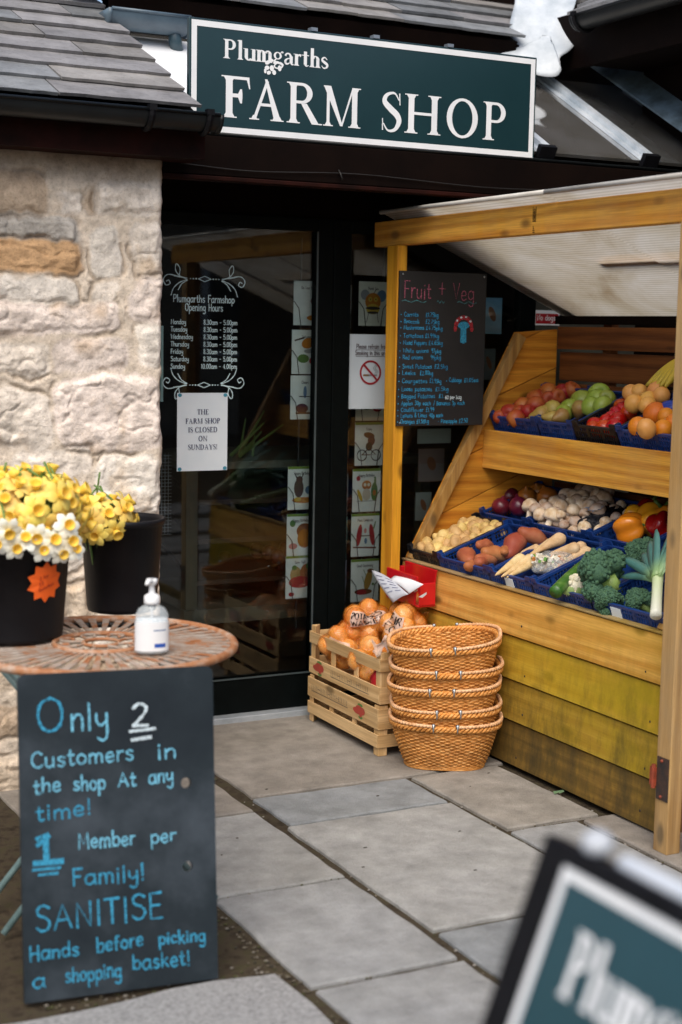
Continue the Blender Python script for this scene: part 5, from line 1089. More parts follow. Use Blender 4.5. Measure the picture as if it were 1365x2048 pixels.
s_.build('mushroom_spots', M_cwhite, veg)
s_ = MB()
for x, z in ((vb0.x+.012, vb0.z-.012), (vb0.x+.012, vb1.z+.012), (vx1-.012, vb0.z-.012)): s_.ell((x, VY0-.001, z), (.004, .002, .004), 8, 5)
s_.build('screw', M_steel, veg)
# papers and signs
def sheet(name, x0, z0, x1, z1, Y, mat, label, cat, group=None, curl=.0):
    root = thing(name, ((x0+x1)/2, Y, z0), label, cat, group); b = MB(); n_ = 6
    vs = [(x0+(x1-x0)*i/n_, Y-curl*math.sin(math.pi*i/n_)*(k) , z0+(z1-z0)*k) for k in (0, .5, 1) for i in range(n_+1)]
    b.add(vs, [(k*(n_+1)+i, k*(n_+1)+i+1, (k+1)*(n_+1)+i+1, (k+1)*(n_+1)+i) for k in range(2) for i in range(n_)]); o = b.build('sheet', mat, root); s = o.modifiers.new('solid', 'SOLIDIFY'); s.thickness = .0008; s.offset = 1 if False else -1
    return root
Yg = DY-.0035
a, c_ = at(356, 786, 'Y', Yg), at(454.5, 940, 'Y', Yg); ntc = sheet('closed_notice', a.x-.002, c_.z, c_.x, a.z, Yg, M_paper, 'white paper on the door glass reading The farm shop is closed on Sundays', 'notice')
fp = face_front(Yg-.0012); s_ = MB(); xc = (a.x+c_.x)/2
for t, y in (('THE', 829), ('FARM SHOP', 847), ('IS CLOSED', 864.5), ('ON', 882), ('SUNDAYS!', 899)): serif_text(s_, t, xc, at(405, y, 'Y', Yg).z, .0195, fp, T=.2, align='c', lift=.0008, sx=.92)
s_.build('lettering', pm('navy print', (.03, .035, .12), None, .7, 10, 0), ntc)
s_ = MB()
for x in (a.x+.008, c_.x-.010):
    for z in (a.z-.008, c_.z+.008): disc(s_, x, z, .008, .007, fp, .0008, 12)
s_.build('sticky_tack', pm('blue tack', (.06, .3, .42), None, .8, 10, 0), ntc)
M_cool = pm('cool white paper', (.5, .56, .6), (.44, .5, .54), .7, 6, .05)
a, c_ = at(696, 668, 'Y', Yg), at(694, 818, 'Y', Yg); nsm = sheet('no_smoking_notice', a.x, c_.z, a.x+.207, a.z, Yg, M_cool, 'white no smoking notice with red barred circle on the shop window', 'notice')
s_ = MB(); write(s_, 'Please refrain from', a.x+.038, at(730, 697, 'Y', Yg).z, .017, fp, .0025, fit=.142, lift=.0008); write(s_, 'Smoking in this area', a.x+.034, at(730, 710, 'Y', Yg).z, .017, fp, .0025, fit=.148, lift=.0008)
for y, w_ in ((700, .14), (713, .146)): rect(s_, a.x+.036, at(730, y, 'Y', Yg).z, a.x+.036+w_, at(730, y, 'Y', Yg).z+.0015, fp, .0006)
s_.build('lettering', pm('dim print', (.1, .08, .09), None, .7, 10, 0), nsm)
ccx, ccz = at(741, 745, 'Y', Yg).x, at(741, 745, 'Y', Yg).z; s_ = MB(); annulus(s_, ccx, ccz, .040, .048, fp, .0008, 40)
o, ux, uy, nn2 = fp; ribbon(s_, [(ccx-.031, ccz+.031), (ccx+.031, ccz-.031)], .008, fp, .0011); s_.build('barred_circle', pm('red print', (.32, .012, .02), None, .6, 10, 0), nsm)
s_ = MB(); rect(s_, ccx-.032, ccz-.014, ccx-.008, ccz-.007, fp, .0007); s_.build('cigarette_tip', pm('brown print', (.2, .09, .02), None, .6, 10, 0), nsm)
s_ = MB(); rect(s_, ccx-.008, ccz-.0135, ccx+.03, ccz-.0075, fp, .0006)
for dx in (0, .008): ribbon(s_, cr([(ccx+.018+dx, ccz-.004, 0), (ccx+.026+dx, ccz+.004, 0), (ccx+.012+dx, ccz+.016, 0), (ccx+.022+dx, ccz+.03, 0)], 5), .0015, fp, .0007)
s_.build('smoke', pm('grey print', (.2, .22, .24), None, .6, 10, 0), nsm)
a = at(1070, 620, 'Y', DY-.014); nd = sheet('no_dogs_sign', a.x, a.z-.062, a.x+.125, a.z, DY-.014, M_white, 'small red and white No dogs sign on the olive wall board', 'sign')
fd = face_front(DY-.015); s_ = MB(); rect(s_, a.x+.006, a.z-.055, a.x+.119, a.z-.014, fd, .0006); s_.build('red_panel', pm('red enamel', (.42, .012, .02), None, .4, 10, 0), nd)
s_ = MB(); write(s_, 'No dogs', a.x+.013, a.z-.041, .022, fd, .0032, lift=.0012, fit=.092); s_.build('lettering', M_white, nd)
# red leaflet box on the stall front, with a folded price leaflet sticking out
lb = thing('leaflet_box', (2.85, 4.9, .5), 'red plastic leaflet box screwed to the stall front with folded leaflets inside', 'leaflet box')
M_red = pm('red plastic', (.55, .006, .012), (.46, .005, .01), .32, 10, .05, coat=.3); b = MB()
yA, yB = at(800, 1130, 'X', 2.85).y, at(862, 1150, 'X', 2.85).y
n_ = 14; prof = [(yA, .50), (yA, .618)]+[(yA+(yB-yA)*t, .618-.003*t) for t in (.4, .8)]+[(yB-.0+.018*math.sin(i*.26)-.0, .615-.11*i/6) for i in range(7)]
b.prism([(2.792, y, z-.02) for y, z in prof], [(2.801, y, z-.02) for y, z in prof]); b.prism([(2.872, y, z) for y, z in prof], [(2.881, y, z) for y, z in prof])
b.box((2.8015, yB-.004, .485), (2.8715, yB+.004, .57)); b.box((2.8015, yA-.004, .485), (2.8715, yA+.004, .6)); b.box((2.80, yB, .478), (2.874, yA, .486)); b.build('box_body', M_red, lb, bevel=.003)
lf = thing('price_leaflet', at(790, 1190, 'X', 2.79), 'folded white leaflet with faint print sticking out of the red box', 'leaflet'); b = MB()
def flap(mb, q, n_=7, bow=.008):
    vs = []
    for i in range(n_+1):
        for k in range(n_+1):
            u, w_ = i/n_, k/n_; p = (q[0]*(1-u)+q[1]*u)*(1-w_)+(q[3]*(1-u)+q[2]*u)*w_; vs.append(p+Vector((-bow*math.sin(math.pi*w_)*math.sin(1+2*u), 0, bow*.6*math.sin(math.pi*u))))
    mb.add(vs, [(i*(n_+1)+k, i*(n_+1)+k+1, (i+1)*(n_+1)+k+1, (i+1)*(n_+1)+k) for i in range(n_) for k in range(n_)]); return vs
lz = lambda x, y, X: at(590+x*.3297, 1100+y*.3297, 'X', X)
q1 = [lz(465, 120, 2.735), lz(600, 186, 2.765), lz(690, 268, 2.765), lz(596, 320, 2.735)]; q2 = [lz(606, 155, 2.785), lz(780, 208, 2.79), lz(694, 266, 2.764), lz(582, 186, 2.762)]
o = b.build if False else None
b = MB(); vs = flap(b, q1); o = b.build('leaflet_flap', pm('grey printed leaflet', (.5, .52, .58), (.42, .44, .5), .6, 8, .05), lf, True); so_ = o.modifiers.new('solid', 'SOLIDIFY'); so_.thickness = .0012
b = MB(); flap(b, q2); o = b.build('leaflet_flap', pm('leaflet paper', (.78, .8, .84), (.7, .72, .78), .6, 8, .05), lf, True); so_ = o.modifiers.new('solid', 'SOLIDIFY'); so_.thickness = .0012
b = MB()
for r0 in range(5):
    for c0 in (1, 4):
        A_, B_ = vs[(c0)*8+r0+1], vs[(c0+2)*8+r0+1]; b.bar(A_+Vector((-.0025, 0, 0)), B_+Vector((-.0025, 0, 0)), .003, .0006, (-1, 0, 0))
b.build('print', pm('faint grey print', (.25, .27, .4), None, .7, 8, 0), lf)
b = MB(); b.poly([lz(750, 285, 2.7905), lz(800, 255, 2.7905), lz(800, 268, 2.7905), lz(775, 290, 2.7905)]); b.build('leaflet_edge', M_white, lf)
b = MB(); b.poly([lz(722, 250, 2.7903), lz(746, 238, 2.7903), lz(746, 246, 2.7903), lz(724, 258, 2.7903)]); b.build('leaflet_edge', M_white, lf)

# ------------------------------------------------------------------ wooden fruit crates with bagged potatoes
M_cr = wood('pale crate wood', (.64, .43, .21), (.44, .26, .1), 1, .3, rv=.12, grey=.15); M_crx = wood('pale crate wood across', (.62, .41, .2), (.42, .25, .1), 0, .3, rv=.12); M_crz = wood('pale crate post', (.66, .44, .22), (.46, .28, .11), 2, .2, rv=.1)
M_cprint = pm('dark crate print', (.1, .075, .05), (.18, .13, .08), .8, 40, 0); M_cred2 = pm('red crate print', (.42, .05, .03), (.3, .05, .03), .7, 40, 0); M_cgrn = pm('green crate print', (.1, .22, .05), None, .7, 40, 0)
CX0, CX1, CY0, CY1 = 2.517, 2.835, 4.545, 5.10
def crate(z0, rails, h, label, dx=0, rot=0, logo='far', foot=0.0):
    root = thing('fruit_crate', (CX0+dx, CY0, z0), label, 'crate', 'wooden fruit crates'); T = Matrix.Translation((dx, 0, 0))
    for i, (za, zb_) in enumerate(rails):
        for x in (CX0, CX1-.006):
            b = MB(); b.box((x, CY0+.001, z0+za), (x+.006, CY1, z0+zb_), T); sl_ = b.build('slat', M_cr, root, bevel=.001)
            if x == CX0 and zb_-za > .05:
                fx_ = (Vector((CX0+dx, 0, 0)), -VY, VZ, -VX); zc = z0+(za+zb_)/2; hh = zb_-za
                ly_ = -(CY1-.085) if logo == 'far' else -(CY0+.13)
                p = MB(); 
                for k, (w_, h_) in enumerate(((.036, .012), (.03, .017), (.012, .02), (.02, .014))): disc(p, ly_+(k-1.5)*.012, zc+(.003 if k % 2 else -.002), w_, h_, fx_, .0008+k*1e-4, 16)
                p.build('red_mark', M_cred2, sl_); p = MB(); disc(p, ly_, zc+.022, .02, .006, fx_, .0007, 12); disc(p, ly_+.005, zc-.022, .016, .006, fx_, .0007, 12); p.build('green_mark', M_cgrn, sl_)
                p = MB(); t0 = -(CY1-.18) if logo == 'far' else -(CY1-.03)
                write(p, 'EUROPA FRUTTA E VERDURA' if False else 'IIIIHIIIIHIIIHIIIII', t0, zc-.004, .018, fx_, .003, fit=.3, lift=.0008); rect(p, t0, zc-.012, t0+.3, zc-.009, fx_, .0006); p.build('printed_line', M_cprint, sl_)
        for y in (CY0-.006, CY1+.0005):
            b = MB(); b.box((CX0+.001, y, z0+za), (CX1-.001, y+.0055, z0+zb_), T); b.build('slat', M_crx, root, bevel=.001)
    for x, sx in ((CX0+.0065, 1), (CX1-.0065, -1)):
        for y, sy in ((CY0+.0005, 1), (CY1-.0005, -1)):
            b = MB(); b.prism([T @ Vector((x, y, z0+foot)), T @ Vector((x+sx*.036, y, z0+foot)), T @ Vector((x, y+sy*.036, z0+foot))], [T @ Vector((x, y, z0+h)), T @ Vector((x+sx*.036, y, z0+h)), T @ Vector((x, y+sy*.036, z0+h))]); b.build('corner_post', M_crz, root, bevel=.002)
    for k in (.34, .67):
        y = CY0+(CY1-CY0)*k
        for x in (CX0+.0065, CX1-.0125):
            b = MB(); b.box((x, y-.014, z0+rails[0][0]), (x+.006, y+.014, z0+rails[-1][1]-.004), T); b.build('upright', M_crz, root)
    for i in range(6):
        y = CY0+.01+(CY1-CY0-.1)*i/5; b = MB(); b.box((CX0+.008, y, z0+rails[0][0]+.004), (CX1-.008, y+.075, z0+rails[0][0]+.009), T); b.build('floor_slat', M_crx, root)
crate(0, ((.032, .078), (.098, .172)), .182, 'lower wooden fruit crate standing on the paving, red mark near its front corner', logo='near')
crate(.1835, ((.006, .066), (.122, .166)), .19, 'upper wooden fruit crate filled with orange bags of potatoes', dx=.004, logo='far', foot=.003)
# orange film bags full of potatoes
m, N, L, B = mk('orange printed film'); v = tc(N, L); f = nz(N, L, 9, v, 5, .6)
L.new(ramp(N, L, f, [(.35, (.78, .17, .006)), (.55, (.88, .27, .015)), (.75, (.95, .55, .2))]), B.inputs['Base Color']); B.inputs['Roughness'].default_value = .16; B.inputs['Coat Weight'].default_value = .9; B.inputs['Coat Roughness'].default_value = .06
L.new(ramp(N, L, nz(N, L, 26, tc(N, L, loc=(3, 2, 1)), 5, .65, 1.5), [(.35, (.22, .22, .22)), (.65, (.62, .62, .62))]), B.inputs['Alpha']); bump(N, L, B, nz(N, L, 30, v, 6, .65, 2.0), .9, .012); M_bag = m
M_potb = pm('bagged potato', (.85, .5, .17), (.7, .34, .08), .5, 12, .2)
M_bprint = pm('white film print', (.8, .74, .72), (.72, .5, .36), .25, 12, .6, bscale=40)
M_bprint.node_tree.nodes['Principled BSDF'].inputs['Alpha'].default_value = .5
def sack(c_, r_, rot, label, seed, words=None, patch=None):
    c_ = Vector(c_); rr = random.Random(seed); root = thing('potato_bag', c_, label, 'bag of potatoes', 'orange bags of potatoes'); E_ = Euler(rot).to_matrix(); sp_ = []
    for _ in range(600):
        v = Vector((rr.gauss(0, 1), rr.gauss(0, 1), rr.gauss(0, 1))).normalized(); q = Vector((v.x*r_[0], v.y*r_[1], v.z*r_[2]))*.66
        if all((q-p).length > .058 for p in sp_): sp_.append(q)
    def rad(d):
        D = Vector((d.x*r_[0], d.y*r_[1], d.z*r_[2])); u = D.normalized(); best = .5*D.length
        for p in sp_:
            bq = u.dot(p); cq = p.length_squared-.0017
            disc_ = bq*bq-cq
            if disc_ > 0: best = max(best, bq+math.sqrt(disc_))
        soft = best/D.length; return (.86*soft+.14*.98)*(1.03+.03*math.sin(d.x*17+d.y*11+seed)*math.cos(d.z*15-d.y*13))
    b = MB(); b.ell(c_, r_, 56, 36, E_, rad); o = b.build('bag_film', M_bag, root, True); sm_ = o.modifiers.new('smooth', 'SMOOTH'); sm_.iterations = 2
    b = MB()
    for p in sp_: b.ell(c_+E_ @ p, (.041, .036, .034), 12, 8, Euler((rr.random()*3, rr.random()*3, 0)).to_matrix())
    b.build('potatoes', M_potb, root, True)
    tw = E_ @ Vector((r_[0]*1.0, 0, 0)); b = MB()
    for k in range(7):
        a = k*.9; u = E_ @ Vector((.5, math.cos(a), math.sin(a))); b.add([c_+tw*.8, c_+tw+u*.045, c_+tw+(E_ @ Vector((.5, math.cos(a+.7), math.sin(a+.7))))*.05], [(0, 1, 2)])
    b.build('gathered_end', M_bag, root)
    if patch:
        b = MB()
        # a printed patch that lies on the bag's bumps
        th0, ph0, dth, dph = patch; n_ = 9; b = MB(); G = {}
        def S_(u, w_, k=1.012):
            d = Vector((math.sin(th0+(w_-.5)*dth)*math.cos(ph0+(u-.5)*dph), math.sin(th0+(w_-.5)*dth)*math.sin(ph0+(u-.5)*dph), math.cos(th0+(w_-.5)*dth)))
            kk = rad(d)*k; return c_+E_ @ Vector((d.x*r_[0]*kk, d.y*r_[1]*kk, d.z*r_[2]*kk))
        vs = [S_(i/n_, j_/n_) for j_ in range(n_+1) for i in range(n_+1)]; b.add(vs, [(j_*(n_+1)+i, j_*(n_+1)+i+1, (j_+1)*(n_+1)+i+1, (j_+1)*(n_+1)+i) for j_ in range(n_) for i in range(n_)])
        b.build('printed_patch', M_bprint, root, True)
        if words:
            b = MB(); 
            for li, t in enumerate(words):
                tw_ = text_w(t, 1)
                x = 0
                for ch in t:
                    if ch not in H: x += .5; continue
                    gw, st = glyph_strokes(ch)
                    for s2 in st:
                        for p0, p1 in zip(s2, s2[1:]):
                            f_ = lambda p: S_(.04+.9*(x+p.x*.1)/tw_, .06+(li+.85-p.y*.075)/len(words)*.9, 1.03)
                            A_, B_ = f_(p0), f_(p1)
                            if (A_-B_).length > 1e-5: b.bar(A_, B_, .0045, .001)
                    x += gw*.1+.11
            b.build('lettering', M_black, root)
zt = .20
sack((2.60, 4.97, .315), (.085, .10, .085), (.2, .1, .3), 'orange potato bag at the far left end of the upper crate', 1, None, (1.35, 3.6, .35, .9))
sack((2.69, 4.97, .392), (.125, .095, .075), (0, -.15, .5), 'topmost orange potato bag with a wide printed band', 2, ('POTATOES', 'WASHED'), (.95, 4.0, .75, 1.7))
sack((2.60, 4.76, .30), (.08, .12, .075), (.1, .2, -.1), 'orange potato bag lying along the middle of the upper crate', 3)
sack((2.765, 4.80, .392), (.09, .105, .085), (.3, .1, -.5), 'orange potato bag printed with bold black capitals', 4, ('FAIR', 'PICK'), (.95, 3.95, .9, 1.2))
sack((2.735, 4.62, .30), (.075, .06, .06), (.1, 0, .2), 'small orange potato bag beside the baskets', 5, None, (.9, 4.2, .8, 1.2))
sack((2.815, 4.87, .43), (.058, .085, .09), (0, 0, .1), 'dark orange potato bag against the stall front', 6)
b = MB(); q_ = at(760, 1290, 'Y', 4.56); vs = [(q_+CR*(.05*(i/5-.5))+VZ*(.045*(k/4-.5)-.02*math.sin(i*1.3))+VY*(-.012*math.sin(k*1.4+i)-.004*i)) for i in range(6) for k in range(5)]
b.add(vs, [(i*5+k, i*5+k+1, i*5+k+6, i*5+k+5) for i in range(5) for k in range(4)]); o = b.build('bag_tail', M_bprint, None, True); tag(o, 'crumpled white plastic bag end hanging over the crate corner by the baskets', 'plastic bag'); so_ = o.modifiers.new('solid', 'SOLIDIFY'); so_.thickness = .001
b = MB(); b.ell((2.56, 4.60, .25), (.035, .05, .05), 20, 14, None, lambda d: 1+.12*math.sin(d.x*7+d.y*9+d.z*5)); tag(b.build('red_net_bag', pm('red net bag', (.42, .015, .02), (.3, .01, .015), .4, 12, .6), None, True), 'small red net bag in the near corner of the upper crate', 'net bag')

# ------------------------------------------------------------------ wicker baskets, nested in one stack
m, N, L, B = mk('honey wicker'); v = tc(N, L, (30, 30, 120)); f = nz(N, L, 2.0, v, 4); oi = N.new('ShaderNodeObjectInfo')
col = ramp(N, L, f, [(.25, (.25, .085, .016)), (.5, (.58, .24, .05)), (.75, (.82, .5, .2))]); hs_ = N.new('ShaderNodeHueSaturation'); L.new(mth(N, L, 'ADD', mth(N, L, 'MULTIPLY', oi.outputs['Random'], .28), .86), hs_.inputs['Value']); L.new(mix(N, L, .5, col, ramp(N, L, nz(N, L, 9, tc(N, L, (1, 1, 3)), 4), [(.35, (.55, .5, .45)), (.6, (1.15, 1.15, 1.15))]), 'MULTIPLY'), hs_.inputs['Color'])
L.new(hs_.outputs[0], B.inputs['Base Color']); B.inputs['Roughness'].default_value = .6; B.inputs['Specular IOR Level'].default_value = .3; M_wick = m
M_pale = pm('pale peeled wicker', (.76, .48, .28), (.56, .28, .11), .5, 40, .3)
BH = .150; NS = 64
def bk_r(t): return (.138+.048*t+.006*math.sin(t*3), .105+.045*t+.006*math.sin(t*3))
proto_b = thing('wicker_basket', (0, 0, 0), 'x', 'basket', 'stacked wicker baskets')
nT, rows, per = NS*4, 24, 4; nZ = rows*per
TH, TT_ = np.meshgrid(np.arange(nT)*2*np.pi/nT, np.arange(nZ+1)/nZ)
rowi = np.minimum((TT_*rows).astype(int), rows-1); fz = TT_*rows-rowi
wv = (.6+.8*fbm(TH*9, rowi*1.7, 601, 2))*np.sin(TH*NS/2+np.pi*rowi+.5*(fbm(TH*4, rowi*.9, 611, 2)-.5))*.0042*np.sin(np.pi*np.clip(fz, .02, .98))**.5; bulge_ = np.abs(np.sin(np.pi*fz))**.7*.0016-.0022*(np.abs(np.sin(np.pi*fz)) < .2)
wv = wv+(fbm(TH*2.5, TT_*4, 621, 3)-.5)*.007; rx = .138+.048*TT_+.006*np.sin(TT_*3)+wv+bulge_; ry = .105+.045*TT_+.006*np.sin(TT_*3)+wv+bulge_
sq = 1+.05*np.cos(4*TH+np.pi)   # slightly squared oval
b = MB(); V = np.stack([rx*np.cos(TH)*sq, ry*np.sin(TH)*sq, TT_*BH], -1).reshape(-1, 3); b.v = [tuple(q) for q in V.tolist()]; b.c = [(1, 1, 1)]*len(b.v)
b.f = [(r0*nT+k, r0*nT+(k+1) % nT, (r0+1)*nT+(k+1) % nT, (r0+1)*nT+k) for r0 in range(nZ) for k in range(nT)]; b.m = [0]*len(b.f)
bd = b.build('basket_wall', M_wick, proto_b, True); sm_ = bd.modifiers.new('solid', 'SOLIDIFY'); sm_.thickness = .004
def oval(t, r_, z, a0=0, a1=2*math.pi, n_=60, dr=0):
    A_, B_ = bk_r(t); return [Vector(((A_+dr)*math.cos(a)*(1+.05*math.cos(4*a+math.pi)), (B_+dr)*math.sin(a)*(1+.05*math.cos(4*a+math.pi)), z)) for a in [a0+(a1-a0)*i/n_ for i in range(n_+1)]]
b = MB()
b.add([(v.x, v.y, .003) for v in oval(0, 0, 0, n_=59)], [tuple(range(60))])
for k in range(3): b.tube(oval(0, 0, .005*k+.001, n_=90, dr=.003)[:-1], .004, 6, True)
b.build('base', M_wick, proto_b, True)
b = MB()      # plaited rim: three strands twisting round one another
for s_ in range(3):
    P = []
    for i in range(240):
        a = 2*math.pi*i/240; A_, B_ = bk_r(1); ph = a*26+s_*2.094; k = 1+.05*math.cos(4*a+math.pi)
        P.append(Vector(((A_+.004+.0065*math.cos(ph))*math.cos(a)*k, (B_+.004+.0065*math.cos(ph))*math.sin(a)*k, BH+.004+.0075*math.sin(ph))))
    b.tube(P, .0052, 6, True)
b.build('rim', M_wick, proto_b, True)
for sgn in (1, -1):
    a0 = math.radians(-78) if sgn > 0 else math.radians(102); a1 = a0+math.radians(156); b = MB(); P = oval(1, 0, BH+.016, a0, a1, 40, dr=.011); mid = P[20]
    P = [p+VZ*(.006*math.sin(math.pi*i/40)) for i, p in enumerate(P)]
    b.tube(P, .0052, 8)
    for w_ in range(46):
        i = w_*40/46; p = P[int(i)].lerp(P[min(40, int(i)+1)], i-int(i)); q = P[min(40, int(i)+1)]-P[int(i)]; q.normalize(); u = q.cross(VZ).normalized(); b.tube([p+(u*math.cos(t)+VZ*math.sin(t))*.0057+q*(.0065*t/6.28) for t in [j_*6.28/6 for j_ in range(7)]], .0016, 4)
    hd = b.build('handle', M_pale, proto_b, True)
    for e in (0, 40):
        b = MB(); p = P[e]; b.tube(cr([p+VZ*.0, p+Vector((0, -.006 if p.y < 0 else .006, .002)), p+Vector((0, -.008 if p.y < 0 else .008, -.012)), p+Vector((0, .002, -.022))], 4), .0028, 6); b.ell(p+VZ*.002, .0075, 8, 5)
        b.build('metal_clip', M_steel, hd, True)
BC = Vector((2.702, 4.390, 0)); labs = ['bottom wicker basket of the stack, standing on the paving', 'second wicker basket up in the stack, wedged in the bottom one', 'middle wicker basket of the stack with a pale handle across its front', 'fourth wicker basket up, just under the tilted top one', 'top wicker basket of the stack, tilted and open']
for i, (z, tx, ty, dx, dy, rz_) in enumerate([(.003, 0, 0, 0, 0, 0), (.055, -1, 1.5, .003, 0, 184), (.131, 1, -2, -.004, -.004, -3), (.192, -1, 1.5, .002, .002, 183), (.283, 4, -5, .002, -.004, -2)]):
    o = proto_b if i == 0 else dup(proto_b); o.location = BC+Vector((dx, dy, z)); o.rotation_euler = (R(tx), R(ty), R(-31+rz_)); o['label'] = labs[i]
    k = 1.03 if i != 1 else 1.01; o.scale = (k, k, 1)
b = MB()
for i in range(2): 
    a = i*1.2
    b.add([(2.72+.02*i, 3.99, .006), (2.735+.02*i, 3.985, .012), (2.745+.02*i, 4.005, .01), (2.728+.02*i, 4.01, .008)], [(0, 1, 2, 3)])
o = b.build('fallen_leaf', pm('pale green leaf', (.16, .26, .14), (.1, .18, .09), .6, 20, .2), None); so_ = o.modifiers.new('solid', 'SOLIDIFY'); so_.thickness = .001; o.location = at(1118, 1585, 'Z', .004); tag(o, 'pale green scrap of cabbage leaf on the paving by the stall', 'leaf')
# ------------------------------------------------------------------ round rusty table
TC_ = at(203, 1283, 'Z', .70); TR = .338; TZ = .70
tb = thing('garden_table', (TC_.x, TC_.y, 0), 'round rusty metal garden table with radial slats in front of the stone wall', 'table')
m, N, L, B = mk('rusted paint'); v = tc(N, L); f = nz(N, L, 14, v, 8, .7); f2 = nz(N, L, 50, v, 5)
L.new(ramp(N, L, mth(N, L, 'ADD', mth(N, L, 'MULTIPLY', f, .7), mth(N, L, 'MULTIPLY', f2, .3)), [(.33, (.22, .06, .018)), (.43, (.36, .14, .05)), (.5, (.34, .25, .19)), (.64, (.46, .40, .35))]), B.inputs['Base Color']); B.inputs['Roughness'].default_value = .6; bump(N, L, B, f2, .5, .003); M_rust = m
M_rusto = pm('bright rust', (.38, .17, .075), (.26, .08, .025), .7, 22, .5, c=(.46, .37, .3))
circ = lambda r_, z, n_=72: [Vector((TC_.x+r_*math.cos(2*math.pi*i/n_), TC_.y+r_*math.sin(2*math.pi*i/n_), z)) for i in range(n_)]
b = MB(); b.tube(circ(TR, TZ-.008), .011, 8, True); b.build('rim', M_rusto, tb, True)
b = MB(); b.tube(circ(.118, TZ-.003), .007, 8, True); b.tube(circ(.045, TZ-.003, 30), .005, 8, True); b.build('inner_ring', M_rusto, tb, True)
for i in range(52):
    a = 2*math.pi*i/52; d = Vector((math.cos(a), math.sin(a), 0)); u = Vector((-d.y, d.x, 0)); c_ = Vector((TC_.x, TC_.y, TZ-.004)); w0, w1 = .0045, .0105
    b = MB(); q = [c_+d*.118-u*w0, c_+d*.118+u*w0, c_+d*(TR-.002)+u*w1, c_+d*(TR-.002)-u*w1]; b.prism([p-VZ*.003 for p in q], q); b.build('slat', M_rust, tb)
b = MB()
for i in range(8):
    a = 2*math.pi*i/8; d = Vector((math.cos(a), math.sin(a), 0)); c_ = Vector((TC_.x, TC_.y, TZ-.003)); u = Vector((-d.y, d.x, 0))
    b.tube(cr([c_+d*.045, c_+d*.07+u*.018, c_+d*.1+u*.02, c_+d*.112, c_+d*.1-u*.014, c_+d*.08-u*.008], 5), .0042, 6)
b.build('scroll', M_rust, tb, True)
M_leg = pm('pale green leg paint', (.2, .3, .3), (.12, .19, .19), .45, 20, .2)
for k, (a, e) in enumerate(((200, 1), (340, 1), (20, 1), (160, 1))):
    d = Vector((math.cos(R(a)), math.sin(R(a)), 0)); d2 = Vector((math.cos(R(180-a)), math.sin(R(180-a)), 0)) if False else -Vector((d.x, -d.y, 0)); b = MB(); c_ = Vector((TC_.x, TC_.y, 0))
    b.tube([c_+d*.29+VZ*(TZ-.016), c_+Vector((d.x*.02, d.y*.25, .36)), c_+Vector((-d.x*.30, d.y*.27, .008))], .009, 8); b.build('leg', M_leg, tb, True)
b = MB(); b.tube(circ(TR-.03, TZ-.018), .008, 8, True); b.build('frame_ring', M_darkmetal, tb, True)
# flower buckets
M_bkt = pm('matt black bucket', (.009, .009, .011), (.005, .005, .007), .5, 10, .15, spec=.2)
def bucket(c_, r0, r1, h_, label):
    root = thing('flower_bucket', c_, label, 'bucket', 'black flower buckets'); b = MB(); T = Matrix.Translation(c_)
    b.lathe([(0, .001), (r0, .0), (r0+.003, .012), (r1-.004, h_-.02), (r1, h_-.02), (r1+.005, h_-.008), (r1+.004, h_), (r1-.003, h_), (r1-.006, h_-.012), (r0-.002, .02), (0, .016)], 40, T, False); b.build('bucket_wall', M_bkt, root, True)
    b = MB(); b.lathe([(0, h_*.7), (r0+(r1-r0)*.7-.003, h_*.7)], 30, T, False); b.build('water', pm('dark water', (.02, .025, .02), None, .1), root)
    return root
BR = at(243, 1243, 'Z', TZ+.004)+Vector((0, .0, 0)); BR = Vector((BR.x+.045, BR.y+.0, TZ+.001))
d_ = (BR-CP); d_.z = 0
def place_px(xl, xr, yb, z):      # a round thing on the table: centre and radius from its left and right edges at its foot
    a, c_ = at(xl, yb, 'Z', z), at(xr, yb, 'Z', z); r_ = (c_-a).length/2; m_ = (a+c_)/2; return m_, r_
mR, rR = place_px(176, 312, 1218, TZ); bR = bucket((mR.x, mR.y, TZ+.001), rR, rR*1.24, .262, 'black flower bucket at the back of the table with yellow daffodils only')
mL, rL = place_px(-72, 124, 1272, TZ); bL = bucket((mL.x, mL.y, TZ+.001), rL, rL*1.2, .25, 'black flower bucket with an orange star price sticker, at the front of the table')
# star price sticker
d_ = Vector((CP.x-mL.x, CP.y-mL.y, 0)).normalized(); stc = at(97, 1165, 'Y', mL.y-.08)
tdir = math.atan2(stc.y-mL.y, stc.x-mL.x); sc_ = on(97, 1165, (mL.x, mL.y-rL*1.05, 0), (d_.x, d_.y, 0)); zc = sc_.z
nh = (Vector((sc_.x-mL.x, sc_.y-mL.y, 0))).normalized(); b = MB(); ang0 = math.atan2(nh.y, nh.x)
def onb(u, z, k=.0):      # wrap on the bucket
    rr = rL+(rL*.2)*(z-TZ)/.25+.004+k; a = ang0+u/rr; return Vector((mL.x+rr*math.cos(a), mL.y+rr*math.sin(a), z))
stk = thing('price_sticker', onb(0, zc), 'bright orange star shaped price sticker on the front bucket', 'sticker'); P = []
for i in range(20):
    rr = .053 if i % 2 else .04; a = 2*math.pi*i/20; P.append(onb(rr*math.cos(a), zc+rr*math.sin(a)))
b.v = [tuple(p) for p in P]+[tuple(onb(0, zc))]; b.f = [(i, (i+1) % 20, 20) for i in range(20)]; b.m = [0]*20; b.c = [(1, 1, 1)]*21
b.build('star', pm('fluorescent orange card', (.85, .13, .01), (.8, .11, .008), .6, 8, 0), stk)
b = MB()
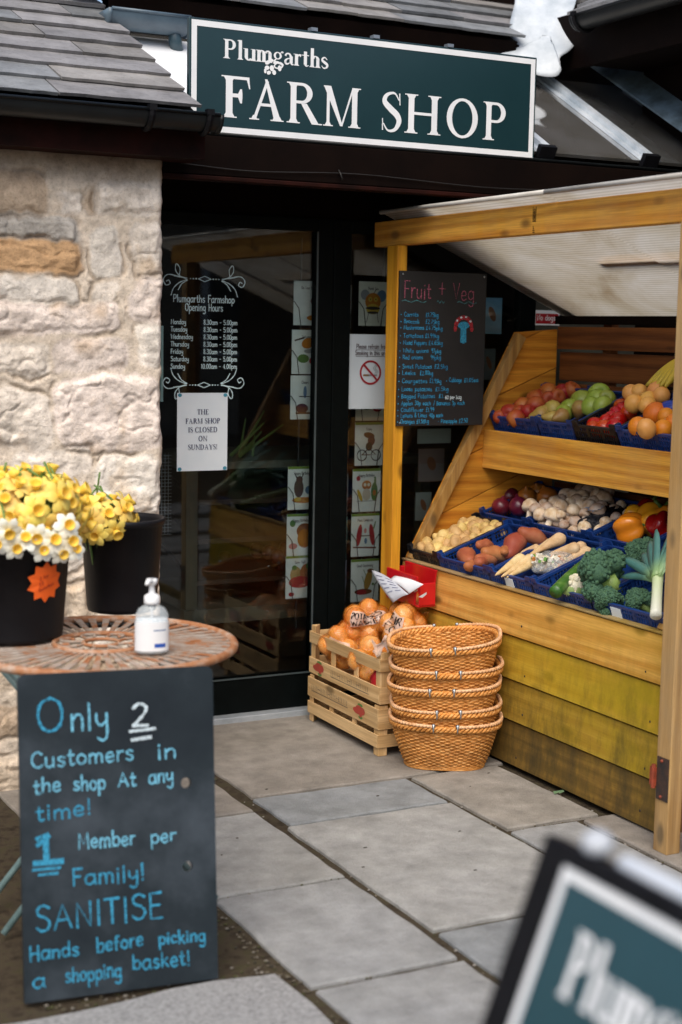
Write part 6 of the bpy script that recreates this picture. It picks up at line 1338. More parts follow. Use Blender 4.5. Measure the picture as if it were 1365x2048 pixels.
for k, t in enumerate(('2 for', '£5', 'bunches')):
    x = -.020
    for ch in t:
        if ch not in H: x += .004; continue
        gw, st = glyph_strokes(ch)
        for s2 in st:
            for p0, p1 in zip(s2, s2[1:]): b.bar(onb(x+p0.x*.0011, zc+.012-k*.014+p0.y*.0009+(x)*.3, .0012), onb(x+p1.x*.0011, zc+.012-k*.014+p1.y*.0009+(x)*.3, .0012), .0016, .0006)
        x += (gw+1)*.0011
b.build('handwriting', pm('dark red ink', (.4, .04, .01), None, .7), stk)
# daffodils
M_yel = pm('yellow petal', (.88, .68, .17), (.86, .62, .12), .55, 22, .1, rv=.12, sss=.0); M_tru = pm('deep yellow trumpet', (.86, .6, .09), (.84, .53, .06), .5, 18, .2); M_wpet = pm('white petal', (.82, .82, .74), (.74, .74, .62), .55, 22, .1); M_stem = pm('flower stem', (.12, .22, .04), (.07, .15, .03), .5, 14, .1)
def daff(mat, name, trm):
    root = thing(name, (0, 0, 0), 'x', 'daffodil'); b = MB()
    for k in range(6):
        a = math.pi*k/3; d = Vector((math.cos(a), math.sin(a), 0)); u = Vector((-d.y, d.x, 0)); z0 = .003*(k % 2)
        ring_ = [(0.004, .003, 0), (.012, .0095, .002), (.022, .0125, .003), (.030, .010, .001), (.037, .0008, -.003)]
        vs = []
        for r_, w_, z in ring_: vs += [d*r_-u*w_+VZ*(z+z0-.003), d*r_+VZ*(z+z0), d*r_+u*w_+VZ*(z+z0-.002)]
        o_ = len(b.v); b.add(vs, [(3*i+j_, 3*i+3+j_, 3*i+4+j_, 3*i+1+j_) for i in range(4) for j_ in range(2)])
    b.build('petals', mat, root, True)
    b = MB(); b.lathe([(.0, .001), (.006, .002), (.0095, .008), (.011, .016), (.0145, .023), (.0135, .0235), (.010, .016), (.006, .008), (.0, .005)], 14, None, False); b.build('trumpet', trm, root, True)
    b = MB(); b.tube(cr([(0, 0, 0), (0, 0, -.012), (0, .006, -.03), (0, .03, -.06), (0, .05, -.14)], 3), .0028, 6); b.build('stem', M_stem, root, True); return root
dy = daff(M_yel, 'yellow_daffodil', M_tru); dw = daff(M_wpet, 'white_daffodil', M_tru)
fy_, fw_ = [True], [True]
def put(pr_, first, p, nrm, label, group, k):
    o = pr_ if first[0] else dup(pr_); first[0] = False; o.location = p
    q = Vector(nrm).normalized(); o.rotation_euler = q.to_track_quat('Z', 'Y').to_euler(); o.rotation_euler.rotate_axis('Z', rnd.uniform(0, 6)) if False else None
    o.scale = (k, k, k); tag(o, label, 'daffodil', group)
def bunch(c_, r_, n_, label, group, sc):
    P = []
    for _ in range(6000):
        if len(P) >= n_: break
        v = Vector((rnd.gauss(0, 1), rnd.gauss(0, 1), rnd.gauss(0, 1))).normalized()
        if v.z < (-.75 if n_ > 60 else -.3): continue
        p = Vector(c_)+Vector((v.x*r_[0], v.y*r_[1], v.z*r_[2]))*rnd.uniform(.86, 1.08)
        if all((p-q).length > .043*sc for q in P):
            P.append(p); nn = Vector((v.x/r_[0], v.y/r_[1], v.z/r_[2])).normalized()+Vector((rnd.gauss(0, .25), rnd.gauss(0, .25)-.15, rnd.gauss(0, .2))); put(dy, fy_, p, nn, label, group, sc*rnd.uniform(1.0, 1.25))
cL = on(66, 1012, (mL.x, mL.y, 0), (0, 1, 0)); cL2 = on(62, 1018, (mL.x+.01, mL.y, 0), (0, 1, 0)); bunch(cL2, (.138, .13, .088), 82, 'yellow daffodil in the bunch of the front bucket with the star sticker', 'yellow daffodils in the front bucket', 1.0)
cR = on(204, 1046, (mR.x, mR.y-.03, 0), (0, 1, 0)); bunch(cR, (.095, .085, .072), 54, 'yellow daffodil in the rounded bunch of the back bucket', 'yellow daffodils in the back bucket', .92)
for x, y, k in [(16, 1062, 1.0), (52, 1080, .95), (72, 1074, 1.0), (106, 1083, 1.05), (140, 1082, 1.0), (134, 1052, 1.0), (150, 1100, .8), (122, 1105, .9), (85, 1100, .9), (30, 1095, .9), (-6, 1085, .95)]:
    p = on(x, y, (mL.x, mL.y-.165, 0), (0, 1, 0)); put(dw, fw_, p, Vector((rnd.gauss(0, .25), -1, rnd.gauss(.05, .2))), 'white daffodil with yellow trumpet along the lower edge of the front bunch', 'white daffodils in the front bucket', k)
b = MB()
for i in range(34):
    c_ = cL2 if i < 22 else cR; sp_ = (.12, .11, .07) if i < 22 else (.05, .06, .04); p = Vector(c_)+Vector((rnd.uniform(-1, 1)*sp_[0], rnd.uniform(-1, 1)*sp_[1], 0)); b0_ = Vector((c_.x+(p.x-c_.x)*.5, c_.y+(p.y-c_.y)*.5, TZ+.12)); b.tube([b0_, p+VZ*(sp_[2]*rnd.uniform(-.5, .9))], .0035, 6)
for i in range(26):
    c_ = cL2 if i < 18 else cR; a = rnd.uniform(0, 6.3); d = Vector((math.cos(a), math.sin(a), 0)); r_ = rnd.uniform(.02, .1 if i < 18 else .05); p = Vector((c_.x, c_.y, TZ+.15))+d*r_*.5; q = Vector((c_.x, c_.y, c_.z+(.085 if i < 18 else .05)*rnd.uniform(.5, 1.1)))+d*r_; u = Vector((-d.y, d.x, 0))*.006
    b.add([p-u, p+u, q+u*.8, q+d*.004+VZ*.015, q-u*.8], [(0, 1, 2, 4), (4, 2, 3)])
tag(b.build('daffodil_leaves', M_stem, None, False), 'thin green daffodil stalks and leaves inside the two bunches', 'leaves', kind='stuff')
# hand sanitiser
ps = at(304, 1306, 'Z', TZ); hs = thing('sanitiser_bottle', (ps.x, ps.y, TZ), 'clear pump bottle of hand sanitiser with white label on the table edge', 'pump bottle')
m, N, L, B = mk('clear bottle'); B.inputs['Base Color'].default_value = (.72, .78, .8, 1); B.inputs['Roughness'].default_value = .08; B.inputs['Alpha'].default_value = .35; M_clear = m
T = Matrix.Translation((ps.x, ps.y, TZ+.001)) @ Matrix.Rotation(-YAW*.5, 4, 'Z'); sqz = (1, .62)
b = MB(); b.lathe([(0, 0), (.038, .0), (.0415, .006), (.0415, .085), (.040, .098), (.032, .112), (.018, .120), (.016, .126), (0, .126)], 36, T, False, sqz); b.build('bottle', M_clear, hs, True)
b = MB(); b.lathe([(0, .002), (.0385, .003), (.0385, .088), (0, .088)], 30, T, False, (1, .6)); b.build('gel', pm('pale gel', (.72, .78, .82), (.66, .73, .78), .25, 10, 0), hs, True)
b = MB(); b.lathe([(.0421, .008), (.0421, .08)], 36, T, False, sqz); b.build('label', M_white, hs, True)
b = MB(); b.lathe([(.0425, .012), (.0425, .019)], 36, T, False, sqz); b.v = [v for v in b.v]
def arcband(z0, z1, a0, a1, mat, nm):
    b = MB(); n_ = 8; vs = [T @ Vector((.0424*math.cos(a), .0424*.62*math.sin(a), z)) for z in (z0, z1) for a in [R(a0+(a1-a0)*i/n_) for i in range(n_+1)]]; b.add(vs, [(i, i+1, n_+2+i, n_+1+i) for i in range(n_)]); b.build(nm, mat, hs)
M_blp = pm('blue print', (.02, .09, .42), None, .5); arcband(.017, .027, 275, 318, M_blp, 'blue_band'); arcband(.058, .0615, 272, 320, pm('grey blue print', (.2, .27, .42), None, .5), 'printed_line')
b = MB(); b.lathe([(.0, .122), (.019, .1225), (.0195, .128), (.019, .142), (.012, .147), (.0075, .149), (.0065, .168), (.011, .17), (.014, .178), (.0135, .184), (.0, .186)], 20, T, False); b.tube([T @ Vector((0, -.005, .179)), T @ Vector((-.012, -.022, .181)), T @ Vector((-.017, -.034, .176))], [.0075, .006, .0045], 8); b.build('pump', M_white, hs, True)
b = MB(); b.tube([T @ Vector((0, 0, .01)), T @ Vector((0, 0, .12))], .003, 6); b.build('dip_tube', M_white, hs)

# ------------------------------------------------------------------ leaning chalkboard in front of the table
q0, q1 = at(50, 2008, 'Z', .004), at(437, 1957, 'Z', .004); yt = 3.262
t0, t1 = at(35, 1350, 'Y', yt), at(425, 1331, 'Y', yt)
bx = (q1-q0); bw = bx.length; ux = bx.normalized(); top = ((t0+t1)/2-(q0+q1)/2); uy = (top-ux*top.dot(ux)).normalized(); un = ux.cross(uy)     # un faces the yard
if un.y > 0: un = -un
hb = top.length; wt = (t1-t0).length
cbd = thing('leaning_chalkboard', (q0+q1)/2, 'grey slate chalkboard with blue chalk rules for customers leaning against the table', 'chalkboard')
fc = (q0, ux, uy, un); inv = lambda x, y: (lambda p: ((p-q0).dot(ux), (p-q0).dot(uy)))(on(x, y, q0, un))
tl, tr, br, bl_ = inv(35, 1350), inv(425, 1331), inv(437, 1957), inv(50, 2008)
holes = [inv(373, 1566), inv(376, 1733)]; hr = .0125
# outline with rounded top corners, two finger holes: built as strips around the holes
xa, xb = min(tl[0], bl_[0])*.5+.5*bl_[0], br[0]; ht = (tl[1]+tr[1])/2
me = MB(); th = .018
def outline_pts():
    r_ = .018; P = [(bl_[0], bl_[1]), (br[0], br[1])]
    for cx, cy, a0 in ((tr[0]-r_, tr[1]-r_, 0), (tl[0]+r_, tl[1]-r_, 90)):
        P += [(cx+r_*math.cos(R(a0+k*15)), cy+r_*math.sin(R(a0+k*15))) for k in range(7)]
    return P
import bmesh
bm = bmesh.new(); op = outline_pts()
def loop(pp): 
    vs = [bm.verts.new(q0+ux*x+uy*y) for x, y in pp]; return [bm.edges.new((vs[i], vs[(i+1) % len(vs)])) for i in range(len(vs))]
ed = loop(op)
for hx_, hy_ in holes: ed += loop([(hx_+hr*math.cos(2*math.pi*i/20), hy_+hr*math.sin(2*math.pi*i/20)) for i in range(20)])
bmesh.ops.triangle_fill(bm, edges=ed, use_beauty=True)
ex = bmesh.ops.extrude_face_region(bm, geom=list(bm.faces)); bmesh.ops.translate(bm, verts=[v for v in ex['geom'] if isinstance(v, bmesh.types.BMVert)], vec=-un*th)
bmesh.ops.recalc_face_normals(bm, faces=list(bm.faces)); bm.verts.index_update(); me.v = [tuple(v.co) for v in bm.verts]; me.f = [tuple(v.index for v in f.verts) for f in bm.faces]; me.m = [0]*len(me.f); me.c = [(1, 1, 1)]*len(me.v); bm.free()
me.build('slate', M_cb2, cbd)
def cw(mb, t, x0, y0, x1, y1, hpx, w_, jit=.05):      # handwriting from pixel (x0,y0) baseline to (x1,y1)
    a, c_ = inv(x0, y0), inv(x1, y1); h_ = inv(x0, y0-hpx)[1]-a[1]; k = {id(c1): M_cblue, id(c2): M_cpale, id(c3): M_cwhite}[id(mb)]; mb = MB(); write(mb, t, a[0], a[1], h_, fc, w_, fit=c_[0]-a[0], slope=(c_[1]-a[1])/(c_[0]-a[0]), jit=jit, lift=.0012); mb.build('chalk_word', k, cbd)
c1, c2, c3 = MB(), MB(), MB(); W_ = .0042
cw(c1, 'O', 74, 1464, 140, 1460, 66, .006, 0); cw(c2, 'nly', 142, 1462, 224, 1458, 54, .005, 0); cw(c3, '2', 264, 1452, 306, 1450, 44, .0068, 0)
for y, x0, x1 in ((1461, 260, 310), (1478, 264, 302)): a, c_ = inv(x0, y+2), inv(x1, y-4); ribbon(c3, [a, c_], .006, fc, .0012)
cw(c2, 'Customers', 63, 1536, 272, 1520, 31.9, W_); cw(c2, 'in', 315, 1518, 358, 1514, 31.9, W_)
cw(c2, 'the', 68, 1588, 126, 1582, 30.2, W_); cw(c2, 'shop', 148, 1581, 214, 1577, 30.2, W_); cw(c2, 'At', 237, 1572, 276, 1570, 28.6, W_); cw(c2, 'any', 298, 1568, 350, 1562, 28.6, W_)
cw(c1, 'time!', 72, 1642, 188, 1628, 31.9, W_)
c3.build('chalk_underline', M_cwhite, cbd); cw(c1, '1', 72, 1724, 124, 1722, 56, .0125, 0); a, c_ = inv(70, 1727), inv(124, 1722); ribbon(c1, [a, c_], .013, fc, .0016); a, c_ = inv(66, 1740), inv(120, 1735); ribbon(c1, [a, c_], .006, fc, .0013); a, c_ = inv(78, 1750), inv(116, 1746); ribbon(c1, [a, c_], .005, fc, .0014); a, c_ = inv(76, 1690), inv(96, 1672); ribbon(c1, [a, c_], .012, fc, .0019)
c1.build('chalk_numeral', M_cblue, cbd); cw(c2, 'Member', 157, 1698, 274, 1688, 30.2, W_); cw(c2, 'per', 302, 1686, 356, 1681, 26.9, W_)
cw(c1, 'Family!', 146, 1772, 294, 1760, 33.6, W_)
cw(c1, 'SANITISE', 72, 1866, 332, 1832, 50, .005)
cw(c1, 'Hands', 60, 1922, 162, 1910, 28.6, W_); cw(c1, 'before', 194, 1904, 290, 1890, 28.6, W_); cw(c1, 'picking', 318, 1888, 414, 1882, 25.2, W_)
cw(c1, 'a', 66, 1976, 96, 1972, 30.2, W_); cw(c1, 'shopping', 132, 1966, 246, 1952, 30.2, W_); cw(c1, 'basket!', 266, 1940, 384, 1928, 30.2, W_)


# ------------------------------------------------------------------ A-board in the foreground, facing left
ab0 = at(1100, 1690, 'Z', .985); AX = .855
pT = at(1130, 1730, 'X', .875); pL = at(1020, 2048, 'Y', pT.y)
dn = (pL-pT).normalized(); al = -VY; an = dn.cross(al).normalized()
if an.x > 0: an = -an
ab = thing('pavement_sign', (.85, .9, 0), 'dark green A-board pavement sign with white border in the foreground', 'pavement sign')
fa = (pT, al, -dn, an)      # local x towards the camera side, y up the panel; pT = inner top far corner of the border
H_ = 1.0*pT.z/abs(dn.z); wA = .60; fo = .040
def panel(mb, x0, y0, x1, y1, z0, z1, f=fa):
    o, ux_, uy_, n_ = f; mb.prism([o+ux_*x+uy_*y+n_*z0 for x, y in rc(x0, y0, x1, y1)], [o+ux_*x+uy_*y+n_*z1 for x, y in rc(x0, y0, x1, y1)])
b = MB(); panel(b, -.002, -H_+.12, wA, .002, -.006, -.001); b.build('panel', pm('teal green sign panel', (.010, .05, .066), (.008, .042, .056), .3, 4, .03, coat=.3), ab)
b = MB(); panel(b, -fo, -H_+.012, .0, fo*.55, -.022, .004); panel(b, wA, -H_+.012, wA+fo, fo*.55, -.022, .004); panel(b, 0, .0, wA, fo*.55, -.022, .004); panel(b, 0, -H_+.08, wA, -H_+.12, -.022, .004); b.build('frame', M_black, ab, bevel=.004)
b = MB(); bw_ = .0115
for q in ((0, -bw_, wA, 0), (0, -H_+.12, bw_, -bw_), (wA-bw_, -H_+.12, wA, -bw_), (bw_, -H_+.12, wA-bw_, -H_+.12+bw_)): rect(b, *q, fa, .0005)
b.build('border', M_white, ab)
iv = lambda x, y: (lambda p: ((p-pT).dot(al), (p-pT).dot(-dn)))(on(x, y, pT, an))
e0, e1 = iv(1120, 1990), iv(1152, 1855); hcp = (e1[1]-e0[1])
b = MB(); wpl = sum(serif(c, .17)[1] for c in 'Plumgarths'); serif_text(b, 'Plumgarths', e0[0]-.004, e0[1], hcp, fa, T=.2, sx=.70, lift=.0005)
zf = e0[1]-.17; b.build('lettering', M_white, ab); b = MB(); serif_text(b, 'FARM', .1, zf, .1, fa, sx=1.0, lift=.0005); b.build('lettering', M_white, ab); b = MB(); serif_text(b, 'SHOP', .1, zf-.14, .1, fa, sx=1.0, lift=.0005); b.build('lettering', M_white, ab)
# second leaf, leaning the other way, with a rounded pale top rail, and the pale hinge cap between them
pB = at(1240, 1716, 'Y', pT.y-.055); d2 = Vector((-dn.x, 0, dn.z)).normalized(); an2 = Vector((abs(an.x), 0, abs(an.z))); f2 = (Vector((pB.x, pT.y, pB.z)), al, -d2, an2)
b = MB(); panel(b, -.01, -H_*1.0+.03, wA+.03, -.012, -.018, .0, f2); b.build('back_panel', M_black, ab, bevel=.004)
b = MB(); r0 = .0105; p0 = f2[0]+al*.06-VZ*.004; b.tube([p0, p0+al*.008, p0+al*.6], [r0*.8, r0, r0], 12); b.build('top_rail', pm('pale grey rail', (.62, .66, .72), (.52, .57, .64), .35), ab, True)
hc2 = at(1195, 1687, 'Y', pT.y-.028); b = MB(); T = Matrix.Translation(hc2)
b.ell(hc2, (.0165, .016, .0135), 20, 12); b.build('hinge_cap', pm('pale grey cap', (.5, .53, .57), (.42, .45, .5), .5, 8, .05), ab, True)
b = MB(); b.tube([hc2+Vector((-.004, .0, -.009)), hc2+Vector((.002, 0, -.05))], .013, 12); b.box((pT.x+.012, pT.y-.05, hc2.z-.07), (hc2.x+.03, pT.y+.012, hc2.z-.024)); b.build('hinge_block', M_black, ab, bevel=.004)

# ------------------------------------------------------------------ inside the window: card racks and cards
YC = 5.36; M_wire = pm('black wire', (.02, .02, .022), None, .4)
rk = thing('card_rack', (2.75, 5.5, 0), 'black wire greeting card rack behind the shop window', 'card rack')
b = MB()
for x in (2.60, 2.69, 2.76, 2.82, 2.97): b.tube([(x, YC+.03, .3), (x, YC+.03, 1.85)], .004, 6)
b.tube([(2.72, 5.5, .0), (2.72, 5.5, 1.9)], .014, 8); b.build('upright_wires', M_wire, rk)
fcd = face_front(YC)
def card(x0, z0, w_, h_, pic, label, Y=YC, band=True, tint=(.62, .68, .66), yaw=0):
    root = thing('greeting_card', (x0+w_/2, Y, z0), label, 'greeting card', 'greeting cards in the rack'); f = face_front(Y); tlt = .0
    if yaw: f = (Vector((x0, Y, 0))-Vector((math.cos(yaw), math.sin(yaw), 0))*x0, Vector((math.cos(yaw), math.sin(yaw), 0)), VZ, Vector((math.sin(yaw), -math.cos(yaw), 0)))
    b = MB(); o, ux_, uy_, n_ = f; b.prism([o+ux_*x+uy_*y-n_*.002 for x, y in rc(x0, z0, x0+w_, z0+h_)], [o+ux_*x+uy_*y for x, y in rc(x0, z0, x0+w_, z0+h_)]); b.col = tint; b.c = [tint]*len(b.v); b.build('card_sheet', M_ink, root)
    b = MB(); cx, cz = x0+w_/2, z0+h_/2; k = [0]
    def E_(x, z, rx_, rz_, c_, rot=0): b.col = c_; k[0] += 1; disc(b, cx+x*w_, cz+z*h_, rx_*w_, rz_*h_, f, .0006+k[0]*.00006, 16, rot)
    def L_(p, c_, t=.0025): b.col = c_; k[0] += 1; ribbon(b, [(cx+x*w_, cz+z*h_) for x, z in p], t, f, .0006+k[0]*.00006)
    if band: b.col = (.18, .3, .04); k[0] += 1; rect(b, x0, z0+h_-.010, x0+w_, z0+h_, f, .0006)
    b.col = (.1, .1, .1)
    write(b, pic[0], cx, z0+h_-.032, .011, f, .0016, lift=.0008, align='c', sx=.8)
    for s_ in pic[1]: (E_ if s_[0] == 'e' else L_)(*s_[1:])
    b.build('picture', M_ink, root)
    b = MB()
    for s_ in (-1, 1): b.tube([p+Vector((0, -.006, 0)) for p in [o+ux_*(cx+s_*w_*a)+uy_*(z0+h_*c_) for a, c_ in ((.62, .56), (.5, .53), (.34, .38), (.27, .0))]], .0016, 5)
    b.build('wire_holder', M_wire, root)
K = (.04, .03, .03); OR = (.5, .18, .02); RD = (.42, .03, .04); GN = (.1, .22, .06); BR_ = (.16, .07, .03); YL = (.6, .42, .05); BL = (.12, .22, .36); GR = (.3, .32, .34); PK = (.6, .25, .25)
bee = ('Thank You', [('e', -.28, .2, .16, .12, GR, .4), ('e', .3, .18, .17, .14, BL, -.4), ('e', 0, .05, .28, .2, OR), ('e', 0, -.12, .24, .12, YL), ('e', 0, -.1, .26, .04, K), ('e', 0, -.2, .2, .03, K), ('e', -.1, .1, .07, .055, YL), ('e', .1, .1, .07, .055, YL), ('e', -.09, .1, .02, .02, K), ('e', .1, .1, .02, .02, K), ('l', [(-.15, -.2), (-.22, -.42)], K), ('l', [(.15, -.2), (.2, -.42)], K), ('l', [(.03, .24), (.1, .33)], K)])
bike = ('Enjoy', [('e', .0, .2, .2, .07, BR_, -.2), ('e', .08, .08, .13, .12, (.12, .04, .05)), ('e', .0, -.06, .12, .1, K), ('l', [(-.25, -.25), (.0, -.1), (.25, -.25), (-.02, -.25), (-.25, -.25)], BR_, .004)]+[('l', [(sx+.17*math.cos(t*.45), -.26+.125*math.sin(t*.45)) for t in range(15)], K, .004) for sx in (-.25, .25)])
owl = ('Happy Birthday', [('e', -.3, .28, .07, .06, RD), ('e', .0, .12, .17, .11, OR), ('e', -.06, .13, .05, .04, (.7, .7, .6)), ('e', .07, .13, .05, .04, (.7, .7, .6)), ('e', 0, -.1, .15, .14, (.6, .55, .45)), ('e', .28, -.04, .12, .22, GN), ('e', .3, .2, .04, .12, GN), ('e', .28, -.06, .06, .07, OR), ('e', -.24, -.12, .06, .16, YL, .4), ('l', [(-.35, -.25), (.35, -.25)], GR)])
chil = ('Peas Celebrate', [('e', -.22, .0, .09, .26, RD, -.15), ('e', .24, .0, .09, .26, RD, .15), ('e', 0, .1, .05, .06, PK), ('e', .02, -.14, .05, .07, BL), ('l', [(-.18, -.02), (.2, -.02)], BR_, .004), ('l', [(-.42, -.28), (.38, -.31)], (.2, .06, .05), .006), ('l', [(.3, .15), (.36, .3)], GN, .006)])
boot = ('Good Gardening', [('e', .12, .0, .13, .24, (.4, .24, .05), -.25), ('e', .2, .22, .12, .05, BR_), ('e', -.05, -.27, .32, .07, BR_), ('e', -.12, -.28, .2, .06, RD), ('l', [(0, -.1), (-.1, .1)], GN), ('l', [(.05, .1), (-.05, .25)], GN), ('e', .3, -.1, .05, .03, GN)])
cow = ('Happy Birthday', [('e', -.12, .0, .17, .22, (.1, .06, .05)), ('e', -.1, .2, .12, .08, (.12, .06, .05)), ('l', [(-.2, .25), (-.26, .33)], K, .004), ('l', [(-.02, .25), (.04, .33)], K, .004), ('e', .3, .3, .08, .06, RD), ('e', .25, -.05, .15, .1, BL), ('e', .05, -.28, .4, .07, OR), ('e', -.15, -.26, .12, .05, YL)])
lion = ('Happy Birthday', [('e', .12, .1, .28, .18, (.3, .1, .03)), ('e', .12, -.08, .25, .22, OR), ('e', -.3, .28, .1, .08, GN), ('e', -.28, -.25, .15, .07, PK), ('e', .4, .28, .08, .07, BL)])
frt = ('Grow Well', [('e', -.15, .05, .2, .2, (.4, .3, .12)), ('e', .22, .08, .22, .22, (.4, .14, .06)), ('e', 0, -.12, .4, .14, RD), ('e', -.2, .22, .09, .06, GN), ('e', .3, .25, .1, .08, GN), ('e', -.3, -.4, .1, .05, RD)])
cake = ('On Your Day', [('e', .3, .05, .22, .12, (.2, .08, .08)), ('e', .25, -.33, .3, .07, OR), ('e', .38, .2, .1, .1, BR_)])
fun = ('Welcome', [('e', .05, .2, .22, .12, OR, .3), ('e', -.1, -.15, .2, .1, GN), ('e', .28, -.2, .18, .1, RD), ('e', .1, .02, .18, .05, GR), ('l', [(-.4, .26), (-.1, .32)], K, .005)])
wine = ('Cheers', [('e', -.1, -.25, .22, .11, (.1, .03, .04)), ('e', .0, .12, .06, .14, BL), ('e', .28, .14, .08, .16, (.12, .1, .14)), ('l', [(-.2, .02), (.3, .02)], K, .004), ('l', [(-.3, -.36), (.3, -.36)], BR_, .006)])
for x, z1, pc, lb, bn in [(2.556, 1.684, cake, 'card with an orange cake base, topmost behind the door glass', 0), (2.551, 1.494, fun, 'card with orange and red figures, second from top behind the door glass', 0), (2.548, 1.316, wine, 'card with bottles and a dark barrel behind the door glass', 0), (2.542, .957, cow, 'card of a dark cow with a red balloon behind the door glass', 1), (2.540, .768, lion, 'card of an orange bear with a green balloon behind the door glass', 1), (2.538, .60, frt, 'card of red fruit people, lowest behind the door glass', 1)]:
    card(x, z1-.172, .125, .172, pc, lb, band=bn, tint=(.8, .86, .84) if bn else (.72, .78, .76))
for x, z1, pc, lb, bn in [(2.843, 1.69, bee, 'thank you card with a round orange bee in the shop window', 0), (2.838, 1.31, fun, 'card mostly hidden below the no smoking notice', 0), (2.838, 1.128, bike, 'card of an animal riding a bicycle', 1), (2.831, .94, owl, 'birthday card with an owl and a green bottle', 1), (2.829, .757, chil, 'card with two dancing red chillies', 1), (2.831, .57, boot, 'card with a tall patterned boot, lowest in the window', 1)]:
    card(x, z1-.175, .128, .175, pc, lb, band=bn, tint=(.8, .86, .84) if bn else (.7, .71, .62))
for i, (z1, tint, lb) in enumerate([(1.68, (.45, .45, .42), 'pale card seen edge on at the top of the rack side'), (1.30, (.3, .2, .12), 'brown card seen edge on behind the no smoking notice'), (1.10, (.4, .2, .08), 'orange brown card seen edge on beside the bicycle card'), (.93, (.5, .5, .48), 'white card seen edge on beside the owl card'), (.75, (.2, .35, .33), 'teal and red card seen edge on beside the chilli card'), (.57, (.35, .38, .5), 'bluish card seen edge on beside the boot card')]):
    card(2.755, z1-.18, .12, .175, ('Hello', [('e', 0, -.2, .3, .15, BR_), ('e', .1, .1, .2, .15, RD)]), lb, Y=5.30, tint=tint, band=0, yaw=R(52))
for x0, y0, x1, y1, c_, lb in [(966, 595, 1003, 668, (.16, .34, .5), 'blue poster with a brown bird on the window behind the price board'), (966, 697, 990, 760, (.1, .14, .15), 'dark poster with a red heading below the blue one'), (836, 858, 902, 886, (.4, .46, .44), 'pale leaflet on the window under the price board'), (838, 898, 888, 962, (.2, .14, .12), 'faded picture leaflet lower on the window under the price board'), (832, 985, 862, 1040, (.24, .27, .26), 'grey leaflet at the foot of the window by the end boards')]:
    a, e = at(x0, y0, 'Y', 5.29), at(x1, y1, 'Y', 5.29); r_ = thing('window_poster', ((a.x+e.x)/2, 5.29, e.z), lb, 'poster', 'posters behind the window'); b = MB(); b.box((a.x, 5.29, e.z), (e.x, 5.292, a.z)); b.c = [c_]*len(b.v); b.build('sheet', M_ink, r_)
    b = MB(); f = face_front(5.29); w_, h_ = e.x-a.x, a.z-e.z
    b.col = tuple(x*.55+.1 for x in c_); rect(b, a.x+.004, e.z+.004, e.x-.004, e.z+h_*.55, f, .0006); b.col = (.2, .08, .04); disc(b, (a.x+e.x)/2, e.z+h_*.55, w_*.16, h_*.22, f, .0012, 16, .4)
    if h_ > .1: b.build('picture', M_ink, r_)
# things inside the shop, dim behind the door glass
cab = thing('display_cabinet', (2.75, 5.95, 0), 'pale framed display cabinet with shelves inside the shop', 'cabinet'); b = MB(); M_cab = pm('cabinet paint', (.10, .10, .075), (.07, .07, .05), .5, 8, .1); M_csh = pm('cabinet shelf', (.05, .026, .012), (.03, .016, .008), .6, 5, .1)
for x in (2.215, 3.3):
    for y in (5.62, 6.2): b.box((x, y, .30), (x+.05, y+.05, .93))
b.box((2.2, 5.6, .3), (3.36, 6.3, .36)); b.box((2.2, 5.6, .931), (3.36, 6.3, .96)); b.build('cabinet_frame', M_cab, cab)
for z in (.45, .62, .78):
    b = MB(); b.prism([(2.27, 5.66, z), (3.3, 5.66, z), (3.3, 6.2, z+.16), (2.27, 6.2, z+.16)], [(2.27, 5.66, z+.02), (3.3, 5.66, z+.02), (3.3, 6.2, z+.18), (2.27, 6.2, z+.18)]); b.build('cabinet_shelf', M_csh, cab)
b = MB(); 
for i in range(7): 
    p = Vector((2.5+rnd.gauss(0, .05), 5.75+rnd.gauss(0, .05), .97)); q = p+Vector((rnd.uniform(-.06, .22), rnd.uniform(-.05, .1), rnd.uniform(.06, .2))); u = Vector((-.006, .0, .006)); b.add([p-u, p+u, q+u*.4, q-u*.4], [(0, 1, 2, 3)])
tag(b.build('reflection_leaves', pm('green leaves', (.1, .14, .03), (.05, .09, .015), .5), None), 'green leaves on the display cabinet inside, standing for a reflection in the door glass', 'greens')  # leaves added to imitate a blurred reflection in the door glass
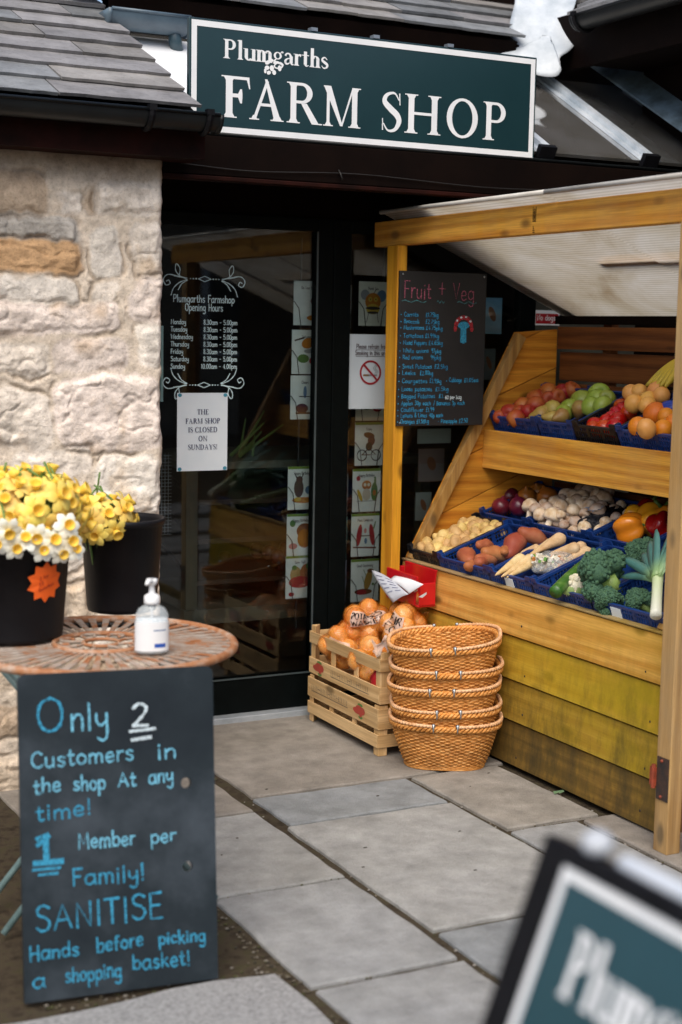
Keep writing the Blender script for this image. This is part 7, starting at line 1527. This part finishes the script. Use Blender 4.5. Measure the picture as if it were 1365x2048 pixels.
for lb, x, z, c_ in (('red produce pile on the lowest cabinet shelf', 2.8, .5, (.10, .015, .012)), ('dark produce pile on the middle cabinet shelf', 2.95, .7, (.07, .025, .012))):
    b = MB()
    for i in range(26): b.ell((x+rnd.gauss(0, .14), 5.78+rnd.gauss(0, .05), z+rnd.uniform(0, .07)), .035, 8, 6)
    tag(b.build('produce_pile', pm('pile '+lb[:3], c_, tuple(q*.5 for q in c_), .4, 8, 0), None, True), lb, 'produce')
b = MB(); b.box((1.985, 5.30, 1.22), (1.995, 5.33, 1.50)); tag(b.build('door_poster', pm('pale green poster', (.45, .6, .58), None, .6), None), 'narrow pale poster edge at the left of the door glass', 'poster')
b = MB()
for i in range(24): b.bar((1.96, 5.30, .72+i*.013), (2.03, 5.30, .72+i*.013), .0012, .0012)
for i in range(5): b.bar((1.965+i*.013, 5.301, .72), (1.965+i*.013, 5.301, 1.03), .0012, .0012)
tag(b.build('wire_rack', M_steel, None), 'fine wire rack just inside the door at the left', 'rack')
# the yard opposite: a plain stone cottage that shows in the door glass
cot = thing('stone_cottage', (10, -11, 0), 'stone cottage across the yard, seen only as a reflection in the door', 'cottage'); b = MB(); b.box((3, -12, 0), (18, -9, 3.4)); M_cot = pm('cottage stone', (.36, .3, .23), (.2, .16, .12), .9, 3, .6); b.build('wall', M_cot, cot)
b = MB(); b.prism([(2.7, -8.7, 3.3), (2.7, -12.3, 3.3), (2.7, -10.5, 5.2)], [(18.3, -8.7, 3.3), (18.3, -12.3, 3.3), (18.3, -10.5, 5.2)]); b.build('roof', pm('cottage slate', (.14, .14, .15), (.08, .08, .09), .7, 5, .3), cot)
for x in (5, 8.5, 12, 15.5):
    b = MB(); b.box((x-.6, -9.0, 1.1), (x+.6, -8.96, 2.4)); w_ = b.build('window', M_white, cot); b = MB(); b.box((x-.52, -8.958, 1.18), (x-.03, -8.95, 2.32)); b.box((x+.03, -8.958, 1.18), (x+.52, -8.95, 2.32)); b.build('window_pane', pm('dark pane', (.03, .04, .05), None, .05), w_)
